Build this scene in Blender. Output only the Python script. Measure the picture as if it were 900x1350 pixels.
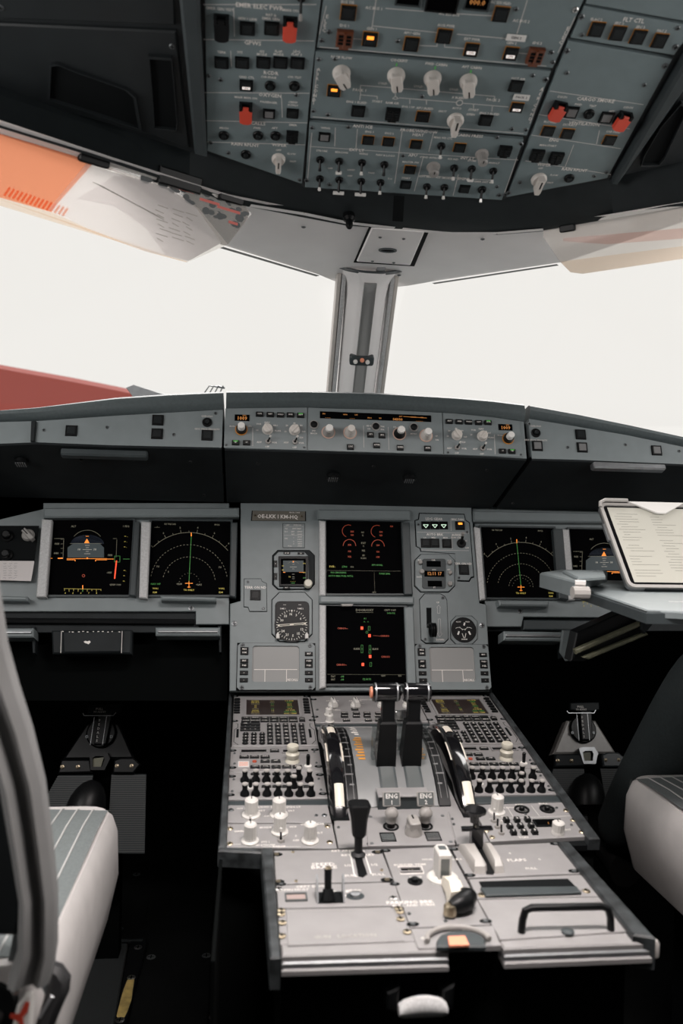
import bpy, math, random
from mathutils import Vector, Matrix
random.seed(7)
for o in list(bpy.data.objects): bpy.data.objects.remove(o)
PI = math.pi
ZO = .70                                  # height of the instrument panel foot above the floor
# ---------------------------------------------------------------- camera
FP = 1090.31                              # focal length in pixels of the 900x1350 frame
CAM = Vector((-.2347, -1.6228, .3093 + ZO))
YAW, PIT, ROL = -.1126, -.0053, .0228
cy, sy, cp, sp, cr, sr = math.cos(YAW), math.sin(YAW), math.cos(PIT), math.sin(PIT), math.cos(ROL), math.sin(ROL)
Ry = Matrix(((cy, sy, 0), (-sy, cy, 0), (0, 0, 1)))
Rp = Matrix(((1, 0, 0), (0, cp, sp), (0, -sp, cp)))
Rr = Matrix(((cr, 0, sr), (0, 1, 0), (-sr, 0, cr)))
R3 = Rr @ Rp @ Ry
C = bpy.context.scene.collection
cd = bpy.data.cameras.new('camera'); cam = bpy.data.objects.new('camera', cd); C.objects.link(cam)
cm = Matrix((R3[0], R3[2], -R3[1])).transposed().to_4x4(); cm.translation = CAM
cam.matrix_world = cm
cd.sensor_fit = 'VERTICAL'; cd.sensor_height = 36; cd.lens = 36 * FP / 1350
cd.clip_start = .02; cd.clip_end = 200
cd.dof.use_dof = True; cd.dof.focus_distance = 1.62; cd.dof.aperture_fstop = 4.5
sc = bpy.context.scene; sc.camera = cam
sc.view_settings.view_transform = 'Standard'; sc.view_settings.look = 'None'
sc.view_settings.gamma = 1; sc.view_settings.use_curve_mapping = False
sc.view_settings.exposure = 0
# ---------------------------------------------------------------- sky and lamps
w = bpy.data.worlds.new('overcast_sky'); sc.world = w; w.use_nodes = True
bg = w.node_tree.nodes['Background']; bg.inputs[0].default_value = (.868, .846, .806, 1); bg.inputs[1].default_value = 1.04
def lamp(name, loc, to, sx, sy_, power, col, spread=PI):
    l = bpy.data.lights.new(name, 'AREA'); l.shape = 'RECTANGLE'; l.size = sx; l.size_y = sy_; l.energy = power; l.color = col; l.spread = spread
    o = bpy.data.objects.new(name, l); C.objects.link(o); o.location = loc
    o.rotation_euler = (Vector(to) - Vector(loc)).to_track_quat('-Z', 'Y').to_euler(); return o
# hazy sun standing ahead of the aircraft, spread wide by the cloud
sl = bpy.data.lights.new('hazy_sun', 'SUN'); sl.energy = 7; sl.angle = 1.0; sl.color = (1, .965, .94)
so = bpy.data.objects.new('hazy_sun', sl); C.objects.link(so); so.rotation_euler = Vector((-.12, -.62, -.78)).to_track_quat('-Z', 'Y').to_euler()
# daylight of the two cockpit side windows (the openings stand there in the side walls) and the dome lamp of the ceiling
lamp('daylight_side_window_left', (-1.15, -.95, ZO + .62), (0, -.45, ZO + .35), .95, .42, 8, (1, .97, .95))
lamp('daylight_side_window_right', (1.15, -.95, ZO + .62), (0, -.45, ZO + .35), .95, .42, 8, (1, .97, .95))
# flood lamp over the pedestal and main panel, in the ceiling just behind the overhead panel
lamp('pedestal_flood_light', (.0, -1.0, ZO + 1.02), (0, -.80, ZO - .15), .50, .14, 8.6, (1, .92, .885), 1.75)
# ---------------------------------------------------------------- helpers
def ray(px, py):
    return (R3.transposed() @ Vector((px - 450, FP, 675 - py))).normalized()
class Fr:
    def __init__(s, o, u, v):
        s.o = Vector(o); s.u = Vector(u).normalized(); s.n = s.u.cross(Vector(v)).normalized(); s.v = s.n.cross(s.u)
        s.M = Matrix((s.u, s.v, s.n)).transposed().to_4x4(); s.M.translation = s.o
    def uv(s, px, py, h=0):
        d = ray(px, py); t = ((s.o + s.n * h - CAM).dot(s.n)) / d.dot(s.n); q = CAM + d * t - s.o
        return Vector((q.dot(s.u), q.dot(s.v)))
    def W(s, u, v, h=0): return s.o + s.u * u + s.v * v + s.n * h
    def px(s, pts, h=0): return [tuple(s.uv(a, b, h)) for a, b in pts]
    def mpp(s, px, py): return (s.uv(px + 5, py) - s.uv(px - 5, py)).length / 10
def tilt(Y, Z, T, X=0): return Fr((X, Y, Z + ZO), (1, 0, 0), (0, math.cos(T), math.sin(T)))
MP = tilt(0, 0, 1.2073)                   # main instrument panel
GS = tilt(-.1009, .4126, 1.2702)          # glareshield face
PD = tilt(-.0092, -.0627, .1677)          # forward pedestal
RP = tilt(-.5303, -.1462, .0302)          # rear pedestal
OH = tilt(-.335, .8076, 2.7118)           # overhead panel
FLOOR = Fr((0, 0, 0), (1, 0, 0), (0, 1, 0))
def nset(o, **k):
    for a, b in k.items():
        if b is not None: o[a] = b
    return o
# materials
MT = {}
def mat(name, col, rough=.5, metal=0, spec=.5, noise=0, nscale=60, bump=0, emit=0, alpha=1, coat=0):
    m = bpy.data.materials.new(name); m.use_nodes = True; nt = m.node_tree; b = nt.nodes['Principled BSDF']
    b.inputs['Base Color'].default_value = (*col, 1); b.inputs['Roughness'].default_value = rough
    b.inputs['Metallic'].default_value = metal; b.inputs['Specular IOR Level'].default_value = spec
    b.inputs['Coat Weight'].default_value = coat
    if noise or bump:
        tc = nt.nodes.new('ShaderNodeTexCoord'); n = nt.nodes.new('ShaderNodeTexNoise'); n.inputs['Scale'].default_value = nscale; n.inputs['Detail'].default_value = 6
        nt.links.new(tc.outputs['Object'], n.inputs['Vector'])
        if noise:
            r = nt.nodes.new('ShaderNodeValToRGB'); r.color_ramp.elements[0].position = .3; r.color_ramp.elements[1].position = .7
            r.color_ramp.elements[0].color = (*[c * (1 - noise) for c in col], 1); r.color_ramp.elements[1].color = (*[min(1, c * (1 + noise)) for c in col], 1)
            nt.links.new(n.outputs[0], r.inputs[0]); nt.links.new(r.outputs[0], b.inputs['Base Color'])
        if bump:
            bm = nt.nodes.new('ShaderNodeBump'); bm.inputs['Strength'].default_value = bump; bm.inputs['Distance'].default_value = .002
            nt.links.new(n.outputs[0], bm.inputs['Height']); nt.links.new(bm.outputs[0], b.inputs['Normal'])
    if emit:
        b.inputs['Emission Color'].default_value = (*col, 1); b.inputs['Emission Strength'].default_value = emit
    MT[name] = m; return m
def glassy(name, col, tint, gloss=.06, diff=None, dmix=0):
    m = bpy.data.materials.new(name); m.use_nodes = True; nt = m.node_tree; nt.nodes.remove(nt.nodes['Principled BSDF'])
    out = nt.nodes['Material Output']; t = nt.nodes.new('ShaderNodeBsdfTransparent'); t.inputs[0].default_value = (*tint, 1)
    g = nt.nodes.new('ShaderNodeBsdfGlossy'); g.inputs[0].default_value = (*col, 1); g.inputs[1].default_value = .03
    mx = nt.nodes.new('ShaderNodeMixShader'); mx.inputs[0].default_value = gloss
    nt.links.new(t.outputs[0], mx.inputs[1]); nt.links.new(g.outputs[0], mx.inputs[2]); last = mx
    if diff:
        d = nt.nodes.new('ShaderNodeBsdfTranslucent'); d.inputs[0].default_value = (*diff, 1)
        d2 = nt.nodes.new('ShaderNodeBsdfDiffuse'); d2.inputs[0].default_value = (*diff, 1)
        a = nt.nodes.new('ShaderNodeMixShader'); a.inputs[0].default_value = .4
        nt.links.new(d.outputs[0], a.inputs[1]); nt.links.new(d2.outputs[0], a.inputs[2])
        m3 = nt.nodes.new('ShaderNodeMixShader'); m3.inputs[0].default_value = dmix
        nt.links.new(mx.outputs[0], m3.inputs[1]); nt.links.new(a.outputs[0], m3.inputs[2]); last = m3
    nt.links.new(last.outputs[0], out.inputs['Surface']); MT[name] = m; return m
GREY = (.185, .212, .218)
mat('paint', GREY, .42, noise=.05, nscale=35, bump=.03)
mat('paint_over', (.155, .198, .207), .45, noise=.05, nscale=35, bump=.03)
mat('paint_line', (.55, .53, .51), .6)
mat('knob_over', (.60, .56, .52), .4)
mat('felt', (.0025, .003, .003), .9, spec=.03)
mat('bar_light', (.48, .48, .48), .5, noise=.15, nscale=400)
mat('fabric_grey', (.17, .17, .168), .9, noise=.06, nscale=25, bump=.25)
mat('groove', (.005, .006, .0065), .8, spec=.1)
mat('print', (.78, .74, .70), .6)
mat('print_dim', (.60, .57, .54), .6)
mat('print_soft', (.36, .34, .32), .6)
mat('paint_ped', (.262, .254, .253), .42, noise=.05, nscale=35, bump=.03)
mat('quad_grey', (.17, .175, .176), .42, noise=.05, nscale=35)
mat('band_black', (.014, .018, .0195), .55, spec=.25, noise=.1, nscale=40, bump=.05)
mat('dark_paint', (.012, .015, .0165), .6, spec=.22, noise=.2, nscale=20)
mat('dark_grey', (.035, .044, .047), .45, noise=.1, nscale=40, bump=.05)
mat('housing', (.011, .014, .0155), .5, noise=.12, nscale=30, bump=.06)
mat('visor_pad', (.062, .078, .082), .55, noise=.1, nscale=200, bump=.15)
mat('black', (.004, .0045, .005), .4, spec=.22)
mat('black_gloss', (.006, .006, .007), .12, coat=.5)
mat('cap', (.010, .0125, .0135), .4, spec=.25)
mat('cap_dark', (.007, .0075, .008), .4, spec=.25)
mat('cap_grey', (.16, .16, .16), .4)
mat('rubber', (.012, .012, .013), .6)
mat('metal', (.62, .60, .58), .3, metal=1, noise=.1, nscale=80)
mat('metal_dull', (.33, .34, .35), .42, metal=.8, noise=.12, nscale=60)
mat('brass', (.50, .42, .30), .35, metal=1)
mat('screw_dark', (.15, .16, .165), .35, metal=.6)
mat('knob_grey', (.30, .285, .27), .38, noise=.06, nscale=90)
mat('knob_white', (.62, .60, .57), .4)
mat('knob_beige', (.60, .57, .48), .4)
mat('knob_top', (.40, .38, .36), .4)
mat('lining', (.88, .85, .84), .5, noise=.04, nscale=8)
mat('lining_grey', (.25, .25, .245), .55)
mat('red_guard', (.62, .065, .035), .4)
mat('white', (.72, .70, .67), .5)
mat('amber_edge', (.55, .22, .03), .5)
mat('amber_lit', (1, .30, .03), emit=1.6)
mat('amber_dim', (.50, .20, .05), emit=.45)
mat('white_lit', (1, .9, .85), emit=.55)
mat('green_lit', (.05, .33, .04), emit=.45)
mat('screen', (.0025, .0025, .0028), .5, spec=.0)
mat('screen_brown', (.028, .02, .018), .35, spec=.15)
mat('screen_grey', (.26, .26, .255), .4)
mat('s_white', (.42, .40, .35), emit=.45)
mat('s_dim', (.15, .14, .10), emit=.4)
mat('hatch', (.72, .42, .30), .6)
mat('s_amber', (.9, .26, .03), emit=.75)
mat('s_red', (.85, .07, .02), emit=.8)
mat('s_dred', (.28, .04, .015), emit=.5)
mat('s_green', (.03, .16, .028), emit=.5)
mat('s_yellow', (.36, .29, .06), emit=.6)
mat('s_sky', (.03, .042, .046), emit=.35)
mat('s_blue', (.008, .012, .022), emit=.5)
mat('paper', (.62, .58, .57), .8, noise=.03, nscale=10)
mat('ink', (.06, .06, .07), .7)
mat('fabric', (.46, .44, .43), .9, noise=.06, nscale=25, bump=.25)
mat('fabric_dark', (.12, .135, .135), .9, noise=.12, nscale=300, bump=.3)
mat('fabric_stripe', (.42, .42, .41), .9)
mat('trouser', (.034, .043, .045), .9, noise=.15, nscale=200, bump=.2)
mat('belt', (.085, .095, .098), .7, noise=.1, nscale=400, bump=.2)
mat('carpet', (.014, .017, .018), .95, noise=.5, nscale=500, bump=.6)
mat('floor_black', (.004, .0045, .0045), .55, spec=.2, noise=.5, nscale=12)
mat('yellow_paint', (.42, .31, .11), .6, noise=.3, nscale=60)
mat('ivory', (.68, .63, .54), .45)
mat('orange_print', (.55, .24, .03), .6)
mat('salmon', (.80, .30, .18), .5)
mat('red_outside', (.34, .06, .045), .6)
mat('glass_grey', (.10, .11, .11), .25)
mat('tablet_page', (.45, .435, .38), .35, emit=.14)
mat('page_line', (.36, .35, .31), .5)
mat('olive', (.10, .10, .065), .5, noise=.2)
glassy('windshield', (1, 1, 1), (.99, .99, .99), .01)
glassy('visor_orange', (1, .9, .8), (.95, .50, .36), .02, (1, .56, .40), .42)
glassy('visor_clear', (1, 1, 1), (.975, .965, .95), .02, (.98, .92, .87), .12)
glassy('visor_frost', (1, 1, 1), (.95, .94, .92), .0, (.97, .94, .92), .5)
glassy('orange_reflection', (1, 1, 1), (.93, .36, .20), .0, (1, .45, .28), .35)
glassy('visor_peach', (1, 1, 1), (.985, .90, .82), .01, (1, .78, .58), .10)
glassy('visor_redband', (1, 1, 1), (.985, .84, .81), .01, (1, .50, .42), .10)
glassy('grey_reflection_tint', (1, 1, 1), (.72, .74, .74), .04, (.6, .6, .6), .25)
glassy('paper_thin', (1, 1, 1), (.88, .86, .86), .0, (.97, .95, .95), .62)
glassy('clear_plastic', (1, 1, 1), (.75, .78, .78), .12)
# mesh builder
TXT = {}
def glyphs(s):
    if s not in TXT:
        c = bpy.data.curves.new('t', 'FONT'); c.body = s; c.size = 1; c.resolution_u = 1; c.offset = .018; c.align_x = 'CENTER'; c.align_y = 'CENTER'
        o = bpy.data.objects.new('t', c); me = bpy.data.meshes.new_from_object(o)
        TXT[s] = ([tuple(v.co) for v in me.vertices], [tuple(p.vertices) for p in me.polygons])
        bpy.data.objects.remove(o); bpy.data.curves.remove(c); bpy.data.meshes.remove(me)
    return TXT[s]
def circ(x, y, r, n=16, a0=0, a1=2 * PI, ry=None):
    k = n if a1 - a0 > 6.28 else n + 1
    return [(x + r * math.cos(a0 + (a1 - a0) * i / n), y + (ry or r) * math.sin(a0 + (a1 - a0) * i / n)) for i in range(k)]
def rect(x0, y0, x1, y1): return [(x0, y0), (x1, y0), (x1, y1), (x0, y1)]
def rrect(x0, y0, x1, y1, r, n=3):
    p = []
    for cx, cy_, a in ((x1 - r, y0 + r, -PI / 2), (x1 - r, y1 - r, 0), (x0 + r, y1 - r, PI / 2), (x0 + r, y0 + r, PI)):
        p += [(cx + r * math.cos(a + PI / 2 * i / n), cy_ + r * math.sin(a + PI / 2 * i / n)) for i in range(n + 1)]
    return p
def chrect(x0, y0, x1, y1, c): return rrect(x0, y0, x1, y1, c, 1)
def area(p): return sum(p[i][0] * p[(i + 1) % len(p)][1] - p[(i + 1) % len(p)][0] * p[i][1] for i in range(len(p))) / 2
def inset(p, d):
    out = []; n = len(p)
    for i in range(n):
        a = Vector(p[i - 1]); b = Vector(p[i]); c = Vector(p[(i + 1) % n])
        e1 = (b - a).normalized(); e2 = (c - b).normalized(); n1 = Vector((-e1.y, e1.x)); n2 = Vector((-e2.y, e2.x))
        m = n1 + n2; q = max(.35, m.dot(n1)); out.append(tuple(b + m * (d / q)))
    return out
class MB:
    def __init__(s): s.v = []; s.f = []; s.m = []; s.c = 0; s.T = None
    def mt(s, i): s.c = i; return s
    def add(s, vs, fs):
        k = len(s.v)
        s.v += [tuple(s.T @ Vector(a)) for a in vs] if s.T else [tuple(a) for a in vs]
        s.f += [tuple(i + k for i in f) for f in fs]; s.m += [s.c] * len(fs); return s
    def slab(s, p, z0, z1, ch=0, bottom=False):
        if area(p) < 0: p = p[::-1]
        n = len(p); L = [[(x, y, z0) for x, y in p], [(x, y, z1 - ch) for x, y in p]]
        if ch: L.append([(x, y, z1) for x, y in inset(p, ch)])
        vs = sum(L, []); fs = []
        for r in range(len(L) - 1):
            fs += [(r * n + i, r * n + (i + 1) % n, (r + 1) * n + (i + 1) % n, (r + 1) * n + i) for i in range(n)]
        fs.append(tuple((len(L) - 1) * n + i for i in range(n)))
        if bottom: fs.append(tuple(range(n - 1, -1, -1)))
        return s.add(vs, fs)
    def box(s, x0, x1, y0, y1, z0, z1, ch=0): return s.slab(rect(x0, y0, x1, y1), z0, z1, ch, True)
    def ring(s, po, pi, z0, z1, zi=None):                 # plate with a hole; inner wall goes down to z0
        if area(po) < 0: po = po[::-1]
        if area(pi) < 0: pi = pi[::-1]
        n = len(po); zi = z1 if zi is None else zi
        vs = [(x, y, z0) for x, y in po] + [(x, y, z1) for x, y in po] + [(x, y, zi) for x, y in pi] + [(x, y, z0) for x, y in pi]
        fs = []
        for r in range(3): fs += [(r * n + i, r * n + (i + 1) % n, (r + 1) * n + (i + 1) % n, (r + 1) * n + i) for i in range(n)]
        return s.add(vs, fs)
    def lathe(s, cx, cy_, prof, seg=16, z=0):
        vs = []; fs = []
        for r, h in prof: vs += [(cx + r * math.cos(2 * PI * i / seg), cy_ + r * math.sin(2 * PI * i / seg), z + h) for i in range(seg)]
        for k in range(len(prof) - 1): fs += [(k * seg + i, k * seg + (i + 1) % seg, (k + 1) * seg + (i + 1) % seg, (k + 1) * seg + i) for i in range(seg)]
        fs.append(tuple((len(prof) - 1) * seg + i for i in range(seg)))
        return s.add(vs, fs)
    def tube(s, pts, r, seg=8, cap=True):
        pts = [Vector(p) for p in pts]; n = len(pts); vs = []; fs = []; prev = None
        for i, p in enumerate(pts):
            t = (pts[min(i + 1, n - 1)] - pts[max(i - 1, 0)]).normalized()
            if prev is None: a = t.orthogonal().normalized()
            else: a = (prev - t * prev.dot(t)).normalized()
            prev = a; b = t.cross(a); rr = r[i] if isinstance(r, (list, tuple)) else r
            vs += [tuple(p + (a * math.cos(2 * PI * k / seg) + b * math.sin(2 * PI * k / seg)) * rr) for k in range(seg)]
        for i in range(n - 1): fs += [(i * seg + k, i * seg + (k + 1) % seg, (i + 1) * seg + (k + 1) % seg, (i + 1) * seg + k) for k in range(seg)]
        if cap: fs.append(tuple(range(seg - 1, -1, -1))); fs.append(tuple((n - 1) * seg + k for k in range(seg)))
        return s.add(vs, fs)
    def loft(s, secs, closed=True, cap=True):             # equal-length loops of 3-D points
        n = len(secs[0]); vs = [p for q in secs for p in q]; fs = []
        m = n if closed else n - 1
        for i in range(len(secs) - 1): fs += [(i * n + k, i * n + (k + 1) % n, (i + 1) * n + (k + 1) % n, (i + 1) * n + k) for k in range(m)]
        if cap: fs.append(tuple(range(n - 1, -1, -1))); fs.append(tuple((len(secs) - 1) * n + k for k in range(n)))
        return s.add(vs, fs)
    def flat(s, p, z):
        if area(p) < 0: p = p[::-1]
        return s.add([(x, y, z) for x, y in p], [tuple(range(len(p)))])
    def line(s, a, b, w, z):
        a = Vector(a); b = Vector(b); d = (b - a)
        if d.length < 1e-7: return s
        t = d.normalized() * 1; nn = Vector((-t.y, t.x)) * w / 2
        return s.add([(*(a - nn), z), (*(b - nn), z), (*(b + nn), z), (*(a + nn), z)], [(0, 1, 2, 3)])
    def path(s, pts, w, z):
        for i in range(len(pts) - 1): s.line(pts[i], pts[i + 1], w, z)
        return s
    def text(s, t, x, y, size, z, rot=0, sx=1):
        vs, fs = glyphs(t); c, d = math.cos(rot) * size, math.sin(rot) * size
        return s.add([(x + (a * c * sx - b * d), y + (a * d * sx + b * c), z) for a, b, _ in vs], fs)
    def mesh(s, name, mats, smooth=35):
        me = bpy.data.meshes.new(name); me.from_pydata(s.v, [], s.f)
        for m in mats: me.materials.append(MT[m] if isinstance(m, str) else m)
        me.polygons.foreach_set('material_index', s.m)
        me.polygons.foreach_set('use_smooth', [True] * len(s.f))
        me.update(); me.set_sharp_from_angle(angle=math.radians(smooth)); return me
MC = {}
def cached(key, fn, mats):
    if key not in MC:
        b = MB(); fn(b); MC[key] = b.mesh(key, mats)
    return MC[key]
def link(name, data, parent=None, M=None, loc=None):
    o = bpy.data.objects.new(name, data); C.objects.link(o)
    if parent: o.parent = parent
    if M is not None: o.matrix_basis = M
    if loc is not None: o.location = loc
    return o
def tag(o, label, cat, group=None): return nset(o, label=label, category=cat, group=group)
def struct(name, mb, mats, parent=None, M=None):
    o = link(name, mb.mesh(name, mats), parent, M)
    if not parent: o['kind'] = 'structure'
    return o
class Thing:
    def __init__(s, fr, u, v, name, label, cat, group=None, h=0):
        s.fr = fr; s.b = Vector((u, v, h)); M = fr.M.copy(); M.translation = fr.W(u, v, h)
        s.o = link(name, None, None, M); s.o.empty_display_size = .02; tag(s.o, label, cat, group); s.L = {}
    def part(s, name, mb, mats, u=None, v=None, h=0, parent=None, rot=0, label=None):
        """mb: builder or mesh; u,v,h: frame coordinates of the part's origin (None: geometry already in frame coordinates)"""
        me = mb if isinstance(mb, bpy.types.Mesh) else mb.mesh(name, mats)
        L = Vector((u, v, h)) if u is not None else Vector((0, 0, 0))
        base = s.L[parent] if parent else (s.b, 0)
        rel = L - base[0]
        if base[1]: rel = Matrix.Rotation(-base[1], 3, 'Z') @ rel
        o = link(name, me, parent or s.o, Matrix.Translation(rel) @ Matrix.Rotation(rot - base[1], 4, 'Z'))
        s.L[o] = (L, rot)
        if label: o['label'] = label
        return o
    def P(s, px, py, h=0): return s.fr.uv(px, py, h)
def copy_tree(o, parent=None, label=None, M=None, first=True):
    c = o.copy(); C.objects.link(c)
    if parent: c.parent = parent
    if M is not None: c.matrix_basis = M
    if label: c['label'] = label
    for ch in list(o.children): copy_tree(ch, c)
    return c
# ---- shared small parts
def m_screw(r=.0032, m='screw_dark'):
    def f(b):
        b.mt(0).lathe(0, 0, [(r, 0), (r, .0008), (r * .8, .0014)], 12)
        b.mt(1).box(-r * .7, r * .7, -r * .14, r * .14, .0013, .0016); b.box(-r * .14, r * .14, -r * .7, r * .7, .0013, .0016)
    return cached(f'screw_{m}_{r:.4f}', f, [m, 'groove'])
def m_button(w, h, face='cap', rim='black', lit=None, edge='groove', txt=None):
    def f(b):
        b.mt(3).slab(rect(-w / 2 - .0008, -h / 2 - .0008, w / 2 + .0008, h / 2 + .0008), 0, .0006)
        b.mt(0).ring(rect(-w / 2, -h / 2, w / 2, h / 2), rect(-w * .38, -h * .38, w * .38, h * .38), 0, .003)
        b.mt(1).slab(rect(-w * .37, -h * .37, w * .37, h * .37), 0, .0036, .0005)
        if lit == 'top': b.mt(2).flat(rect(-w * .24, h * .06, w * .24, h * .32), .0038)
        if lit == 'on':
            b.mt(2).flat(rect(-w * .32, -h * .28, w * .32, -h * .02), .0038); b.mt(0).text('ON', 0, -h * .15, h * .26, .0040)
        if txt: b.mt(2).text(txt, 0, 0, h * .3, .0038)
    lm = {'top': 'amber_lit', 'on': 'white_lit'}.get(lit, 'print')
    return cached(f'button_{w:.4f}_{h:.4f}_{face}_{rim}_{lit}_{edge}_{txt}', f, [rim, face, lm, edge])
def m_guard(w, h, col):
    def f(b):
        b.mt(1).slab(rect(-w / 2, -h / 2, w / 2, h / 2), 0, .004)
        b.mt(1).box(-w * .5, -w * .3, h * .2, h * .5, .003, .011); b.box(w * .3, w * .5, h * .2, h * .5, .003, .011)
        p = [(-w * .46, -h * .62), (-w * .2, -h * .72), (w * .2, -h * .72), (w * .46, -h * .62), (w * .5, h * .18), (w * .22, h * .24), (w * .22, h * .42), (-w * .22, h * .42), (-w * .22, h * .24), (-w * .5, h * .18)]
        b.mt(0).slab(p, .008, .011, .0006, True)
        b.box(-w * .48, -w * .42, -h * .6, h * .1, .003, .0085); b.box(w * .42, w * .48, -h * .6, h * .1, .003, .0085)
    return cached(f'guard_{w:.4f}_{col}', f, [col, 'black'])
def m_cover(w, h, col='black', bar='cap'):               # flip cover with hinge bars
    def f(b):
        b.mt(0).slab(rect(-w / 2, -h / 2, w / 2, h / 2), 0, .006, .0008)
        for y in (-.22, 0, .22): b.mt(1).box(-w * .38, w * .38, h * y - h * .07, h * y + h * .07, .006, .0068)
        b.mt(0).box(-w * .08, w * .08, -h * .45, h * .45, .006, .008); b.box(-w * .3, w * .3, -h * .62, -h * .42, .002, .006)
    return cached(f'cover_{w:.4f}_{col}_{bar}', f, [col, bar])
def m_round(r):
    def f(b):
        b.mt(0).lathe(0, 0, [(r, 0), (r, .002), (r * .9, .003), (r * .66, .003), (r * .62, .0012)], 20)
        b.mt(1).lathe(0, 0, [(r * .5, 0), (r * .5, .005), (r * .42, .006), (r * .2, .0056)], 16)
    return cached(f'round_{r:.4f}', f, ['black', 'cap'])
def m_toggle(r=.0065, tip='metal', L=.017, lean=-.9, wide=0, ring='black'):
    def f(b):
        b.mt(0).lathe(0, 0, [(r, 0), (r, .002), (r * .85, .0035), (r * .5, .0035), (r * .45, .001)], 18)
        e = (0, L * math.sin(lean), .003 + L * math.cos(lean))
        if wide:
            b.mt(1).tube([(0, 0, .001), e], [r * .28, r * .34], 8)
            b.mt(2).T = Matrix.Translation(e); b.box(-wide / 2, wide / 2, -.002, .002, -.002, .002, .0006); b.T = None
        else:
            b.mt(1).tube([(0, 0, .001), tuple(x * .72 for x in e)], [r * .28, r * .3], 8)
            b.mt(2).tube([tuple(x * .7 for x in e), tuple(x * .95 for x in e), e], [r * .3, r * .42, r * .25], 8)
    return cached(f'toggle_{r:.4f}_{tip}_{L:.3f}_{lean:.2f}_{wide}_{ring}', f, [ring, 'black', tip])
def m_point(r, mat_='knob_over', H=.016, skirt=1.0):     # round skirt with a raised pointer bar
    def f(b):
        b.mt(0).lathe(0, 0, [(r * skirt, 0), (r * skirt, .002), (r * .95, .004), (r * .82, H * .55), (r * .8, H * .6)], 24)
        p = [(-r * .62, r * .55), (-r * .42, r * .78), (r * .42, r * .78), (r * .62, r * .55), (r * .66, -r * .85), (r * .45, -r * 1.25), (-r * .45, -r * 1.25), (-r * .66, -r * .85)]
        b.slab(p, .002, H, .0012); b.mt(1).box(-r * .07, r * .07, -r * 1.15, -r * .4, H, H + .0003)
    return cached(f'point_{r:.4f}_{mat_}_{H}_{skirt}', f, [mat_, 'black'])
def m_bar(r, mat_='knob_over', H=.018):                   # narrow pointer bar standing on a disc
    def f(b):
        b.mt(0).lathe(0, 0, [(r * 1.05, 0), (r * 1.05, .003), (r * .9, .005), (r * .85, .007)], 24)
        b.slab([(-r * .38, r * .9), (r * .38, r * .9), (r * .42, -r * 1.0), (r * .3, -r * 1.45), (-r * .3, -r * 1.45), (-r * .42, -r * 1.0)], .003, H, .0015)
        b.mt(1).box(-r * .09, r * .09, -r * .3, r * .85, H, H + .0003)
    return cached(f'bar_{r:.4f}_{mat_}_{H}', f, [mat_, 'black'])
def m_rib(r, H, body='knob_white', top='knob_white', skirt=1.35, n=14, waist=None):
    def f(b):
        b.mt(0).lathe(0, 0, [(r * skirt, 0), (r * skirt, H * .08), (r * 1.02, H * .16), (r * (waist or 1), H * .22)], 24)
        pts = [((r if i % 2 else r * .93) * math.cos(PI * i / n), (r if i % 2 else r * .93) * math.sin(PI * i / n)) for i in range(2 * n)]
        b.slab(pts, H * .2, H * .96, r * .1); b.mt(1).slab(circ(0, 0, r * .8, 16), H * .9, H, r * .1)
        b.mt(2).box(-r * .08, r * .08, 0, r * .7, H, H + .0003)
    return cached(f'rib_{r:.4f}_{H:.4f}_{body}_{top}_{skirt}_{waist}', f, [body, top, 'black'])
def m_acp():
    r = .0052
    def f(b):
        b.mt(0).lathe(0, 0, [(r * 1.35, 0), (r * 1.3, .004), (r * .8, .008), (r * .72, .010), (r * .85, .017)], 14)
        b.mt(1).lathe(0, 0, [(r * .84, .017), (r * .8, .019), (r * .5, .0195)], 14)
    return cached('acp_knob', f, ['black', 'knob_top'])
def m_key(w, h, H=.0025, body='cap', leg='print', fs=.6, t=None, roundk=False):
    def f(b):
        b.mt(2).slab(circ(0, 0, w * .6, 10) if roundk else rect(-w / 2 - .0006, -h / 2 - .0006, w / 2 + .0006, h / 2 + .0006), 0, .0004)
        b.mt(0).slab(circ(0, 0, w * .5, 10) if roundk else rect(-w / 2, -h / 2, w / 2, h / 2), 0, H, .0004)
        if t: b.mt(1).text(t, 0, 0, h * fs, H + .0001, 0, min(1, w / (h * fs * .62 * len(t))))
    return cached(f'key_{w:.4f}_{h:.4f}_{H}_{body}_{leg}_{t}_{roundk}', f, [body, leg, 'groove'])
# ================================================================ the setting
Z = lambda z: z + ZO
b = MB(); b.box(-1.25, 1.25, -2.4, .9, -.05, 0); struct('floor', b, ['floor_black'])
CEIL = Z(1.10)
b = MB(); b.box(-1.25, 1.25, -2.4, -.2, CEIL, CEIL + .04); struct('ceiling', b, ['dark_grey'])
def side_wall(s, name):
    fr = Fr((s * 1.2, 0, 0), (0, -s, 0), (0, 0, 1))       # u runs along the wall, normal into the cockpit
    b = MB()
    def U(y): return -s * y
    po = [(U(-2.4), 0), (U(.9), 0), (U(.9), CEIL), (U(-2.4), CEIL)]
    pi = [(U(-1.5), Z(.36)), (U(-.35), Z(.36)), (U(-.5), Z(.88)), (U(-1.4), Z(.88))]
    if s < 0: pass
    b.T = fr.M
    b.ring(po, pi, -.04, 0); w_ = struct(name, b, ['dark_grey'])
    p = MB(); p.T = fr.M; p.slab(pi, -.03, -.02)
    return w_, struct('window_3' if s < 0 else 'window_4', p, ['windshield'])
side_wall(-1, 'wall_left'); side_wall(1, 'wall_right')
b = MB(); b.box(-1.25, 1.25, -2.44, -2.4, 0, CEIL); struct('wall_back', b, ['dark_grey'])
b = MB(); b.box(-1.25, 1.25, .9, .94, 0, Z(.42)); struct('wall_front', b, ['felt'])
LN = Fr((0, 0, Z(.79)), (1, 0, 0), (0, -1, 0))            # white lining above the windshield, facing down
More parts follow.
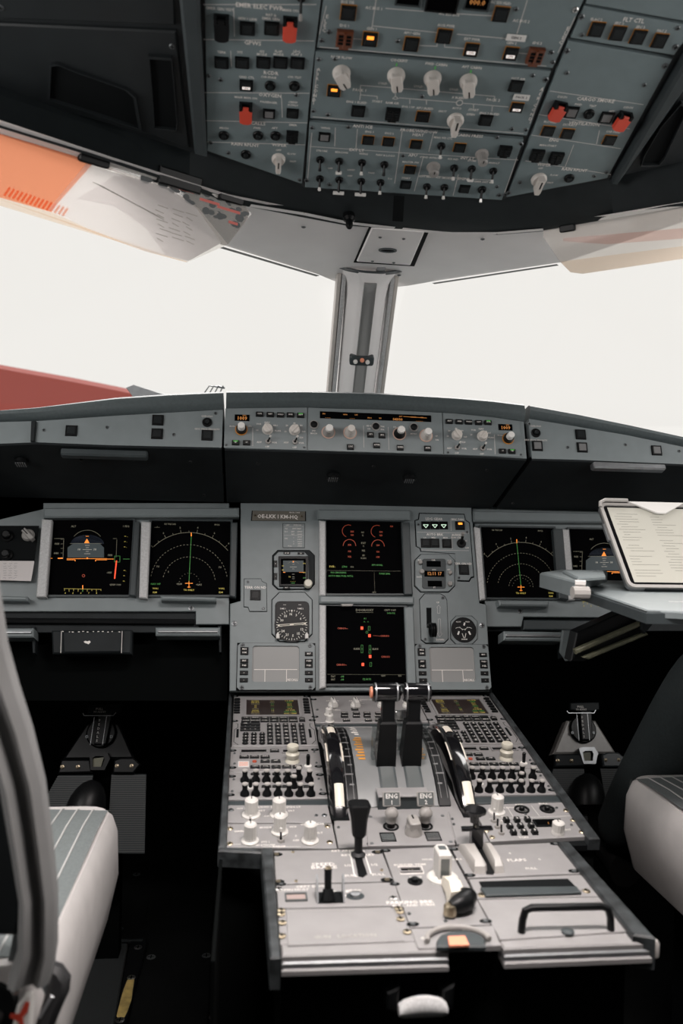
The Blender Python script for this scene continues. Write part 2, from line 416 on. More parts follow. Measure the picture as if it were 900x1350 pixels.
low = [(-25, 170), (150, 226), (290, 322), (420, 362), (449, 374), (492, 381), (536, 377), (570, 371), (745, 345), (925, 284)]
upp = [(-25, 150), (150, 208), (300, 256), (400, 276), (458, 288), (500, 294), (590, 301), (655, 301), (720, 296), (925, 262)]
b = MB(); n = len(low); pl = LN.px(low); pu = LN.px(upp)
b.loft([[(*q, 0) for q in pu], [(*((Vector(p) + Vector(q)) / 2), .004) for p, q in zip(pl, pu)], [(*q, 0) for q in pl]], closed=False, cap=False)
b.loft([[(*q, 0) for q in pl], [(*q, -.03) for q in pl]], closed=False, cap=False)
lin = struct('trim_1', b, ['lining'], M=LN.M.copy())
# details of the lining: dark slots, screws, strip along its upper edge
b = MB()
for a, c in (((292, 323), (419, 361)), ((571, 371), (735, 346))):
    p, q = LN.uv(*a), LN.uv(*c); b.line(p, q, .011, .0045)
struct('edge_slot', b, ['lining_grey'], lin)
b = MB(); b.path(LN.px([(330, 266), (400, 277), (458, 289), (520, 296)]), .012, .006); b.path(LN.px([(530, 297), (590, 303), (655, 303), (716, 298)]), .012, .006)
struct('edge_strip', b, ['lining'], lin)
for x, y in ((400, 296), (468, 355), (526, 360), (636, 312)):
    p = LN.uv(x, y); link('screw', m_screw(.004), lin, loc=(p.x, p.y, .004))
# windshield panes
post_top, post_bot = Vector((0, .045, Z(.80))), Vector((0, .235, Z(.54)))
top3 = [LN.W(*LN.uv(*q)) for q in low]
def pane(name, tops, bots):
    b = MB(); b.loft([[tuple(p) for p in tops], [tuple(p) for p in bots]], closed=False, cap=False)
    b.loft([[tuple(p + Vector((0, .015, .005))) for p in tops], [tuple(p + Vector((0, .015, .005))) for p in bots]], closed=False, cap=False)
    struct(name, b, ['windshield'])
pane('window_1', [top3[4], top3[2], top3[1], top3[0]], [Vector((-.03, .235, Z(.50))), Vector((-.42, .16, Z(.50))), Vector((-.8, -.1, Z(.48))), Vector((-1.15, -.5, Z(.46)))])
pane('window_2', [top3[6], top3[8], top3[9]], [Vector((.03, .235, Z(.50))), Vector((.5, .12, Z(.50))), Vector((1.15, -.4, Z(.46)))])
for s, nm in ((-1, 'trim_2'), (1, 'trim_3')):             # corner posts between windshield and side window
    b = MB(); b.loft([[(s * 1.2, -.35, Z(.3)), (s * 1.2, -.25, Z(.3)), (s * 1.12, -.25, Z(.3)), (s * 1.12, -.35, Z(.3))],
                      [(s * 1.2, -.48, CEIL), (s * 1.2, -.34, CEIL), (s * 1.1, -.34, CEIL), (s * 1.1, -.48, CEIL)]]); struct(nm, b, ['dark_grey'])
# ---------------------------------------------------------------- centre post with its flared top and eye position indicator
def post():
    ax = (post_bot - post_top).normalized(); side = Vector((1, 0, 0)); back = side.cross(ax).normalized()
    if back.y > 0: back = -back
    fr = Fr(post_top, side, back.cross(side)); L = (post_bot - post_top).length
    T = Thing(fr, 0, 0, 'windshield_post', 'pale grey metal post between the two windshield panes, flaring out at its top', 'post')
    def sec(t, w_, d, x=0): return [(x + w_ * a, -t, d * c) for a, c in ((-1, -.9), (-1, -.2), (-.86, .25), (-.55, .75), (-.28, 1), (.28, 1), (.55, .75), (.86, .25), (1, -.2), (1, -.9))]
    b = MB(); b.loft([sec(-.004, .070, .050), sec(.004, .066, .046), sec(.018, .054, .036), sec(.035, .046, .031), sec(.06, .043, .030), sec(L, .041, .030)])
    T.part('post_body', b, ['lining'])
    b = MB(); b.loft([[(-.0125, -.02, .041), (.0125, -.02, .041), (.0125, -L, .0312), (-.0125, -L, .0312)], [(-.0125, -.02, .0), (.0125, -.02, .0), (.0125, -L, .0), (-.0125, -L, .0)]], cap=False)
    b.loft([[(-.0125, -.02, .0418), (.0125, -.02, .0418)], [(-.0125, -.045, .0325), (.0125, -.045, .0325)], [(-.0125, -L, .0312), (.0125, -L, .0312)]], closed=False, cap=False)
    T.part('grey_strip', b, ['lining_grey'])
    for s in (-1, 1):
        b = MB(); b.box(s * .050 - .004, s * .050 + .004, -L, -.02, -.035, .004, .001); b.mt(1).box(s * .0595 - .004, s * .0595 + .004, -L, -.02, -.04, -.003, .001)
        T.part('window_frame', b, ['bar_light', 'knob_over'])
    b = MB(); k = L * .60
    b.mt(0).slab(rrect(-.026, -k - .011, .026, -k + .011, .005), .022, .036, .002)
    o = T.part('eye_position_indicator', b, ['dark_grey'])
    for x, m in ((-.014, 'white'), (0, 'salmon'), (.012, 'white')):
        b = MB(); b.lathe(x, -k + (.003 if x == 0 else -.001), [(.0048, 0), (.0048, .004), (.0035, .0065), (.001, .0075)], 12, .035); T.part('ball', b, [m], parent=o)
    b = MB(); pts = [(math.cos(a) * .074, .004, math.sin(a) * .05 - .005) for a in [PI * i / 16 for i in range(17)]]
    b.tube(pts, .0035, 6); T.part('top_gasket', b, ['dark_grey'])
post()
# access plate with handle slot in the lining above the post
p4 = LN.px([(488, 294), (566, 300), (546, 348), (466, 343)])
T = Thing(LN, .0, -.1, 'access_plate', 'white access plate with a small dark oval handle above the centre post', 'panel')
b = MB(); b.slab(p4, .001, .0048); T.part('gap', b, ['groove'])
b = MB(); b.slab(LN.px([(490, 295), (560, 300), (541, 345), (470, 340)]), .002, .0075, .002); T.part('plate', b, ['lining'])
c_ = LN.uv(511, 324); b = MB(); b.ring(circ(c_.x, c_.y, .017, 16, ry=.012), circ(c_.x, c_.y, .013, 16, ry=.008), .006, .0095); b.mt(1).flat(circ(c_.x, c_.y, .0135, 16, ry=.0085), .0078)
T.part('handle', b, ['dark_grey', 'groove'])
for x, y in ((501, 307), (532, 309), (491, 339), (519, 341)):
    T.part('screw', m_screw(.003), None, *LN.uv(x, y), .0075)
b = MB(); b.slab(LN.px([(497, 350), (508, 350), (502, 364), (491, 362)]), .003, .010, .002); T.part('clip', b, ['metal_dull'])
# ---------------------------------------------------------------- sun visors and charts
def visor(name, label, A, B, sh, mats, par):
    """plate hanging from the hinge line A-B (pixels on the lining plane)"""
    a = LN.W(*LN.uv(*A)); c = LN.W(*LN.uv(*B)); a.z -= .004; c.z -= .004
    fr = Fr(a, c - a, (0, -.35, 1)); T = Thing(fr, 0, 0, name, label, 'sun visor')
    L = (c - a).length
    b = MB(); b.tube([(0, .003, 0), (L, .003, 0)], .004, 8); T.part('rail', b, [par])
    for nm, pts, h, m in sh:
        b = MB(); b.slab(fr.px(pts), h, h + .0016, 0, True) if nm == 'panel' else b.flat(fr.px(pts, h), h); T.part(nm, b, [m])
    return T, fr, L
T, fv, L = visor('sun_visor', 'sun visor with painted orange and mottled grey reflections across the left windshield', (-30, 163), (322, 268),
    [('panel', [(-30, 163), (322, 270), (331, 282), (300, 322), (246, 346), (-30, 262)], 0, 'visor_clear'),
     ('orange_reflection', [(-30, 166), (112, 210), (124, 214), (66, 279), (-30, 252)], .002, 'orange_reflection'), ('edge_band', [(-30, 252), (66, 279), (120, 303), (190, 331), (246, 344), (246, 346), (-30, 262)], .002, 'visor_peach'),  # reflection of something orange, painted as a tinted layer
     ('grey_reflection', [(124, 214), (322, 271), (331, 282), (300, 322), (262, 275), (225, 247)], .002, 'grey_reflection_tint')], [], 'white')  # grey part of the visor's reflection, painted as a tint
b = MB(); b.box(.25, .32, -.004, .02, -.003, .012, .002); T.part('clamp', b, ['black'])
for (x, y) in ((302, 262), (122, 212)):
    b = MB(); q = fv.uv(x, y); b.slab(rrect(q.x - .022, q.y - .006, q.x + .022, q.y + .008, .004), .001, .010, .002); T.part('hinge', b, ['black'])
b = MB(); random.seed(3)
q0, q1 = fv.uv(5, 258), fv.uv(180, 318)
for i in range(15):
    t = i / 34; q = q0.lerp(q1, t); b.line((q.x, q.y), (q.x + .006, q.y + .012), .003, .0022)
T.part('hatching', b, ['orange_reflection'])['kind'] = 'stuff'
b = MB()
for i in range(60):
    t = random.random(); q = fv.uv(190 + 138 * t, 225 + 50 * t + random.uniform(-8, 12 + 26 * t * (1 - abs(t - .6))))
    r = random.uniform(.003, .009); b.flat(circ(q.x, q.y, r, 7, ry=r * random.uniform(.3, .8)), .0021 + i * 1e-5)
T.part('mottled_reflection', b, ['dark_grey'])  # dark mottled reflection in the visor, painted as spots
b = MB()
for x, y, dx in ((262, 262, 26), (285, 272, 30), (235, 248, 20), (300, 292, 12)): q = fv.uv(x, y); q2 = fv.uv(x + dx, y + dx * .3); b.line(q, q2, .004, .0030)
T.part('red_reflection', b, ['red_guard'])  # red in the same reflection, painted as streaks
# folded chart behind the visor clip
T = Thing(fv, *fv.uv(180, 270), 'paper_chart', 'white printed chart tucked into the left sun visor', 'paper', h=.004)
b = MB(); b.flat(fv.px([(62, 276), (112, 216), (165, 232), (222, 248), (258, 275), (290, 320), (246, 344), (190, 331), (120, 303)]), .004); T.part('sheet', b, ['paper_thin'])
b = MB(); b.flat(fv.px([(100, 262), (150, 231), (205, 245), (238, 268), (268, 306), (286, 322), (248, 343), (216, 336), (190, 300), (150, 272)]), .0052); T.part('fold', b, ['paper_thin'])
b = MB(); random.seed(5)
for i in range(22):
    x0 = 205 + 18 * (i % 3) + random.uniform(-3, 3); y0 = 270 + 6.2 * (i // 3) + 5 * (i % 3); q = fv.uv(x0, y0); q2 = fv.uv(x0 + random.uniform(7, 16), y0 + 5); b.line(q, q2, .0009, .0060)
for i in range(14):
    q = fv.uv(120 + 6 * i, 240 + 3.1 * i); q2 = fv.uv(136 + 6 * i, 247 + 3.3 * i); b.line(q, q2, .0008, .0060)
T.part('printed_lines', b, ['page_line'])['kind'] = 'stuff'
T, fw, L = visor('sun_visor', 'clear white translucent sun visor with a pale red band at the right windshield', (716, 300), (935, 263),
    [('panel', [(716, 302), (935, 265), (935, 336), (768, 361), (752, 359), (738, 345), (716, 312)], 0, 'visor_clear'),
     ('frost', [(716, 302), (935, 265), (935, 336), (768, 361), (752, 359), (738, 345), (716, 312)], .0022, 'visor_frost'),
     ('red_band', [(742, 314), (935, 298), (935, 312), (800, 322), (742, 318)], .0026, 'visor_redband'),
     ('peach_band', [(738, 345), (935, 320), (935, 336), (768, 361), (752, 359)], .0030, 'visor_peach')], [], 'white')
b = MB(); q = fw.uv(748, 301); b.slab(rrect(q.x - .012, q.y - .006, q.x + .014, q.y + .006, .003), .001, .008, .002); T.part('clamp', b, ['black'])
b = MB(); q = fw.uv(742, 288); b.tube([(q.x - .02, q.y, .006), (q.x, q.y + .008, .012), (q.x + .02, q.y, .006)], .004, 8); T.part('latch', b, ['metal_dull'])
# ---------------------------------------------------------------- outside the windshield
FO = Fr((0, 4, 0), (1, 0, 0), (0, 0, 1))
T = Thing(FO, *FO.uv(60, 560), 'aircraft_nose', 'blurred red sloping shape outside the left windshield', 'vehicle')
b = MB(); b.slab(FO.px([(-320, 430), (-60, 468), (0, 480), (100, 498), (160, 510), (196, 518), (212, 524), (206, 540), (180, 562), (120, 590), (20, 612), (-320, 620)]), -1.5, 0, .03); T.part('body', b, ['red_outside'])
FO2 = Fr((0, .6, 0), (1, 0, 0), (0, 0, 1))
T = Thing(FO2, *FO2.uv(185, 520), 'windshield_wiper', 'pale grey wiper resting outside at the foot of the left windshield', 'wiper')
b = MB(); b.slab(FO2.px([(166, 511), (176, 507), (210, 518), (250, 527), (250, 534), (180, 530)]), -.01, 0, .001); T.part('arm', b, ['metal_dull']); q = FO2.uv(190, 526); T.part('mount', MB().box(q.x - .012, q.x + .012, Z(.441), q.y + .004, -.02, -.008), ['metal_dull'])
T = Thing(FO2, *FO2.uv(285, 520), 'windshield_wiper', 'small grey wiper hinge outside, left of the centre post above the glareshield seam', 'wiper')
b = MB()
for i in range(4): b.tube([(*FO2.uv(268 + 7 * i, 520), 0), (*FO2.uv(276 + 6 * i, 509), .005), (*FO2.uv(296, 512), 0)], .0018, 6)
T.part('hinge', b, ['metal_dull']); q = FO2.uv(285, 520); T.part('mount', MB().box(q.x - .01, q.x + .01, Z(.441), q.y + .004, -.02, -.002), ['metal_dull'])

# shelf under the windshield, behind the glareshield
b = MB(); b.box(-1.2, 1.2, -.05, .9, Z(.425), Z(.44)); struct('trim_4', b, ['dark_paint'])
# ================================================================ glareshield
def gst(pts):                                             # stations: px x -> (y top, y face top, y face bottom)
    out = []
    for x, yt, yf, yb in pts:
        f = GS.uv(x, yf); bo = GS.uv(x, yb); u = (f.x + bo.x) / 2; t = GS.uv(x, yt, .01).y
        fr = MP.W(u, .337, .0); un = fr - GS.o; uv_ = (un.dot(GS.v), un.dot(GS.n))
        out.append((u, bo.y, f.y, t, uv_))
    return out
def gsec(s, part):
    u, vb, vf, vt, (uv1, un1) = s
    if part == 'face': return [(u, vb, 0), (u, vf, 0), (u, vf, -.02), (u, vb, -.02)]
    if part == 'under': return [(u, vb + .001, .0), (u, vb - .003, -.003), (u, uv1, un1), (u, uv1 + .02, un1), (u, vb + .008, -.01)]
    h = vt - vf
    return [(u, vf, -.02), (u, vf, .002), (u, vf + h * .18, .010), (u, vf + h * .45, .014), (u, vf + h * .8, .012), (u, vf + h * .95, .006), (u, vt, -.006), (u, vt + .004, -.10), (u, vt - .01, -.30), (u, vt - .05, -.30)]
T = Thing(GS, 0, 0, 'glareshield', 'long dark grey padded glareshield across the cockpit under the windshield', 'glareshield')
secs = {'left': [(-330, 556, 566, 590), (-25, 541, 557, 586), (49, 535, 555, 583), (150, 522, 548, 587), (220, 517, 544, 588.5), (293, 514, 540, 590)],
        'centre': [(297, 513.5, 539, 591), (400, 513.5, 537.5, 594), (500, 516, 540, 597), (600, 522, 545, 600), (650, 526, 550, 602), (692, 531, 556, 604.5)],
        'right': [(699, 532.5, 552, 604.5), (760, 544, 562, 606), (830, 559, 574, 609), (925, 580, 594, 613), (1260, 622, 630, 642)]}
for k, v in secs.items():
    S = gst(v)
    for pn, m, nm in (('face', 'paint', 'face_panel'), ('under', 'dark_paint', 'underside'), ('pad', 'visor_pad', 'padded_brow')):
        b = MB(); b.loft([gsec(q, pn) for q in S]); T.part(nm, b, [m])
# details below the face: grille vents, handles, screw caps, edge piece on the left
GU = Fr(GS.W(0, -.004, -.004), (1, 0, 0), (MP.W(0, .33, 0) - GS.W(0, -.004, -.004)) * -1)
for x, y, r in ((29, 606, .013), (439, 626, .013), (539, 628, .013)):
    b = MB(); q = GU.uv(x, y); b.T = Matrix.Identity(4); b.mt(0).lathe(0, 0, [(r, 0), (r, .006), (r * .8, .008)], 20)
    for i in range(5): b.mt(1).box(-r * .7 + i * r * .3, -r * .7 + i * r * .3 + r * .13, -r * .6, r * .6, .008, .0095)
    o = T.part('air_vent', b, ['black', 'metal_dull']); o.matrix_basis = T.o.matrix_basis.inverted() @ Matrix.Translation(GU.W(q.x, q.y, .002)) @ GU.M.to_3x3().to_4x4()
def gu_part(T, nm, b, mats, px, py, h=.002):
    q = GU.uv(px, py); M = T.o.matrix_basis.inverted() @ Matrix.Translation(GU.W(q.x, q.y, h)) @ GU.M.to_3x3().to_4x4()
    o = T.part(nm, b, mats); o.matrix_basis = M; return o
for x, y in ((107, 604), (176, 604), (251, 607), (269, 651), (340, 609), (492, 613), (641, 618), (675, 662)):
    b = MB(); b.lathe(0, 0, [(.0035, 0), (.003, .003), (.0015, .0035)], 10); gu_part(T, 'cap', b, ['black'], x, y)
for x0, x1, y, m in ((82, 195, 596, 'dark_grey'), (778, 876, 613, 'metal_dull')):
    q0, q1 = GU.uv(x0, y), GU.uv(x1, y); L = (q1 - q0).length
    b = MB(); b.slab(rrect(-L / 2, -.009, L / 2, .009, .004), 0, .012, .003, True); gu_part(T, 'grab_handle', b, [m], (x0 + x1) / 2, y, .0)
b = MB(); q = GS.px([(42, 557), (48, 556), (46, 583), (41, 583)]); b.slab(q, 0, .006, .001); T.part('edge_rib', b, ['dark_paint'])
def face_things(T, items):
    for k, x, y in items:
        p = GS.uv(x, y)
        if k == 's': T.part('screw', m_screw(.003), None, p.x, p.y, .0002)
        if k == 'b': T.part('push_button', m_button(.019, .019, 'cap', 'black', None, 'groove'), None, p.x, p.y, 0)
        if k == 'g': T.part('push_button', m_button(.019, .019, 'cap_grey', 'black', None, 'groove'), None, p.x, p.y, 0)
        if k == 'k': T.part('knob', m_round(.009), None, p.x, p.y, 0)
face_things(T, [('s', 58, 567), ('b', 94, 568), ('s', 141, 563.5), ('b', 208, 554), ('b', 207, 572), ('s', 229, 573), ('k', 273, 557), ('b', 273, 574), ('s', 284, 545),
                ('s', 697, 559), ('k', 706, 571), ('g', 708, 588), ('s', 748, 590), ('b', 765, 573), ('g', 767, 590), ('s', 824, 586.5), ('g', 865, 594), ('s', 895, 595)])
b = MB()
for x, y, t in ((273, 566, 'SIDE STICK PRIORITY'), (706, 580.5, 'SIDE STICK PRIORITY'), (273, 549, 'CHRONO'), (706, 562, 'CHRONO')):
    p = GS.uv(x, y); b.text(t, p.x, p.y, .0048, .0004)
T.part('lettering', b, ['print_dim'])['kind'] = 'stuff'
# ================================================================ overhead panel
def lettering(T, items, col='print', h=.0004, name='lettering', fr=None):
    """items: (px, py, text, size) in pixels on the thing's frame"""
    fr = fr or T.fr; b = MB()
    for it in items:
        x, y, t, s = it[:4]; p = fr.uv(x, y, h); b.text(t, p.x, p.y, s * 1.18, h, it[4] if len(it) > 4 else 0)
    o = T.part(name, b, [col]); o['kind'] = 'stuff'; return o
def lines(T, segs, w=.0011, col='paint_line', h=.0003, name='engraved_lines'):
    b = MB()
    for s in segs: b.path(T.fr.px(s, h), w, h)
    o = T.part(name, b, [col]); o['kind'] = 'stuff'; return o
def put(T, nm, me, px, py, h=0, rot=0, label=None):
    p = T.fr.uv(px, py); return T.part(nm, me, None, p.x, p.y, h, rot=rot, label=label)
HS = Thing(OH, 0, .2, 'overhead_housing', 'black overhead housing that carries the overhead control panels', 'housing')
obd = [(-40, -90), (-40, 98), (120, 160), (250, 204), (273, 204), (395, 246), (402, 252), (660, 268), (670, 264), (803, 239), (930, 210), (960, -90)]
pb = OH.px(obd); pb = [(-1.19, .85), (-1.19, pb[1][1])] + pb[1:-1] + [(1.19, pb[-2][1]), (1.19, .85)]
b = MB(); b.slab(pb, -.03, -.006); HS.part('board', b, ['housing'])
b = MB()                                                  # sloping band between the panels and the lining
a_ = [OH.W(*q, -.006) for q in OH.px([(-40, 98), (120, 160), (250, 204), (273, 204), (395, 246), (402, 252), (660, 268), (670, 264), (803, 239), (930, 210)])]
c_ = [LN.W(*q, .006) for q in LN.px([(-40, 150), (120, 200), (250, 243), (300, 262), (395, 281), (458, 293), (655, 305), (720, 300), (810, 286), (935, 262)])]
inv = HS.o.matrix_basis.inverted()
mid = [(p * .4 + q * .6) + Vector((0, 0, -.006)) for p, q in zip(a_, c_)]
b.loft([[tuple(OH.M.inverted() @ p) for p in a_], [tuple(OH.M.inverted() @ p) for p in mid], [tuple(OH.M.inverted() @ p) for p in c_], [tuple(OH.M.inverted() @ (p + Vector((0, .02, .05)))) for p in c_]], closed=False, cap=False)
HS.part('front_band', b, ['band_black'])
b = MB(); q = OH.px([(519, 258), (533, 259), (531, 292), (517, 291)], .012); b.slab([tuple(x) for x in q], .0115, .0125); HS.part('seam', b, ['groove'])
# knurled knob hanging at the band's lower edge
b = MB(); p = OH.uv(460, 289); b.mt(0).lathe(p.x, p.y, [(.010, -.008), (.010, 0), (.006, .004), (.006, .014), (.004, .018)], 14); HS.part('latch_knob', b, ['black'])
# rails at both sides of the panel field
for s_, pts in (('l', [(234, -40), (262, -40), (273, 200), (257, 196)]), ('r', [(812, 237), (806, 236), (908, 60), (935, 60)])):
    b = MB(); b.slab(OH.px(pts), -.006, .014, .004, True); HS.part('side_rail', b, ['dark_grey'])
b = MB(); b.slab(OH.px([(-40, 30), (232, 42), (250, 196), (205, 180), (-40, 115)]), -.006, .0, .002)
b.slab(OH.px([(-40, -60), (228, -60), (231, 34), (-40, 24)]), -.006, .0, .002); HS.part('side_cover', b, ['housing'])
def pocket(pts):
    b = MB(); p = [Vector(x) for x in OH.px(pts)]
    b.mt(1).slab([tuple(x) for x in p], -.001, .0006); c = sum(p, Vector((0, 0))) / len(p)
    b.mt(0).ring([tuple(c + (x - c) * 1.06) for x in p], [tuple(x) for x in p], -.001, .006); HS.part('hand_recess', b, ['housing', 'groove'])
pocket([(68, 84), (78, 83), (100, 92), (165, 115), (176, 125), (183, 166), (120, 145), (66, 128)])
pocket([(197, 74), (226, 76), (233, 160), (232, 168), (204, 165), (201, 120)])
pocket([(889, 143), (896, 135), (905, 140), (875, 205), (868, 214), (845, 214), (850, 200), (870, 165)])
for x, y in ((227, 61), (1, 10), (895, 120)): put(HS, 'screw', m_screw(.004), x, y)

def plate(T, pts, m='paint_over', th=.006, ch=.0006, name='plate'):
    b = MB(); b.slab(T.fr.px(pts), -th, 0, ch); return T.part(name, b, [m])
def screws(T, pts, r=.0032, m='screw_dark'):
    for x, y in pts: put(T, 'screw', m_screw(r, m), x, y)
def buttons(T, pts, w=.0175, hh=.0165, **k):
    for x, y in pts: put(T, 'push_button', m_button(w, hh, **k), x, y)
# --- left column
T = Thing(OH, *OH.uv(340, 110), 'overhead_control_unit', 'left overhead panel with two red guards, wiper knob and call buttons', 'panel')
plate(T, [(269, -60), (273, 199), (396, 242), (398, 242), (407, 139), (415, 64), (430, -60)])
buttons(T, [(326, 37), (358, 37)], edge='groove')
buttons(T, [(292, 82), (319, 82), (347, 82), (369.5, 82), (392, 82.5)], .0172, .0150)
buttons(T, [(324.5, 112)], .0165, .0150, lit='on')
buttons(T, [(354.5, 149.5)], .0155, .0135, face='cap_grey'); buttons(T, [(385.5, 149)], .0155, .0135)
put(T, 'switch_guard', m_guard(.019, .026, 'black'), 292, 31); T.o.children[-1]['label'] = 'black switch guard'
for x, y in ((382, 33), (324, 144)): put(T, 'switch_guard', m_guard(.018, .024, 'red_guard'), x, y, label='red switch guard')
put(T, 'switch_guard', m_cover(.017, .0175), 385, 178.5)
for x, y in ((356, 112.5), (388, 113), (295, 178), (340, 178), (363, 178.5), (324, 203)): put(T, 'round_button', m_round(.0075), x, y)
put(T, 'knob', m_bar(.0098), 367, 209)
put(T, 'toggle_switch', m_toggle(.006, 'knob_grey', .024), 397, -4)
screws(T, [(275, 100), (290.5, 105), (278, 188), (301, 201.5), (390.5, 125), (395, 237)])
lines(T, [[(268, 6), (417, 6)], [(268, 52), (414, 54)], [(269, 122), (408, 123)], [(270, 159), (405, 162)], [(271, 187), (402, 191)], [(371, 129), (372, 155)], [(308, 10), (309, 48)], [(304, 67), (305, 88)]])
lettering(T, [(342, 9, 'EMER ELEC PWR', .0068), (333, 57, 'GPWS', .0068), (357, 96.5, 'RCDR', .0064), (356, 126, 'OXYGEN', .0064), (340, 163, 'CALLS', .0064), (323, 191, 'RAIN RPLNT', .0062), (368, 191.5, 'WIPER', .0062)], 'print')
lettering(T, [(290, 12, 'EMER GEN TEST', .004), (326, 25, 'GEN 1 LINE', .004), (357, 20, 'RAT &', .004), (357, 25, 'EMER GEN', .004), (383, 14, 'MAN ON', .004), (292, 69, 'TERR', .004), (316, 69, 'SYS', .004), (345, 68, 'G/S', .004), (345, 72, 'MODE', .004), (367, 68, 'FLAP', .004), (367, 72, 'MODE', .004),
    (391, 68, 'LDG', .004), (391, 72, 'FLAP 3', .004), (325, 102, 'GND CTL', .004), (354, 102, 'CVR ERASE', .0036), (388, 102, 'CVR TEST', .0036), (324, 129, 'MASK MAN ON', .0038), (354, 135, 'PASSENGER', .0038), (386, 135, 'CREW', .0038), (386, 139, 'SUPPLY', .0038), (295, 169, 'MECH', .004),
    (339, 169, 'FWD', .004), (362, 169, 'AFT', .004), (386, 165, 'EMER', .004), (367, 198, 'OFF', .0038), (384, 203, 'SLOW', .0038), (386, 213, 'FAST', .0038)], 'print', name='small_lettering')
# --- electrical panel
T = Thing(OH, *OH.uv(585, 30), 'overhead_control_unit', 'electrical overhead panel with small amber displays, topmost in the centre column', 'panel')
plate(T, [(434, -60), (418, 63), (728, 90), (768, 2), (795, -60)])
am = dict(edge='amber_edge')
buttons(T, [(459, 16), (542, 57.5), (585, 47), (660, 18)], .0185, .0185, **am)
buttons(T, [(487.5, 51)], .0185, .0185, lit='top', **am)
buttons(T, [(621, 65), (673, 70)], .0175, .0175, lit='on', **am)
for x, y in ((454, 49), (705, 72)):
    o = put(T, 'switch_guard', m_cover(.021, .022, 'amber_guard', 'groove') if 'amber_guard' in MT else (mat('amber_guard', (.13, .035, .012), .3) and m_cover(.021, .022, 'amber_guard', 'groove')), x, y, label='translucent brown switch guard')
def display(T, x0, y0, x1, y1, txt=None, n=0, frame='black', scr='screen', col='amber_dim', sz=.006):
    p, q = T.fr.uv(x0, y1), T.fr.uv(x1, y0); b = MB()
    b.mt(0).ring(rect(p.x - .002, p.y - .002, q.x + .002, q.y + .002), rect(p.x, p.y, q.x, q.y), 0, .0022); b.mt(1).flat(rect(p.x, p.y, q.x, q.y), .0006)
    o = T.part('display', b, [frame, scr])
    if txt:
        b = MB(); b.text(txt, (p.x + q.x) / 2, (p.y + q.y) / 2, sz, .0009); T.part('digits', b, [col], parent=o)
display(T, 561, -12, 606, 12); display(T, 522, -10, 555, 4, None, 0, 'dark_grey'); display(T, 612, -4, 646, 10, '000.0', 0, 'dark_grey', sz=.009)
lines(T, [[(508, 11), (583, 17), (650, 21)], [(497, -10), (490, 37)], [(490, 34), (577, 43)], [(466, 51), (478, 52)], [(553, 60), (576, 61), (576, 57)], [(586, 57), (586, 62), (612, 64)], [(602, 45), (680, 52)],
          [(695, 0), (681, 45)], [(684, 70), (695, 71)], [(430, 8), (421, 45)], [(758, 22), (735, 70)], [(421, 62), (720, 87)]])
lettering(T, [(431, 22, 'E', .006), (429, 28, 'L', .006), (428, 34, 'E', .006), (427, 40, 'C', .006), (748, 38, 'E', .006), (745, 44, 'L', .006), (742, 50, 'E', .006), (739, 56, 'C', .006)])
lettering(T, [(458, 3, 'BUS TIE', .0042), (454, 34, 'IDG 1', .0042), (490, 38, 'GEN 1', .0042), (543, 44, 'APU GEN', .0042), (588, 34, 'AUX PWR', .0042), (622, 52, 'EXT PWR', .0042), (674, 57, 'GEN 2', .0042), (708, 57, 'IDG 2', .0042), (493, 11, 'AC BUS 1', .0044), (592, 19, 'AC ESS BUS', .0044), (687, 28, 'AC BUS 2', .0044), (660, 4, 'AC ESS FEED', .004)], 'print', name='small_lettering')
def tape(x, y, t, w=.026):
    p = T.fr.uv(x, y); b = MB(); b.mt(0).slab(rect(-w / 2, -.0045, w / 2, .0045), 0, .0006); b.mt(1).text(t, 0, 0, .005, .0008); T.part('label_tape', b, ['white', 'ink'], p.x, p.y, .001)
tape(680, 49, 'GEN 2'); T2 = T
screws(T, [(433, 42), (423.5, 53), (524, 54), (680, 12), (727, 69), (728.5, 82)]); screws(T, [(758, 13)], .004, 'metal')
# --- air conditioning and bleed
T = Thing(OH, *OH.uv(565, 120), 'overhead_control_unit', 'air conditioning overhead panel with four big grey rotary knobs', 'panel')
plate(T, [(416, 68), (409, 156), (694, 179), (726, 94)])
for x, y in ((450, 96), (522, 99), (570, 103), (617, 107)): put(T, 'knob', m_point(.0122), x, y, rot=(.6 if x == 450 else .25), label='big grey rotary knob')
put(T, 'knob', m_bar(.0115), 600, 158)
buttons(T, [(472, 146), (640, 158), (680, 113)], .0175, .016); buttons(T, [(557, 153)], .0185, .016, face='cap_dark', **am)
buttons(T, [(440, 119)], .0175, .0165, lit='top', **am); buttons(T, [(681, 141)], .017, .0145, lit='on', **am)
put(T, 'switch_guard', m_cover(.020, .0185), 517.5, 149); tape(687, 127.5, 'PACK 2', .023)
lines(T, [[(475, 124), (475, 112.5), (520, 116), (652, 127), (651, 134)], [(475, 124), (474, 132)], [(475, 125), (497, 127)], [(521, 119), (521, 127), (517, 130), (521, 131), (525, 130), (521, 127)], [(526, 129), (602, 135)], [(609, 136), (670, 141)], [(497, 127), (497, 131)], [(540, 131), (540, 137)], [(562, 132), (562, 138)], [(624, 137), (624, 143)], [(649, 140), (648, 147)], [(418, 90), (413, 138)], [(716, 115), (698, 163)], [(412, 154), (690, 176)]], .0011)
b = MB(); p = T.fr.uv(605.5, 135.5); b.ring(circ(p.x, p.y, .005), circ(p.x, p.y, .0036), 0, .0004); T.part('engraved_ring', b, ['paint_line'])
for x, y in ((522.5, 85), (573.5, 89), (620.5, 94)):
    b = MB(); p = T.fr.uv(x, y); b.box(-.0006, .0006, -.002, .002, 0, .0006); T.part('index_mark', b, ['green_lit'], p.x, p.y, 0)
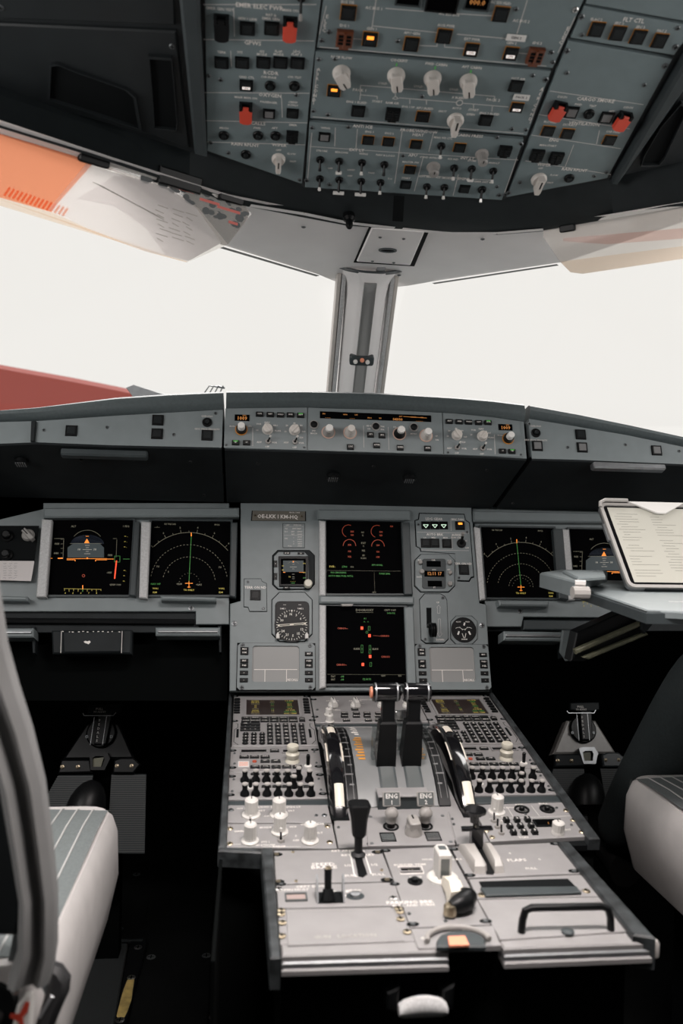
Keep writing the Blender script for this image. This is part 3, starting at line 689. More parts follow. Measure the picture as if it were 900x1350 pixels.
lettering(T, [(420, 92, 'A', .0058), (419, 98, 'I', .0058), (418, 104, 'R', .0058), (417, 114, 'C', .0058), (416, 120, 'O', .0058), (415, 126, 'N', .0058), (414, 132, 'D', .0058), (714, 118, 'A', .0058), (711, 124, 'I', .0058), (709, 130, 'R', .0058), (705, 139, 'C', .0058), (703, 145, 'O', .0058), (701, 151, 'N', .0058), (699, 157, 'D', .0058)])
lettering(T, [(450, 76, 'PACK FLOW', .0042), (526, 80, 'COCKPIT', .0046), (575, 85, 'FWD CABIN', .0046), (622, 89, 'AFT CABIN', .0046), (474, 119, 'PACK 1', .005), (650, 132, 'PACK 2', .005), (504, 110, 'COLD', .004), (551, 114, 'COLD', .004), (598, 118, 'COLD', .004), (470, 135, 'ENG 1 BLEED', .0042), (497, 134, 'START', .0042), (517, 136, 'RAM AIR', .0042), (538, 141, 'ENG 1 HP', .0036), (560, 143, 'APU BLEED', .0042), (604, 129, 'X BLEED', .0042), (583, 147, 'SHUT', .004), (602, 143, 'AUTO', .004), (620, 151, 'OPEN', .004), (624, 145, 'START', .0042), (645, 150, 'ENG 2 BLEED', .0042), (683, 104, 'HOT AIR', .0042)], 'print', name='small_lettering')
screws(T, [(420, 78), (441, 77.5), (413, 146), (432, 151), (556, 127), (702, 99.5), (719, 104), (674.5, 170), (693, 171)])
# --- anti ice / exterior lights / signs
T = Thing(OH, *OH.uv(540, 215), 'overhead_control_unit', 'overhead panel with rows of toggle switches for lights, lowest in the centre column', 'panel')
plate(T, [(408, 161), (402, 247), (661, 264), (690, 184)])
buttons(T, [(427.5, 180)], .0155, .0135, face='cap_grey'); buttons(T, [(485, 184), (511.5, 186), (548, 189.5)], .0165, .0140, **am); buttons(T, [(605.5, 194)], .017, .0145, **am)
buttons(T, [(540, 223)], .0165, .0140, face='cap_dark', **am); buttons(T, [(534.5, 243), (612, 248.5)], .0155, .0135)
put(T, 'switch_guard', m_cover(.019, .0165), 665, 197.5)
put(T, 'knob', m_rib(.0075, .020, 'knob_grey', 'knob_grey'), 635, 203); put(T, 'knob', m_rib(.0078, .016, 'knob_grey', 'knob_grey'), 571, 220)
for x, y, k in ((422, 210, 'k'), (447, 212, 'w'), (477, 214, 's'), (506.5, 216.5, 'k'), (421.5, 235, 's'), (447, 236.5, 'W'), (476, 238.5, 'W'), (501.5, 240, 's'), (581.5, 192, 's'), (598.5, 221, 's'), (621.5, 222, 'w'), (650, 225, 's'), (562.5, 245.5, 's'), (585.5, 246.5, 's'), (635, 249.5, 'B')):
    me = {'k': m_toggle(.0062, 'black', .015), 's': m_toggle(.0062, 'knob_white', .0165), 'w': m_toggle(.0062, 'white', .015, wide=.009), 'W': m_toggle(.0062, 'white', .018, wide=.017), 'B': m_toggle(.0068, 'metal', .018)}[k]
    put(T, 'toggle_switch', me, x, y)
lines(T, [[(411, 175), (405, 240)], [(442, 168), (441, 193)], [(471, 170), (469, 195)], [(408, 193), (523, 201), (683, 211)], [(530, 172), (520, 242)], [(571, 176), (565, 200)], [(558, 206), (546, 252)], [(604, 230), (597, 258)], [(556, 231), (650, 238)], [(681, 208), (664, 257)]])
lettering(T, [(478, 167, 'ANTI ICE', .006), (552, 173, 'PROBE/WINDOW', .0058), (551, 178, 'HEAT', .0058), (619, 179, 'CABIN PRESS', .0058), (470, 198, 'EXT LT', .006), (544, 205, 'APU', .006), (616, 209, 'INT LT', .006), (611, 236, 'SIGNS', .006)])
lettering(T, [(429, 169, 'WING', .004), (487, 174, 'ENG 1', .004), (513, 176, 'ENG 2', .004), (424, 199, 'STROBE', .004), (450, 201, 'BEACON', .004), (479, 203, 'WING', .004), (508, 205, 'NAV & LOGO', .004), (435, 222, 'OFF', .0038), (463, 224, 'LAND', .0038), (461, 232, 'OFF', .0038), (489, 228, 'TAXI', .0038), (514, 236, 'T.O', .0038), (541, 214, 'MASTER SW', .004), (535, 235, 'START', .004), (568, 208, 'OVHD INTEG LT', .004), (597, 210, 'ICE IND', .004), (622, 212, 'DOME', .004), (651, 215, 'ANN LT', .004), (562, 233, 'SEAT BELTS', .004), (587, 235, 'NO SMOKING', .004), (637, 240, 'EMER EXIT LT', .004), (584, 182, 'MAN V/S CTL', .004)], 'print', name='small_lettering')
screws(T, [(411, 168), (459, 167), (531, 205), (434, 243), (655, 181), (686, 189), (655, 246)]); screws(T, [(404, 237.5), (658, 257), (666, 256)], .0038)
# --- flight control panel
T = Thing(OH, *OH.uv(830, 45), 'overhead_control_unit', 'small right overhead panel with a single row of four dark buttons', 'panel')
plate(T, [(770, 8), (915, 35), (888, 73), (752, 50)])
buttons(T, [(786, 38), (814, 43), (841, 48), (869, 53)], .0175, .0185, **am)
lettering(T, [(835, 27, 'FLT CTL', .0066)]); lettering(T, [(786, 26, 'ELAC 2', .0042), (816, 31, 'SEC 2', .0042), (844, 36, 'SEC 3', .0042), (872, 41, 'FAC 2', .0042)], 'print', name='small_lettering')
screws(T, [(767, 46), (893, 37)]); screws(T, [(766, 22), (890, 62)], .0042)
T = Thing(OH, *OH.uv(850, 0), 'overhead_control_unit', 'plain blank overhead panel at the upper right corner', 'panel')
plate(T, [(790, -60), (772, 5), (919, 31), (960, -60)])
# --- cargo smoke panel
T = Thing(OH, *OH.uv(765, 150), 'overhead_control_unit', 'right overhead panel with two red guards, ventilation buttons and wiper knob', 'panel')
plate(T, [(749, 54), (886, 78), (800, 235), (668, 260)])
buttons(T, [(753, 147.5), (799, 154.5)], .0175, .0165, face='cap_grey'); buttons(T, [(722, 172), (747.5, 175.5), (803, 184)], .0175, .0155, **am)
for x, y in ((735, 142), (820, 155)): put(T, 'switch_guard', m_guard(.0195, .022, 'red_guard'), x, y, rot=-.15, label='red switch guard')
for x, y in ((707.5, 203), (733, 206.5)): put(T, 'switch_guard', m_cover(.0195, .018), x, y)
put(T, 'round_button', m_round(.0078), 776, 150); put(T, 'round_button', m_round(.0078), 750, 234.5)
put(T, 'knob', m_bar(.0118), 710, 236)
lines(T, [[(725, 120), (848, 138)], [(710, 151), (830, 170)], [(700, 178), (818, 196)], [(692, 212), (805, 230)], [(756, 191), (745, 219)], [(790, 172), (786, 190)]])
lettering(T, [(785, 132, 'CARGO SMOKE', .0066), (770, 163.5, 'VENTILATION', .0062), (730, 185, 'ENG', .0062), (717, 217.5, 'WIPER', .0062), (757, 224, 'RAIN RPLNT', .0062)], 'print')
lettering(T, [(741, 128, 'DISCH', .004), (762, 138, 'FWD', .004), (781, 140, 'TEST', .004), (806, 147, 'AFT', .004), (828, 142, 'DISCH', .004), (725, 161, 'BLOWER', .004), (751, 165, 'EXTRACT', .004), (808, 174, 'CAB FANS', .004), (722, 192, 'MAN START', .004), (712, 222, 'OFF', .0038), (730, 231, 'SLOW', .0038), (725, 241, 'FAST', .0038)], 'print', name='small_lettering')
screws(T, [(747, 96), (849, 112), (799, 227), (783, 232), (685, 240.5), (687, 190)]); screws(T, [(747, 67), (876, 87), (670, 254), (719, 105)], .0042)
# ================================================================ glareshield control panels
def gs_panel(label, pts):
    T = Thing(GS, *GS.uv((pts[0][0] + pts[1][0]) / 2, (pts[0][1] + pts[2][1]) / 2), 'glareshield_control_unit', label, 'panel')
    b = MB(); b.slab(GS.px(pts), 0, .002, .0004); T.part('plate', b, ['paint']); return T
def gkey(T, x, y, t, w=.0125, hh=.0095, lit=None):
    p = T.fr.uv(x, y)
    o = T.part('push_button', m_key(w, hh, .004, 'cap_dark', 'print', .42, t), None, p.x, p.y - (.0 if not lit else 0), .002)
    if lit: b = MB(); b.flat(rect(-w * .32, hh * .16, w * .32, hh * .38), .0043); T.part('light', b, ['green_lit'], p.x, p.y, .002, parent=o)
def efis(xs, right=False):
    lab = ['left', 'right'][right]
    T = gs_panel(f'{lab} barometer and navigation display control panel on the glareshield', xs['pts'])
    x, y = xs['disp']; p = T.fr.uv(x, y); b = MB(); b.slab(rect(-.0135, -.0062, .0135, .0062), 0, .001); o = T.part('display', b, ['screen'], p.x, p.y, .002)
    b = MB(); b.text('1009', 0, -.0015, .0095, .0013); b.text('QNH', .004, .0045, .003, .0013); T.part('digits', b, ['amber_dim'], p.x, p.y, .002, parent=o)
    x, y = xs['baro']; p = T.fr.uv(x, y)
    b = MB(); b.mt(1).lathe(0, 0, [(.0115, 0), (.0115, .001), (.010, .001)], 24); b.mt(0).lathe(0, 0, [(.0098, 0), (.0094, .009), (.0072, .010)], 20); b.mt(2).lathe(0, 0, [(.0068, .009), (.0066, .021), (.0055, .0225)], 18)
    T.part('knob', b, ['black', 'amber_edge', 'white'], p.x, p.y, .002)
    for x, y in xs['keys']: pass
    for (x, y), t, l in zip(xs['keys'], xs['kt'], xs['kl']): gkey(T, x, y, t, .0125, .0085, l)
    for x, y in xs['rot']:
        p = T.fr.uv(x, y); b = MB(); b.mt(0).lathe(0, 0, [(.0102, 0), (.0102, .0015), (.0092, .0025), (.0088, .009), (.0075, .0105)], 22); b.box(-.0018, .0018, -.0085, .0085, .0105, .0125, .0005)
        T.part('knob', b, ['knob_over'], p.x, p.y, .002, rot=.6 if x == xs['rot'][0][0] else -.7)
    for x, y in xs['tog']: put(T, 'toggle_switch', m_toggle(.0052, 'knob_white', .013, .9, ring='knob_grey'), x, y, .002, rot=-.5)
    lettering(T, xs['txt'], h=.0024); lines(T, xs['lin'], h=.0023)
    for x, y in xs['scr']: put(T, 'screw', m_screw(.0022), x, y, .002)
efis(dict(pts=[(297, 539), (404.5, 537.7), (404, 594), (295, 590.5)], disp=(319, 551.5), baro=(318, 567), keys=[(342, 547), (356, 547.5), (369.5, 548), (382.5, 548), (396, 548.5), (310.5, 584.5), (325, 584.5)],
    kt=['CSTR', 'WPT', 'VOR.D', 'NDB', 'ARPT', 'FD', 'LS'], kl=[0, 0, 0, 0, 1, 1, 0], rot=[(352.5, 567), (388, 568)], tog=[(353, 583), (388.5, 583.5)],
    txt=[(352, 557, 'NAV', .004), (341, 559, 'VOR', .0038), (339, 567, 'LS', .0038), (366, 568, 'PLAN', .0038), (363, 561, 'ARC', .0038), (341.5, 583, 'ADF', .004), (361.5, 583.5, 'VOR', .004), (352, 589, 'OFF', .0038), (388, 558, '40', .004), (378, 561, '20', .004), (397, 561, '80', .004), (376, 569, '10', .004), (400, 569, '160', .004), (397, 577, '320', .004), (377, 583.5, 'ADF', .004), (397, 584, 'VOR', .004), (388, 590, 'OFF', .0038), (306, 562, 'IN HG', .003), (329, 562, 'HPA', .003)],
    lin=[[(333, 564), (333, 588)]], scr=[(298, 587), (401, 590)]))
efis(dict(pts=[(583.5, 545), (684, 555.5), (689, 603), (585, 599.3)], disp=(665.5, 564), baro=(669, 579), keys=[(591.5, 556.5), (604.5, 557), (617, 557.5), (630, 558), (642.5, 558), (661.5, 595.5), (674, 596)],
    kt=['ARPT', 'NDB', 'VOR.D', 'WPT', 'CSTR', 'LS', 'FD'], kl=[0, 0, 0, 0, 1, 0, 1], rot=[(601.5, 574.5), (635, 576)], tog=[(602, 591), (635.5, 592)],
    txt=[(601, 565, '40', .004), (592, 568, '20', .004), (609, 568, '80', .004), (590, 575, '10', .004), (613, 576, '160', .004), (611, 583, '320', .004), (592, 591, 'ADF', .004), (611.5, 591.5, 'VOR', .004), (602, 597.5, 'OFF', .0038), (634, 565.5, 'NAV', .004), (624, 567, 'VOR', .0038), (621, 573, 'LS', .0038), (647, 577, 'PLAN', .0038), (644, 571, 'ARC', .0038), (626, 592, 'ADF', .004), (645, 592.5, 'VOR', .004), (635, 598.5, 'OFF', .0038), (659, 574, 'IN HG', .003)],
    lin=[[(651.5, 573), (652.5, 599)]], scr=[(590, 597), (686, 600)]), True)
T = gs_panel('centre autopilot control panel with amber speed and altitude display', [(406, 537.8), (582, 544.6), (584, 599.2), (405.6, 594.2)])
p, q = T.fr.uv(421.5, 553), T.fr.uv(567.5, 546.5); b = MB(); d0 = T.fr.px([(421.5, 543), (567.5, 548.5), (568, 557), (421.5, 552)]); b.slab(d0, .002, .003); dsp = T.part('display', b, ['screen'])
b = MB()
for x, y, t, s in ((427, 545.5, 'SPD', .0035), (455, 546.5, 'HDG', .0035), (469.5, 547, 'LAT', .0035), (487, 551, 'HDG', .0035), (501, 551.5, 'V/S', .0035), (528, 549, 'ALT', .0035), (524, 553, '04000', .0075), (545, 550, 'LVL/CH', .0032), (556, 550.5, 'V/S', .0035), (432, 550.5, '- - -', .006), (464, 551.5, '- - -', .006), (553, 555, '- - - -', .006)):
    p = T.fr.uv(x, y, .0035); b.text(t, p.x, p.y, s, .0034)
b.line(T.fr.uv(531, 550), T.fr.uv(562, 552), .0008, .0034); o = T.part('digits', b, ['amber_dim'], parent=None)
for x, y in ((413.5, 560.5), (495, 563), (545, 564)):
    p = T.fr.uv(x, y); b = MB(); b.mt(0).lathe(0, 0, [(.0085, 0), (.0085, .0016), (.0068, .0016)], 20); b.mt(1).lathe(0, 0, [(.0066, 0), (.0066, .003), (.0055, .0036)], 18); T.part('round_button', b, ['knob_grey', 'black'], p.x, p.y, .002)
def selknob(x, y, mid, top, tilt_=0):
    p = T.fr.uv(x, y); b = MB(); b.mt(0).lathe(0, 0, [(.0128, 0), (.0128, .0012), (.0115, .0012)], 24); b.mt(1).lathe(0, 0, [(.0112, 0), (.0106, .004), (.0085, .009), (.0078, .014), (.0076, .016)], 22)
    b.mt(2).slab([((.0072 if i % 2 else .0066) * math.cos(PI * i / 12), (.0072 if i % 2 else .0066) * math.sin(PI * i / 12)) for i in range(24)], .016, .024, .001)
    T.part('knob', b, ['knob_ring' if 'knob_ring' in MT else (mat('knob_ring', (.62, .42, .34), .5) and 'knob_ring'), mid, top], p.x, p.y, .002)
selknob(432.5, 570.5, 'knob_grey', 'white'); selknob(461, 571, 'knob_over', 'knob_over'); selknob(526, 572.5, 'black', 'white'); selknob(561, 575, 'knob_over', 'white')
for x, y, t, l in ((488, 574, 'AP1', 0), (503, 575, 'AP2', 0), (496, 588, 'A/THR', 0), (461.5, 590, 'LOC', 0), (527, 591, 'EXPED', 0), (563, 592, 'APPR', 0)): gkey(T, x, y, t, .0118, .0095, l)
lines(T, [[(479, 561), (479.5, 590)], [(495, 545.5), (495.5, 554)], [(511.5, 563), (512.5, 593)]], .0009, h=.0024)
lettering(T, [(413.5, 568, 'SPD', .0036), (413.5, 571.5, 'MACH', .0036), (486, 561.5, 'HDG', .0036), (486, 565.5, 'V/S', .0036), (504, 562.5, 'TRK', .0036), (504, 566.5, 'FPA', .0036), (520, 563, '100', .0034), (545, 572, 'METRIC', .003), (575, 575, 'UP', .0034), (576, 580, 'DN', .0034)], h=.0024)

# ================================================================ main instrument panel: boards
IP = Thing(MP, 0, 0, 'instrument_board', 'wide grey main instrument panel under the glareshield', 'panel')
def bslab(T, pts, z0, z1, ch, m, nm, fr=None):
    b = MB(); b.slab((fr or T.fr).px(pts, z1), z0, z1, ch, True); return T.part(nm, b, [m])
bslab(IP, [(-120, 700), (-10, 687), (57, 671), (57, 663), (302, 663), (302, 823), (258, 823), (258, 806), (-120, 806)], -.02, -.012, .001, 'paint', 'left_board')
bslab(IP, [(622, 668), (930, 668), (930, 815), (690, 813), (687, 826), (640, 826), (640, 800)], -.02, -.012, .001, 'paint', 'right_board')
cb = [(317, 663), (317, 792), (303, 796), (302.4, 911), (646.7, 910), (641, 797), (632, 795), (621.5, 672), (621, 664)]
bslab(IP, cb, -.024, .0, .0015, 'paint', 'centre_board')
b = MB(); b.path(MP.px([(57, 680), (57, 669)]), .002, -.01)
# hoods above the displays and ledges below
bslab(IP, [(57, 669), (315, 669), (315, 681), (57, 682)], -.012, .006, .003, 'paint', 'display_hood')
bslab(IP, [(624, 673), (800, 676), (930, 678), (930, 690), (624, 687)], -.012, .006, .003, 'paint', 'display_hood')
bslab(IP, [(419, 671), (541, 672), (541, 685), (419, 684)], .0, .012, .003, 'paint', 'display_hood')
bslab(IP, [(421, 785), (546, 786.5), (546, 796), (421, 795)], .0, .014, .003, 'paint', 'display_shelf')
bslab(IP, [(449, 796), (466, 796), (464, 799), (451, 799)], .012, .017, .001, 'knob_grey', 'shelf_tab')
for pts, m in (([(211, 785), (285, 787), (285, 792), (212, 791)], 'paint'), ([(-12, 785), (36, 786), (36, 792), (-12, 791)], 'paint'), ([(657, 791), (724, 792), (723, 799), (659, 798)], 'paint')):
    bslab(IP, pts, -.012, .014, .003, m, 'grab_ledge')
for x, y, h in ((251.5, 800, -.012), (309, 822, 0), (635, 824.5, 0), (687.5, 804, -.012)): o = put(IP, 'screw', m_screw(.0055, 'metal_dull'), x, y, h)
# dark structure under the boards
bslab(IP, [(-120, 803), (262, 803), (262, 834), (-120, 834)], -.03, -.021, .001, 'dark_paint', 'lower_rail')
b = MB(); b.tube([MP.W(*MP.uv(-60, 818, -.015)) * 0 + Vector((*MP.uv(-60, 818, -.015), -.015)), Vector((*MP.uv(256, 820, -.015), -.015))], .006, 8); IP.part('lower_tube', b, ['black'])
bslab(IP, [(625, 812), (930, 815), (930, 832), (625, 832)], -.035, -.026, .001, 'dark_paint', 'lower_rail')
for pts in ([(690, 817), (787, 818), (784, 831), (690, 830)],): bslab(IP, pts, -.026, -.016, .002, 'dark_grey', 'cover_strip')
bslab(IP, [(-120, 836), (300, 836), (300, 924), (-120, 924)], -.075, -.06, .001, 'felt', 'added_shade_board')  # added unseen board that keeps light off the left pedals
# pull-out table stowed on the left, and table edge handles
T = Thing(MP, *MP.uv(120, 845), 'stowed_table', 'black stowed tray table with scratched paint under the left displays', 'table')
bslab(T, [(68, 831), (174, 830), (173, 862), (69, 862)], -.03, -.004, .003, 'dark_paint', 'front')
bslab(T, [(82, 832), (162, 831), (160, 860), (83, 861)], -.006, .001, .003, 'dark_paint', 'flap')
for x in (81, 161):
    b = MB(); b.path(MP.px([(x, 832), (x - 1, 861)], .0016), .0012, .0016); T.part('worn_edge', b, ['print_dim'])
b = MB(); random.seed(4); c_ = MP.uv(115, 847)
b.flat([(c_.x + x * .006, c_.y + y * .0042) for x, y in ((-1.1, .3), (-.6, .7), (.1, .45), (.7, .8), (1.1, .1), (.5, -.9), (0, -.6), (-.7, -.3))], .0016)
for i in range(12):
    q = MP.uv(84 + i * 6.5 + random.uniform(-2, 2), 832.5 + random.uniform(0, 1)); b.flat([(q.x + random.uniform(.001, .003) * math.cos(a), q.y + .0009 * math.sin(a)) for a in (0, 1.2, 2.5, 3.6, 5)], .0016)
T.part('paint_chip', b, ['print'])
for lab, pts in (('dark grey table edge handle under the left navigation display', [(205, 827), (290, 827), (290, 838), (205, 838)]), ('dark grey table edge handle at the far left under the primary display', [(-30, 828), (44, 828), (44, 840), (-30, 840)]),
                 ('pale metal table edge handle under the right navigation display', [(664, 832), (742, 833), (741, 845), (664, 844)])):
    T = Thing(MP, *MP.uv((pts[0][0] + pts[1][0]) / 2, pts[0][1] + 5), 'table_handle', lab, 'handle', 'table edge handles under the instrument panel')
    bslab(T, pts, -.03, .012, .003, 'paint', 'bar'); x0, y0 = pts[0]; x1, y1 = pts[1]
    bslab(T, [(x0 + 3, y0 + 4), (x1 - 3, y1 + 4), (x1 - 3, y1 + 7), (x0 + 3, y0 + 7)], .010, .016, .001, 'metal_dull', 'lip')
    bslab(T, [(x1 - 3, y1 - 2), (x1 + 2, y1 - 2), (x1 + 2, y1 + 33), (x1 - 1, y1 + 33)], -.04, -.014, .001, 'dark_paint', 'bracket')
# ================================================================ display units
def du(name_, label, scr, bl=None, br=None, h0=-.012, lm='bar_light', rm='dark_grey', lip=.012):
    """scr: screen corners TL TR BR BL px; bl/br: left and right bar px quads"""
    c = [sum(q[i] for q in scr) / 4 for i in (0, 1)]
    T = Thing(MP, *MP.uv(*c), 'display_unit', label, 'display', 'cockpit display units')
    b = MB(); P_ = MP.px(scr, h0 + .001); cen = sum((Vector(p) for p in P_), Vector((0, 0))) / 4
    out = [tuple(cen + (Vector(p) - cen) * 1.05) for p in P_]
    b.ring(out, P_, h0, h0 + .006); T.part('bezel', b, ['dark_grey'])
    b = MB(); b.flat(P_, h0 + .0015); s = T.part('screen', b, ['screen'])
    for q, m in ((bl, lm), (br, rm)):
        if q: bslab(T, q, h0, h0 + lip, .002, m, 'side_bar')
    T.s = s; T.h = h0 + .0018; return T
class G:                                                  # screen graphics, one mesh with several emissive materials
    def __init__(s, T): s.T = T; s.b = MB(); s.ms = []
    def m(s, n):
        if n not in s.ms: s.ms.append(n)
        s.b.mt(s.ms.index(n)); return s
    def L(s, pts, w=.0007, z=0): s.b.path(MP.px(pts, s.T.h), w, s.T.h + z); return s
    def F(s, pts, z=0): s.b.flat(MP.px(pts, s.T.h), s.T.h + z); return s
    def X(s, x, y, t, sz=.005, z=.0001): p = MP.uv(x, y, s.T.h); s.b.text(t, p.x, p.y, sz * 1.2, s.T.h + z); return s
    def A(s, cx, cy_, r, a0, a1, n=24, w=.0007, dash=0, ry=None):
        P_ = [(cx + r * math.cos(math.radians(a0 + (a1 - a0) * i / n)), cy_ - (ry or r) * math.sin(math.radians(a0 + (a1 - a0) * i / n))) for i in range(n + 1)]
        if dash:
            for i in range(0, n, 2): s.L([P_[i], P_[i + 1]], w)
        else: s.L(P_, w)
        return s
    def end(s): o = s.T.part('screen_graphics', s.b, s.ms, parent=None); o['kind'] = 'stuff'; return o
def pfd(T, x0, y0, sx=1.0):
    g = G(T); X = lambda x: x0 + (x - 62) * sx; Y = lambda y: y0 + (y - 684)
    Pt = lambda *p: [(X(a), Y(c)) for a, c in p]
    # attitude ball
    g.m('s_blue').F([(X(115 + 22 * math.cos(math.radians(a))), Y(717 - 12 * math.sin(math.radians(a)))) for a in range(0, 181, 15)], -.0003)
    g.m('s_sky').F(Pt((97, 716), (131, 716), (137, 722), (137, 735), (89, 735), (89, 722)), -.0002)
    g.m('s_dim').A(X(115), Y(722), 23, 40, 140, 14, .0007).L(Pt((92, 716.5), (134, 716.5)), .0006)
    for dx, yy in ((3, 719), (2, 722), (6, 724.5), (2, 727), (4, 730)): g.m('s_white').L(Pt((115 - dx, yy), (115 + dx, yy)), .0007)
    g.X(X(104), Y(724.5), '10', .005).X(X(125), Y(724.5), '10', .005)
    g.m('s_amber').F(Pt((114.5, 710), (111, 716), (118, 716))).L(Pt((113, 707), (117, 707)), .001).L(Pt((88, 736.5), (141, 736.5)), .0010)
    g.L(Pt((88, 738), (99, 738), (99, 740)), .0013).L(Pt((141, 738), (126, 738), (126, 740)), .0013).F(Pt((114, 735), (116, 735), (116, 737), (114, 737)))
    g.L(Pt((76, 736), (83, 736)), .002).L(Pt((66, 736), (69, 736)), .0012).L(Pt((141, 737), (150, 737)), .001)
    # speed tape
    g.m('s_dim').L(Pt((71, 710), (84, 710), (83, 736)), .0007)
    for k in range(5): g.L(Pt((80, 711 + 6 * k), (83, 711 + 6 * k)), .0006)
    g.X(X(75), Y(717), '060', .0052).X(X(74), Y(729.5), '040', .0052).X(X(145), Y(732), '000', .0052).X(X(144), Y(755), '-005', .0046).X(X(97), Y(694), 'ALT', .0045).X(X(166), Y(694), '1 FD2', .0045).X(X(152), Y(771), 'QNH 1009', .004)
    # altitude tape
    g.L(Pt((149, 710), (154, 710)), .0006).L(Pt((154, 711), (153, 735)), .0006); g.m('s_green').L(Pt((151, 733), (158, 733), (158, 741), (151, 741), (151, 733)), .0009).L(Pt((162, 737), (171, 737)), .0011)
    g.m('s_red').L(Pt((153.5, 739), (151, 763)), .0026)
    for k, y in enumerate((707, 714, 721, 752, 759, 766)): g.m('s_yellow').L(Pt((164 - k * .4, y), (166 - k * .4, y)), .001).X(X(168 - k * .7), Y(y), '.', .004)
    # heading tape
    g.m('s_yellow').L(Pt((84, 776), (133, 777)), .0007)
    for k in range(9): g.L(Pt((85 + 6 * k, 776.5), (85 + 6 * k, 779 + (k % 2) * 1)), .0007)
    for k, t in enumerate('45678'): g.X(X(86 + 10.3 * k), Y(782), t, .0038)
    g.m('s_amber').L(Pt((109, 771.5), (109, 777)), .0016); g.m('s_green').L(Pt((109, 777), (109, 780)), .0014); g.m('s_dred').A(X(110), Y(759), 1.7, 0, 360, 10, .001)
    g.end()
def nd(T, cx, cy_, top, R, s=1.0, inner=True, sh=0):
    g = G(T); g.m('s_dim').A(cx, cy_, R, 40 - sh, 134 - sh, 30, .0008)
    for i in range(11):
        a = math.radians(45 - sh + i * 9); r1 = R + (4 if i % 2 == 0 else 2.3) * s; g.L([(cx + R * math.cos(a), cy_ - R * math.sin(a)), (cx + r1 * math.cos(a), cy_ - r1 * math.sin(a))], .0007)
        if i % 2 == 0: g.X(cx + (R + 7 * s) * math.cos(a), cy_ - (R + 7 * s) * math.sin(a), str(8 - i), .0045)
    g.A(cx, cy_, R * .76, 10 - sh, 172 - sh, 64, .0008, 1).A(cx, cy_, R * .52, 8 - sh, 170 - sh, 46, .0008, 1)
    if inner: g.A(cx, cy_, R * .27, 0, 180, 30, .0008, 1)
    for k in range(10): a = math.radians(18 * k + 8); g.L([(cx + R * .2 * math.cos(a), cy_ - R * .2 * math.sin(a)), (cx + R * .2 * math.cos(a) + 1, cy_ - R * .2 * math.sin(a))], .0007)
    g.m('s_green').L([(top[0], top[1] + 3), (cx, cy_ - 2)], .0011); g.m('s_amber').L([(top[0], top[1] - 2), (top[0], top[1] + 3)], .0018)
    g.L([(cx - 5 * s, cy_), (cx + 5 * s, cy_)], .0012).L([(cx, cy_ - 3 * s), (cx, cy_ + 6 * s)], .0012).L([(cx - 2 * s, cy_ + 5 * s), (cx + 2 * s, cy_ + 5 * s)], .001)
    g.m('s_yellow').X(cx, cy_ + 9 * s, 'TA ONLY', .0042); return g
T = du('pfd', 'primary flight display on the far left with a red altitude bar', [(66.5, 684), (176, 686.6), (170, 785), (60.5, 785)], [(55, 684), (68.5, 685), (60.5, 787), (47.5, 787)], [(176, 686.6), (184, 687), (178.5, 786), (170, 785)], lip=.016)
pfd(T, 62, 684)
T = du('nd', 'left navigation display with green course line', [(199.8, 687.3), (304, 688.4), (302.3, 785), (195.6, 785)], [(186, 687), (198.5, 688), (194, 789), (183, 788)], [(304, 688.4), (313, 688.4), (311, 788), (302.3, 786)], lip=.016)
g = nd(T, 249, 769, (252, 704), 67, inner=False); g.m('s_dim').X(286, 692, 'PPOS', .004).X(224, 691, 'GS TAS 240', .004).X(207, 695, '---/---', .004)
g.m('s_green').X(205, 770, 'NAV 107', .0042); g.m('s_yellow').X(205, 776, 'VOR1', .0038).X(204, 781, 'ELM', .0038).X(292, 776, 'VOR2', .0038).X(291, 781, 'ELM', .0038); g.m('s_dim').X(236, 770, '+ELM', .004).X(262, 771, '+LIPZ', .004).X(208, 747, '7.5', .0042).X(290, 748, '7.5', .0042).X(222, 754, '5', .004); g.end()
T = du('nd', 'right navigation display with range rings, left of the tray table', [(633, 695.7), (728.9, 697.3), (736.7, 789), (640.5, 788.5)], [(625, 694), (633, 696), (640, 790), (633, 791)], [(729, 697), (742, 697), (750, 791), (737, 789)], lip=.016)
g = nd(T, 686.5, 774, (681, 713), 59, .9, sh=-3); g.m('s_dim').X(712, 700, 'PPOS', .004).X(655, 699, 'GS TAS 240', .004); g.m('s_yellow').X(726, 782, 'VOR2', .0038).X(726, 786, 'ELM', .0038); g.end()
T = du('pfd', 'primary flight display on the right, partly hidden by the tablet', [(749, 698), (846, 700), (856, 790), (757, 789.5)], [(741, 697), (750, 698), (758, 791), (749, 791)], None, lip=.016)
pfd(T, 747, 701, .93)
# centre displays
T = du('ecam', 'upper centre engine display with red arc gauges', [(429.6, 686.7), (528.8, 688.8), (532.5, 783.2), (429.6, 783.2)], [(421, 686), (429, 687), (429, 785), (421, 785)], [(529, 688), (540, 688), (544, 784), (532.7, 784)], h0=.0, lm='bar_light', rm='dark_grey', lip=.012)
g = G(T)
for cx, yy in ((459, 700), (497, 700.5)):
    g.m('s_dred').A(cx, yy, 8, 65, 250, 18, .0009); g.X(cx + 5, yy + 1, 'XX', .0042).X(cx + 5, yy + 5.5, 'XX', .0038)
for cx, yy in ((460.5, 719.5), (498, 720)):
    g.m('s_dred').A(cx, yy, 8.3, -2, 182, 18, .0010); g.X(cx, yy - 1, 'XX', .0042).X(cx, yy + 7.5, 'XX', .0038).X(cx, yy + 14.5, 'XX', .0042)
g.m('s_dim').X(478, 702, 'N1', .004).X(478, 706, '%', .004).X(479, 716, 'EGT', .0045).X(479, 720, 'C', .004).X(479, 726, 'N2', .0045).X(479, 732.5, 'FF', .0045).X(479, 736, 'KG/H', .0038)
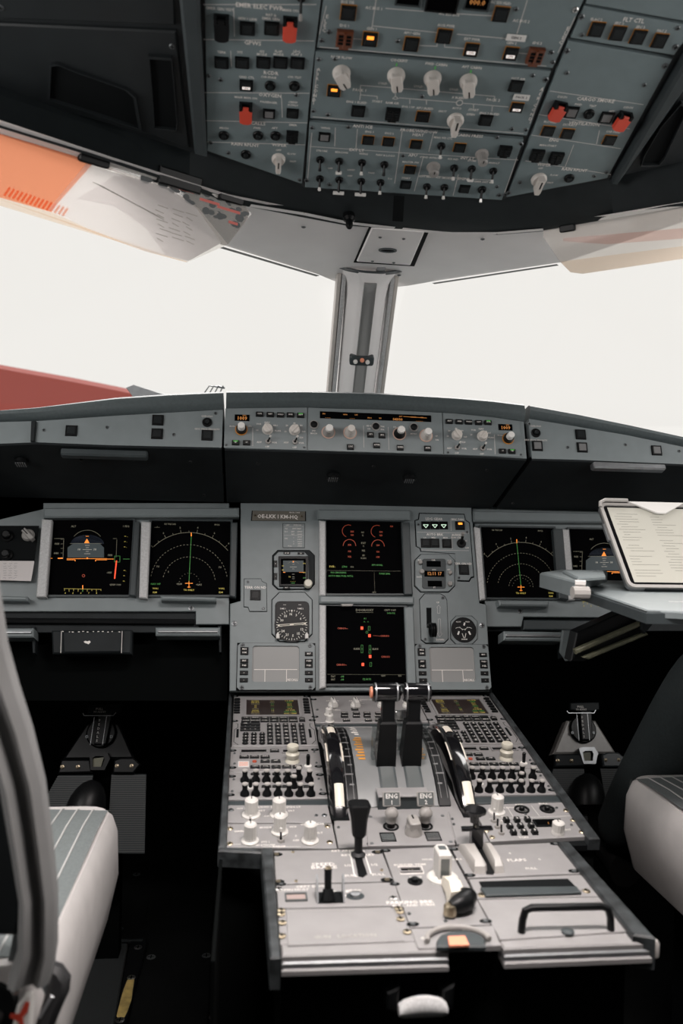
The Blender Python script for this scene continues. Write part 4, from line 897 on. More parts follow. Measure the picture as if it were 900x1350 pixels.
g.m('s_yellow').X(438, 747, 'FOB :', .0045); g.m('s_green').X(454, 747.3, '2700', .0045).X(497, 745, 'APU AVAIL', .004).X(446, 755, 'NO SMOKING', .0042).X(449, 759.5, 'AUTO BRK FUEL WTG', .0042).X(507, 756.5, 'PARK BRK', .0042)
g.m('s_dim').X(464, 747.5, 'KG', .0038).X(493, 781, 'GPU', .0035); g.m('s_dim').L([(431, 752), (528, 753)], .0003).L([(493, 754), (494, 781)], .0003); g.m('s_dred').X(516, 694, 'XX', .004); g.end()
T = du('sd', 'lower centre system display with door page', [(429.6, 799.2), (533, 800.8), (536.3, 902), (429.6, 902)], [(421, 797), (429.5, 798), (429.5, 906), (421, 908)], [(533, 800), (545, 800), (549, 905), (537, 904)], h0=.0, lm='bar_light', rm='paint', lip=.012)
g = G(T); g.m('s_dim').X(480.5, 804.5, 'DOOR/OXY', .0056).L([(469, 807.5), (492, 807.5)], .0005).X(514, 804.5, 'CKPT OXY', .0042)
g.m('s_green').X(515, 808.5, '1600 PSI', .004).X(481, 815.5, 'A I', .0035)
for x, y in ((486.5, 828.5), (488.5, 876), (487.5, 853.5), (487.5, 859), (477, 853), (477, 858)): g.L([(x - 1.2, y - 2.6), (x + 1.2, y - 2.6), (x + 1.2, y + 2.6), (x - 1.2, y + 2.6), (x - 1.2, y - 2.6)], .0006)
g.L([(479, 820.5), (480, 819), (481, 820.5)], .0005).L([(484, 820.5), (485, 819), (486, 820.5)], .0005).A(483.5, 833.5, 1.5, 0, 360, 8, .0006)
g.m('s_red')
for x, y in ((476.8, 828), (486.8, 838), (487.6, 865.5), (478, 876)): g.F([(x - 1.5, y - 2), (x + 1.8, y - 2), (x + 1.8, y + 2), (x - 1.5, y + 2)])
g.m('s_dred').X(451.5, 828.5, 'CARGO--', .0042).X(506, 838.5, '--CARGO', .0042).X(508, 866, 'CARGO', .0042).X(450, 876.5, 'CARGO--', .0042).L([(491, 838), (499, 838.3)], .0004)
g.m('s_dim').X(470, 855.5, 'SLIDE', .0042).X(494.5, 855.8, 'SLIDE', .0042).X(439, 892, 'TAT', .004).X(439, 896, 'SAT', .004).X(505, 891, 'GW', .004).X(527, 891, 'KG', .0036).L([(431, 889), (534, 889.5)], .0003)
g.m('s_green').X(451, 892, '-08', .0042).X(451, 896, '-08', .0042).X(483.5, 895.5, '12 H 51', .0045); g.end()
# ================================================================ centre instruments
def ibase(name, label, cat, pts, m='paint', th=.004, ch=.001, gap=1.035):
    c = [sum(q[i] for q in pts) / len(pts) for i in (0, 1)]
    T = Thing(MP, *MP.uv(*c), name, label, cat); b = MB(); P_ = [Vector(p) for p in MP.px(pts)]; cen = sum(P_, Vector((0, 0))) / len(P_)
    b.mt(1).slab([tuple(cen + (p - cen) * gap) for p in P_], 0, .0006); b.mt(0).slab([tuple(p) for p in P_], 0, th, ch, True)
    T.part('plate', b, [m, 'groove']); T.th = th; return T
def oct_(x0, y0, x1, y1, c): return [(x0 + c, y0), (x1 - c, y0), (x1, y0 + c), (x1, y1 - c), (x1 - c, y1), (x0 + c, y1), (x0, y1 - c), (x0, y0 + c)]
T = ibase('registration_plate', 'small brownish plate with the aircraft registration above the standby display', 'sign', [(333, 673.5), (402, 674.5), (402, 687), (332, 686.5)], 'brown_plate' if 'brown_plate' in MT else (mat('brown_plate', (.13, .12, .10), .5) and 'brown_plate'), .0015, .0003)
b = MB(); p = MP.uv(366, 681.3, .0016); b.text('OE-LKK I KM-HQ', p.x, p.y, .0118, .0017, 0, .95); p = MP.uv(388, 675.8, .0016); b.text('SELCAL CODE', p.x, p.y, .0035, .0017); o = T.part('lettering', b, ['print']); o['kind'] = 'stuff'
for x, y in ((336.5, 680), (397.5, 681)): put(T, 'screw', m_screw(.0022, 'brass'), x, y, .0015)
T = ibase('speed_limit_placard', 'narrow placard listing speed limits above the standby display', 'sign', [(373, 690.5), (401.5, 691), (401, 722), (373, 722)], 'paint', .001, .0002)
b = MB()
for x, y, t, s in ((379, 692.3, 'LIMIT', .0034), (392, 692.3, 'SPEEDS IAS', .0034), (377, 697, 'VLE', .0038), (391, 697, '280KT/M67', .0038), (377, 701, 'VLO', .0038), (386, 701, 'EXT', .0038), (395, 701, '250KT', .0038), (386, 704.5, 'RET', .0038), (395, 704.5, '220KT', .0038), (377, 710, 'VFE', .0038), (387, 709, '1', .0036), (395, 708, '230KT', .0036), (395, 711.2, '215KT', .0036), (387, 714, '2', .0036), (395, 714.2, '200KT', .0036), (387, 717, '3', .0036), (395, 717, '185KT', .0036), (382, 720, 'FULL', .0036), (395, 720, '177KT', .0036)):
    p = MP.uv(x, y, .001); b.text(t, p.x, p.y, s, .0012)
for y in (694.5, 706): b.line(MP.uv(374, y), MP.uv(400, y), .0004, .0012)
o = T.part('lettering', b, ['print_dim']); o['kind'] = 'stuff'
T = ibase('standby_instrument', 'square standby attitude display with a round beige knob at its corner', 'instrument', oct_(359.5, 726, 414, 777, 7), 'dark_paint', .003)
bslab(T, oct_(361, 727.5, 407, 776, 6), .002, .005, .001, 'paint', 'face'); bslab(T, [(367, 733), (407, 733), (406, 773), (368, 773)], .003, .009, .001, 'black', 'screen_frame')
bslab(T, [(370, 736.5), (403, 736.5), (402, 770), (370, 770)], .006, .0095, 0, 'screen', 'screen'); T.h = .0098
g = G(T); g.m('s_sky').F([(373, 739), (400, 739), (400, 754), (373, 754)], -.0001); g.m('s_white').L([(382, 747.5), (391, 747.5)], .0005)
for y in (741.5, 744, 750, 757, 760.5, 763): g.L([(385, y), (388, y)], .0004)
g.m('s_dim').A(386.5, 750, 10, 45, 135, 10, .0005); g.m('s_amber').F([(385.5, 739.5), (387.5, 739.5), (386.5, 742)]).L([(373, 754.5), (376, 754.5)], .0012).L([(394, 754.5), (401, 754.5)], .0006)
g.m('s_yellow').X(372.8, 746, '60', .0035).X(372.8, 751.5, '40', .0035).X(401, 743, '500', .003).X(401, 755, '000', .003).X(381.5, 760.5, '10', .0035).X(386, 765.5, '. . . .', .005); g.m('s_green').X(401, 762, '200', .0032).X(386, 768.8, '1009', .0035); g.end()
p = MP.uv(406, 769.5, .012); b = MB(); b.lathe(0, 0, [(.0085, 0), (.0085, .010), (.007, .0125)], 20); T.part('knob', b, ['knob_beige'], p.x, p.y, .006)
for x, y, t in ((378, 729.5, 'BUGS'), (396.5, 729.8, 'LS'), (363, 743.5, '+'), (363, 760, '-'), (377.5, 775, 'RST')):
    p = MP.uv(x, y, .005); T.part('push_button', m_key(.0135 if y < 735 or y > 772 else .007, .0045 if y < 735 or y > 772 else .014, .002, 'black', 'print', .8 if len(t) > 1 else .3, t), None, p.x, p.y, .0045)
T = ibase('dual_needle_compass', 'black round compass card instrument below the standby display', 'instrument', oct_(358.5, 781.5, 411, 845.5, 10), 'paint', .004)
bslab(T, rrect(362.5, 792.5, 407.5, 843, 6), .003, .006, .001, 'black', 'dial_housing'); p = MP.uv(384.5, 824, .006); o = T.L
b = MB(); b.mt(0).slab(circ(0, 0, .0345, 32), 0, .0006)
R_ = .031
for i in range(36):
    a = PI * i / 18; r1 = R_ * (.90 if i % 3 else .84); b.mt(1).line((R_ * math.cos(a), R_ * math.sin(a)), (r1 * math.cos(a), r1 * math.sin(a)), .0009, .0009)
for i, t in enumerate(('3', '6', 'E', '12', '15', 'S', '21', '24', 'W', '30', '33', 'N')):
    a = PI / 2 - math.radians(30 * (i + 1)) + .1; b.text(t, R_ * .70 * math.cos(a), R_ * .70 * math.sin(a), .0068, .0009)
T.part('compass_card', b, ['black', 's_print' if 's_print' in MT else (mat('s_print', (.72, .70, .64), .5) and 's_print')], p.x, p.y, .006)
b = MB(); b.mt(0).line((-.028, -.0016), (.028, .0030), .004, 0); b.mt(1).line((-.024, -.0012), (-.004, .0002), .0016, .0002); b.line((.004, .0006), (.024, .0026), .0016, .0002); T.part('needle', b, ['ivory', 'black'], p.x, p.y, .0078)
lettering(T, [(373, 802.5, 'DME 1', .0036), (396, 802.5, 'DME 2', .0036), (375, 797, '---', .005), (395, 797, '---', .005)], h=.0064)
b = MB(); q = MP.uv(384.5, 805.5, .007); b.flat([(q.x - .002, q.y + .002), (q.x + .002, q.y + .002), (q.x, q.y - .003)], .0068); T.part('index', b, ['white'])
for x in (366, 404):
    p = MP.uv(x, 838.5, .006); b = MB(); b.slab([(-.0034, -.006), (.0034, -.006), (.0034, .002), (0, .007), (-.0034, .002)], 0, .007, .001); T.part('selector_knob', b, ['knob_white'], p.x, p.y, .005)
T = ibase('terrain_switch_unit', 'small notched panel with one square button left of the compass instrument', 'panel', [(322, 763.5), (344, 763.5), (345, 767), (351, 769.5), (351.5, 806), (329, 806), (327, 800.5), (321.5, 800)], 'paint', .002, .0005)
put(T, 'push_button', m_button(.0195, .020, 'cap_dark', 'black', None, 'groove'), 336.5, 785, .002); lettering(T, [(336.5, 774.6, 'TERR ON ND', .0062)], h=.0023)
for x, y in ((326.5, 767.5), (347, 802.5)): put(T, 'screw', m_screw(.0028), x, y, .002)
# landing gear / auto brake panel
T = ibase('landing_gear_control_unit', 'panel with three green-white gear triangles and auto brake buttons right of the engine display', 'panel',
    [(553, 677.5), (611, 678.8), (613, 686.5), (618, 690), (623.5, 760), (620, 761), (617.5, 765.5), (602, 765), (599.5, 730), (555, 727), (554, 723), (549, 720.5), (547.5, 687), (552, 685.5)], 'paint', .002, .0005)
for i, x in enumerate((560.8, 572.7, 584.4)):
    p = MP.uv(x, 692.8, .002); b = MB(); b.mt(0).slab(rect(-.0092, -.0088, .0092, .0088), 0, .002, .0005); b.mt(1)
    for a, c in (((-.0055, .001), (.0055, .001)), ((-.0055, .001), (0, -.0058)), ((.0055, .001), (0, -.0058))): b.line(a, c, .0015, .0022)
    T.part('indicator', b, ['black_gloss', 'gear_white' if 'gear_white' in MT else (mat('gear_white', (.65, .85, .68), emit=.6) and 'gear_white')], p.x, p.y, .002)
put(T, 'push_button', m_button(.0185, .018, 'cap_dark', 'black', 'top', 'groove'), 605.8, 693.5, .002)
for x in (560.5, 572.5, 588.5): put(T, 'push_button', m_button(.0185, .0185, 'cap', 'black', None, 'groove'), x, 716.5 if x < 580 else 717, .002)
put(T, 'toggle_switch', m_toggle(.0098, 'knob_grey', .026, .75), 607.5, 717, .002)
lettering(T, [(572, 684.3, 'LDG GEAR', .0066), (603, 685, 'BRK FAN', .0056), (573, 704.8, 'AUTO BRK', .0062), (602, 705.5, 'A/SKID', .0058), (602, 709, 'N/W STRG', .0044), (613, 713, 'ON', .004), (615.5, 722.5, 'OFF', .004), (560, 709, 'LO', .004), (571.5, 709, 'MED', .004), (587, 709, 'MAX', .004), (609.5, 743.3, 'TERR ON ND', .0056)], h=.0023)
lines(T, [[(549.5, 701.5), (618, 703)], [(594, 683.5), (594.5, 700)], [(595.5, 704), (596, 724)], [(555, 725), (618, 726)]], .0008, h=.0023)
put(T, 'push_button', m_button(.020, .0205, 'cap', 'black', None, 'groove'), 611, 751.5, .002)
for x, y in ((551, 692), (615, 702), (604.5, 762)): put(T, 'screw', m_screw(.0028), x, y, .002)
# clock
T = ibase('clock', 'octagonal clock with three dark windows, lit digits in the middle one', 'clock', oct_(546.5, 731.5, 598.5, 780.5, 8), 'paint', .004)
bslab(T, rrect(556.5, 736.5, 587.5, 776, 3), .003, .0055, .0006, 'dark_grey', 'dial')
for y, w_, t in ((743.3, .030, None), (756.5, .042, '12:11 17'), (769.5, .030, None)):
    p = MP.uv(571.5 + (y - 743) * .06, y, .006); b = MB(); b.mt(0).slab(rect(-w_ / 2, -.0062, w_ / 2, .0062), 0, .0008)
    if t: b.mt(1).text(t, 0, 0, .0098, .0011, 0, .9)
    T.part('window', b, ['screen', 'amber_dim'], p.x, p.y, .0055)
lettering(T, [(571, 738.6, 'CHR', .0036), (572, 751.3, 'UTC', .0036), (572.5, 774.5, 'ET', .0036), (553, 738.5, 'RST', .0036), (592, 739, 'CHR', .0036), (552.5, 760.7, 'DATE', .0036), (591.5, 751, 'SET', .0036)], h=.006)
for x, y, r in ((553.5, 742, .0045), (555.5, 754, .0052), (592, 742, .005), (592.5, 755.5, .0045), (592.5, 770, .0052)):
    p = MP.uv(x, y, .004); b = MB(); b.lathe(0, 0, [(r, 0), (r, .005), (r * .8, .0065)], 14); T.part('knob', b, ['knob_grey'], p.x, p.y, .004)
# landing gear lever
T = ibase('gear_lever_unit', 'panel with the round-tipped black landing gear lever in a vertical slot', 'lever', [(559.5, 783.5), (580, 783.5), (586, 787), (588.5, 792), (590.5, 842), (585, 847.5), (561, 847.5), (555, 843), (553, 791)], 'paint', .002, .0005)
b = MB(); b.slab(MP.px([(561.5, 801.5), (568, 801.5), (568.5, 828), (562, 828)]), .001, .0024); T.part('slot', b, ['groove'])
p = MP.uv(565, 825, .002); q = MP.uv(570.5, 829, .03); b = MB(); b.tube([(p.x, p.y, 0), (p.x, p.y, .018), (q.x, q.y, .026)], .0045, 8); b.mt(0).T = Matrix.Translation((q.x, q.y - .002, .028)) @ Matrix.Rotation(PI / 2, 4, 'Y')
for k in range(3): b.lathe(0, 0, [(.012, 0), (.0145, .0012), (.0145, .003), (.012, .004)], 20, -.006 + k * .0042)
T.part('lever', b, ['black'])
lettering(T, [(577, 794.5, 'UP', .0042), (580, 843.5, 'DOWN', .0042)], h=.0023)
lines(T, [[(578, 797.5), (575.5, 801), (576.5, 801), (576.5, 808.5), (579.8, 808.5), (579.8, 801), (580.5, 801), (578, 797.5)], [(577.5, 816), (577.5, 835), (576, 835), (579.5, 840), (583, 835), (581, 835), (580.5, 816), (577.5, 816)]], .0006, h=.0023)
for x, y in ((583, 788.5), (560, 843)): put(T, 'screw', m_screw(.0035), x, y, .002)
# triple pressure gauge
T = ibase('brake_pressure_gauge', 'octagonal gauge with a round black dial and three white needles', 'gauge', oct_(594, 812.5, 628.5, 849.5, 7), 'paint', .003)
p = MP.uv(611, 830.5, .003); b = MB(); b.mt(0).lathe(0, 0, [(.0262, 0), (.0262, .0012), (.0245, .0012), (.024, .0004)], 28); b.mt(0).slab(circ(0, 0, .0242, 28), 0, .0006)
b.mt(1)
for cx, y0, a0, a1 in ((0, .010, 205, 335), (-.011, -.004, 20, 130), (.011, -.004, 50, 160)):
    pts = [(cx + .009 * math.cos(math.radians(a0 + (a1 - a0) * i / 8)), y0 + .009 * math.sin(math.radians(a0 + (a1 - a0) * i / 8))) for i in range(9)]; b.path(pts, .0009, .0009)
b.mt(2); b.line((.001, .009), (.003, .015), .0032, .001); b.line((-.013, -.010), (-.010, -.003), .0032, .001); b.line((.010, -.003), (.013, -.010), .0032, .001); b.line((-.001, -.017), (-.004, -.007), .0012, .001); b.line((.001, -.017), (.004, -.007), .0012, .001)
b.mt(1).text('ACCU', -.010, .0165, .0036, .001); b.text('PRESS', .009, .0165, .0036, .001); b.text('BRAKES', 0, -.0195, .0036, .001)
T.part('dial', b, ['black', 'white', 'white'], p.x, p.y, .003)
# data link displays
def dcdu(T_px, label):
    fr = MP; x0, x1, y0, y1 = T_px; c = fr.uv((x0 + x1) / 2, (y0 + y1) / 2)
    T = Thing(fr, c.x, c.y, 'message_display', label, 'display', 'small grey message displays'); W_ = .151; H_ = .0905
    b = MB(); b.mt(1).slab(rect(c.x - W_ / 2 - .0015, c.y - H_ / 2 - .0015, c.x + W_ / 2 + .0015, c.y + H_ / 2 + .0015), 0, .0008)
    b.mt(0).ring(chrect(c.x - W_ / 2, c.y - H_ / 2, c.x + W_ / 2, c.y + H_ / 2, .005), rrect(c.x - .047, c.y - .030, c.x + .045, c.y + .040, .004, 1), 0, .006); T.part('bezel', b, ['paint', 'groove'])
    b = MB(); b.flat(rect(c.x - .047, c.y - .030, c.x + .045, c.y + .040), .003); s = T.part('screen', b, ['screen_grey'])
    b = MB(); z = .0034; b.line((c.x - .043, c.y - .006), (c.x + .041, c.y - .006), .0012, z); b.line((c.x - .022, c.y - .006), (c.x - .022, c.y - .030), .0012, z); b.line((c.x + .020, c.y - .006), (c.x + .020, c.y - .030), .0012, z); b.text('RECALL', c.x + .032, c.y - .026, .006, z)
    T.part('screen_lines', b, ['print'])
    for sx, ys in ((-1, (.033, .026, .010, .001, -.013, -.027)), (1, (.024, .010, .001, -.013, -.027))):
        for y, t in zip(ys, ('MSG', 'DIM', 'PRT', 'PGE', '--', '--') if sx < 0 else ('BRT', 'PGE+', 'PGE-', '--', '--')):
            T.part('push_button', m_key(.0145, .0072, .003, 'black', 'print', .6, t), None, c.x + (-.0625 if sx < 0 else .0635), c.y + y, .006)
    for sx in (-1, 1):
        for sy_ in (-1, 1): T.part('screw', m_screw(.0042), None, c.x + sx * .066, c.y + sy_ * .041, .006)
    return T
dcdu((317, 411, 849.5, 908.5), 'small grey message display left of the lower centre display')
dcdu((551.5, 640.5, 850.5, 909), 'small grey message display right of the lower centre display')
# far left lighting panel and note
T = ibase('lighting_control_unit', 'dark lighting control panel at the far left edge beside the primary display', 'panel', [(-40, 694), (50, 694), (44, 739), (-40, 739)], 'dark_grey', .0, .0005)
T.o.location = T.o.location + MP.n * 0
p = MP.uv(37.5, 706, 0); T.part('knob', m_bar(.012, 'knob_grey'), None, p.x, p.y, .0, rot=.8)
for x, y in ((10, 707), (9, 732)): p = MP.uv(x, y); b = MB(); b.lathe(0, 0, [(.012, 0), (.012, .004), (.0085, .006), (.008, .014), (.006, .016)], 18); T.part('knob', b, ['black'], p.x, p.y, 0)
lettering(T, [(12, 697, 'PFD/ND XFR', .004), (39, 698.5, 'ND', .004), (28, 715, 'OFF', .0036), (46, 715, 'BRT', .0036), (13, 723, 'CONSOLE/FLOOR', .004), (19, 727.5, 'BRT', .0038), (19, 732.5, 'DIM', .0038), (19, 737.5, 'OFF', .0038)], 'print_dim')
lines(T, [[(-30, 718.5), (48, 718.5)], [(26, 696), (26, 717)], [(24, 721), (23, 737)], [(5, 721), (24, 721)]])
T = Thing(MP, *MP.uv(15, 752), 'paper_note', 'small white handwritten paper note stuck at the far left of the instrument panel', 'paper')
b = MB(); b.slab(MP.px([(-20, 739), (45, 739.5), (43, 753), (40.5, 766), (-20, 764)], .003), .001, .0022, 0, True); T.part('sheet', b, ['paper'])
b = MB(); random.seed(9)
for r in range(7):
    for k in range(3): x = 4 + 7 * k + random.uniform(-1, 1); y = 743 + 3.1 * r; b.path(MP.px([(x + j * 1.1, y + random.uniform(-.7, .7)) for j in range(5)], .003), .0004, .0024)
o = T.part('handwriting', b, ['ink']); o['kind'] = 'stuff'
# ================================================================ pedestal body
PB = Thing(PD, 0, -.25, 'centre_pedestal', 'long centre pedestal between the seats with black sides and worn edge trims', 'console')
def world_part(T, nm, b, mats, par=None):                 # geometry given in world coordinates
    o = T.part(nm, b, mats, parent=par); o.matrix_basis = T.o.matrix_basis.inverted() if not par else (T.o.matrix_basis @ par.matrix_basis).inverted(); return o
def wbox(x0, x1, y0, y1, z0, z1): return MB().box(x0, x1, y0, y1, z0, z1)
W3 = lambda f, u, v, h=0: f.W(u, v, h)
b = MB()                                                  # forward body with a sloping top
t = [W3(PD, -.258, .012, -.014), W3(PD, .258, .012, -.014), W3(PD, .258, -.512, -.014), W3(PD, -.258, -.512, -.014)]
b.loft([[tuple(p) for p in t], [(p.x, p.y, .0) for p in t]]); world_part(PB, 'forward_body', b, ['felt'])
yr = RP.W(0, -.224).y; yf = RP.W(0, .0).y
b = MB(); b.box(-.190, .190, yr, yf, 0, RP.W(0, -.1).z - .014); world_part(PB, 'rear_body', b, ['felt'])
b = MB(); b.box(-.262, -.258, yr - .02, yf + .02, .0, RP.W(0, 0).z - .01); world_part(PB, 'side_wall', b, ['felt'])
b = MB(); b.slab([(-.258, .012), (.258, .012), (.258, -.516), (-.258, -.516)], -.014, -.006); PB.part('top_tray', b, ['groove'])
def trim(pts, fr, m='dark_grey', h0=-.012, h1=.006, nm='edge_trim'):
    b = MB(); b.slab(fr.px(pts, h1), h0, h1, .002, True); M = PB.o.matrix_basis.inverted() @ fr.M
    o = PB.part(nm, b, [m]); o.matrix_basis = M; return o
mat('worn_trim', (.032, .036, .038), .4, noise=.6, nscale=60, bump=.1)
trim([(302, 913), (306, 919), (299, 1116), (287.5, 1116)], PD, 'worn_trim')
trim([(645, 913), (650, 913), (791, 1105), (776, 1105)], PD, 'worn_trim')
trim([(303, 910), (648, 909), (649, 914), (303, 915)], PD, 'groove', -.02, -.002)
trim([(344, 1117), (360, 1117), (370, 1262), (356, 1262)], RP, 'worn_trim', -.03, .004)
trim([(735, 1109), (750, 1109), (864, 1236), (834, 1232)], RP, 'worn_trim', -.03, .006)
trim([(288, 1116), (346, 1118), (350, 1124), (287, 1121)], RP, 'worn_trim', -.02, .002)
# grooved aluminium edge at the rear end
def endrail(x0, x1, y0, y1, a, b_):
    for k in range(3):
        p0, p1 = RP.uv(x0, y0), RP.uv(x1, y1); b = MB(); z = -.002 - .0065 * k; dv = -.0022 * k
        b.T = Matrix.Translation((0, 0, 0)); b.slab([(p0.x, p0.y + dv - .010), (p1.x, p1.y + dv - .010), (p1.x, p1.y + .02), (p0.x, p0.y + .02)], z - .0066, z, .0018, True)
        M = PB.o.matrix_basis.inverted() @ RP.M; o = PB.part('end_rail', b, ['paint_ped'] if k != 1 else ['metal_dull']); o.matrix_basis = M
endrail(371, 588, 1250, 1244, 0, 0); endrail(660, 852, 1241, 1234, 0, 0)
b = MB(); p = RP.uv(863, 1237); b.lathe(p.x, p.y + .002, [(.006, -.02), (.006, -.006), (.004, -.003)], 14); o = PB.part('corner_button', b, ['knob_top']); o.matrix_basis = PB.o.matrix_basis.inverted() @ RP.M
# unit helper
def unit(name, label, fr, pts, m='paint_ped', group=None, cat='panel', th=.006, z=0):
    P_ = fr.px(pts); c = sum((Vector(p) for p in P_), Vector((0, 0))) / len(P_)
    T = Thing(fr, c.x, c.y, name, label, cat, group); b = MB(); b.slab(P_, -th, z, .0006, True); T.part('plate', b, [m]); return T
def unit_uv(name, label, fr, u0, u1, v0, v1, m='paint_ped', cat='panel'):
    T = Thing(fr, (u0 + u1) / 2, (v0 + v1) / 2, name, label, cat); b = MB(); b.slab(rect(u0, v0, u1, v1), -.006, 0, .0008, True); T.part('plate', b, [m]); return T
def quarter(T, pts, r=.0042, m='black'):                 # quarter-turn fasteners in dark notches
    for x, y in pts:
        p = T.fr.uv(x, y)
        def f(b): b.mt(0).slab(circ(0, 0, r * 1.6, 12, ry=r), 0, .0004); b.mt(1).lathe(0, 0, [(r * .7, 0), (r * .6, .0012)], 10)
        T.part('fastener', cached(f'quarter_{r}_{m}', f, ['groove', 'screw_dark' if m == 'black' else m]), None, p.x, p.y, 0)
MIR = []
# --- MCDU
mc = unit_uv('flight_management_keypad', 'left flight management keypad with brown text screen and rows of black letter keys', PD, -.2535, -.1065, -.2105, .0065, cat='keypad')
T = mc
p0, p1 = PD.uv(324.5, 944.5), PD.uv(392, 923.2); b = MB(); b.mt(0).ring(rect(p0.x - .004, p0.y - .005, p1.x + .004, p1.y + .004), rect(p0.x, p0.y, p1.x, p1.y), 0, .003); b.mt(1).flat(rect(p0.x, p0.y, p1.x, p1.y), .0007)
scr = T.part('screen', b, ['paint_ped', 'screen_brown'])
b = MB(); random.seed(2)
for r in range(10):
    y = p1.y - .005 - r * (p1.y - p0.y - .008) / 9
    for x, t, c in ((.17, random.choice(('ECON', 'CI', 'TROPO', '36090', 'ALTN')), 1), (.5, random.choice(('----', 'INIT', '[ ]', '')), 2), (.83, random.choice(('CO RTE', 'FROM/TO', 'LOWW/EDDF', 'GND TEMP', '10.0', '<INIT')), 0)):
        if t: b.mt((r + c) % 3 if r % 3 else 2); b.text(t, p0.x + (p1.x - p0.x) * x, y, .0058, .0009, 0, .85)
o = T.part('screen_text', b, ['s_dim', 's_green', 's_yellow'], parent=scr); o['kind'] = 'stuff'
def gridpx(T, x0, y0, x1, y1, x2, y2, x3, y3, nx, ny, me, nm='key'):  # TL TR BL BR
    for j in range(ny):
        for i in range(nx):
            a = i / max(1, nx - 1); c = j / max(1, ny - 1)
            x = (x0 * (1 - a) + x1 * a) * (1 - c) + (x2 * (1 - a) + x3 * a) * c; y = (y0 * (1 - a) + y1 * a) * (1 - c) + (y2 * (1 - a) + y3 * a) * c
            m_ = me(i, j)
            if m_: p = T.fr.uv(x, y); T.part(nm, m_, None, p.x, p.y, 0)
lk = m_key(.0105, .0052, .003, 'black', 'print', .5)
gridpx(T, 312.6, 922.4, 312.6, 922.4, 312, 939.8, 312, 939.8, 1, 6, lambda i, j: lk, 'line_key'); gridpx(T, 402.8, 922.4, 402.8, 922.4, 405, 939.8, 405, 939.8, 1, 6, lambda i, j: lk, 'line_key')
F1 = [['DIR', 'PROG', 'PERF', 'INIT', 'DATA', ''], ['F-PLN', 'RAD NAV', 'FUEL', 'SEC', 'ATC', 'MENU']]
gridpx(T, 324, 947.2, 386, 947.2, 324, 951, 386.5, 951, 6, 2, lambda i, j: m_key(.0152, .0078, .0022, 'cap_dark', 'print', .55, F1[j][i]), 'function_key')
gridpx(T, 323.5, 954.8, 336.5, 954.8, 323, 962.6, 336.4, 962.6, 2, 3, lambda i, j: m_key(.0165, .0078, .0022, 'cap_dark', 'print', .6, (('AIR', ''), ('<', '^'), ('>', 'V'))[j][i]), 'function_key')
NK = ('123', '456', '789', '.0/')
gridpx(T, 323.8, 968.2, 345.5, 968.2, 323.2, 980, 345.3, 980, 3, 4, lambda i, j: m_key(.0092, .0092, .0028, 'cap_dark', 'print', .62, NK[j][i], True), 'number_key')
LK = ('ABCDE', 'FGHIJ', 'KLMNO', 'PQRST', 'UVWXY', 'Z-+OC')
gridpx(T, 355.5, 956.8, 397, 956.8, 356.2, 979.6, 400.3, 979.6, 5, 6, lambda i, j: m_key(.0092, .0098, .003, 'black', 'print', .68, LK[j][i]), 'letter_key')
put(T, 'brightness_key', m_key(.010, .013, .003, 'black', 'print', .3, 'BRT'), 398, 949.5)
b = MB()
for k in range(5): q = PD.uv(336.5 + 10.7 * k, 916.6); b.box(q.x - .005, q.x + .005, q.y - .0012, q.y + .0012, 0, .0006)
o = T.part('vent_slots', b, ['groove']); o['kind'] = 'stuff'
quarter(T, [(309, 950.5), (411.5, 949.5), (309.8, 918.2), (404, 918.2)])
for x in (313, 408.5): p = PD.uv(x, 967); b = MB(); b.box(-.002, .002, -.016, .016, 0, .001); T.part('side_light', b, ['groove'], p.x, p.y, 0)
lines(T, [[(310, 954), (313.5, 954), (313.5, 959), (309, 962), (308, 978), (314, 982)], [(411, 954), (408, 954), (408.5, 958), (414, 962), (416, 976), (411, 981)]], .001, 'groove')
MIR.append((mc, 'right flight management keypad with brown text screen beside the right trim wheel'))
# --- radio panel
T = unit_uv('radio_control_unit', 'left radio tuning panel with a large cream double knob', PD, -.2545, -.1035, -.302, -.213)
for x0, y0, x1, y1 in ((318, 989, 351, 993), (373, 989, 406, 992.7)): display(T, x0, y0, x1, y1, None, 0, 'paint_ped', 'screen')
for x, y, t in ((361.8, 990.3, 'SWAP'), (321.7, 998.4, 'VHF1'), (335.3, 998.4, 'VHF2'), (349.3, 998.5, 'VHF3'), (349.3, 1004.2, 'HF1'), (363.3, 1004.2, 'AM'), (336, 1011.7, 'NAV'), (349.8, 1011.7, 'VOR'), (363.8, 1011.7, 'LS'), (377.8, 1011.7, 'ADF'), (391.8, 1011.7, 'BFO')):
    put(T, 'push_button', m_key(.0142, .0075, .0025, 'cap_dark', 'print', .55, t), x, y)
p = PD.uv(321, 1007.5); b = MB(); b.mt(0).box(-.009, .009, -.011, .009, 0, .001)
for k in range(3): b.mt(1).box(-.007, .007, -.007 + k * .005, -.0055 + k * .005, .001, .0013)
T.part('data_placard', b, ['paper', 'salmon'], p.x, p.y, 0)
p = PD.uv(335.3, 1004.3); b = MB(); b.slab(circ(0, 0, .0035, 10), 0, .002, .0005); T.part('lamp', b, ['s_dred'], p.x, p.y, 0)
p = PD.uv(385.2, 1003.5); b = MB(); r = .0095; b.lathe(0, 0, [(r * 1.25, 0), (r * 1.2, .002), (r * .95, .005), (r * 1.15, .010), (r * 1.18, .014), (r * .85, .0165), (r * .78, .0175), (r * .98, .021), (r * 1.02, .026), (r * .92, .028)], 28); T.part('tuning_knob', b, ['knob_beige'], p.x, p.y, 0)
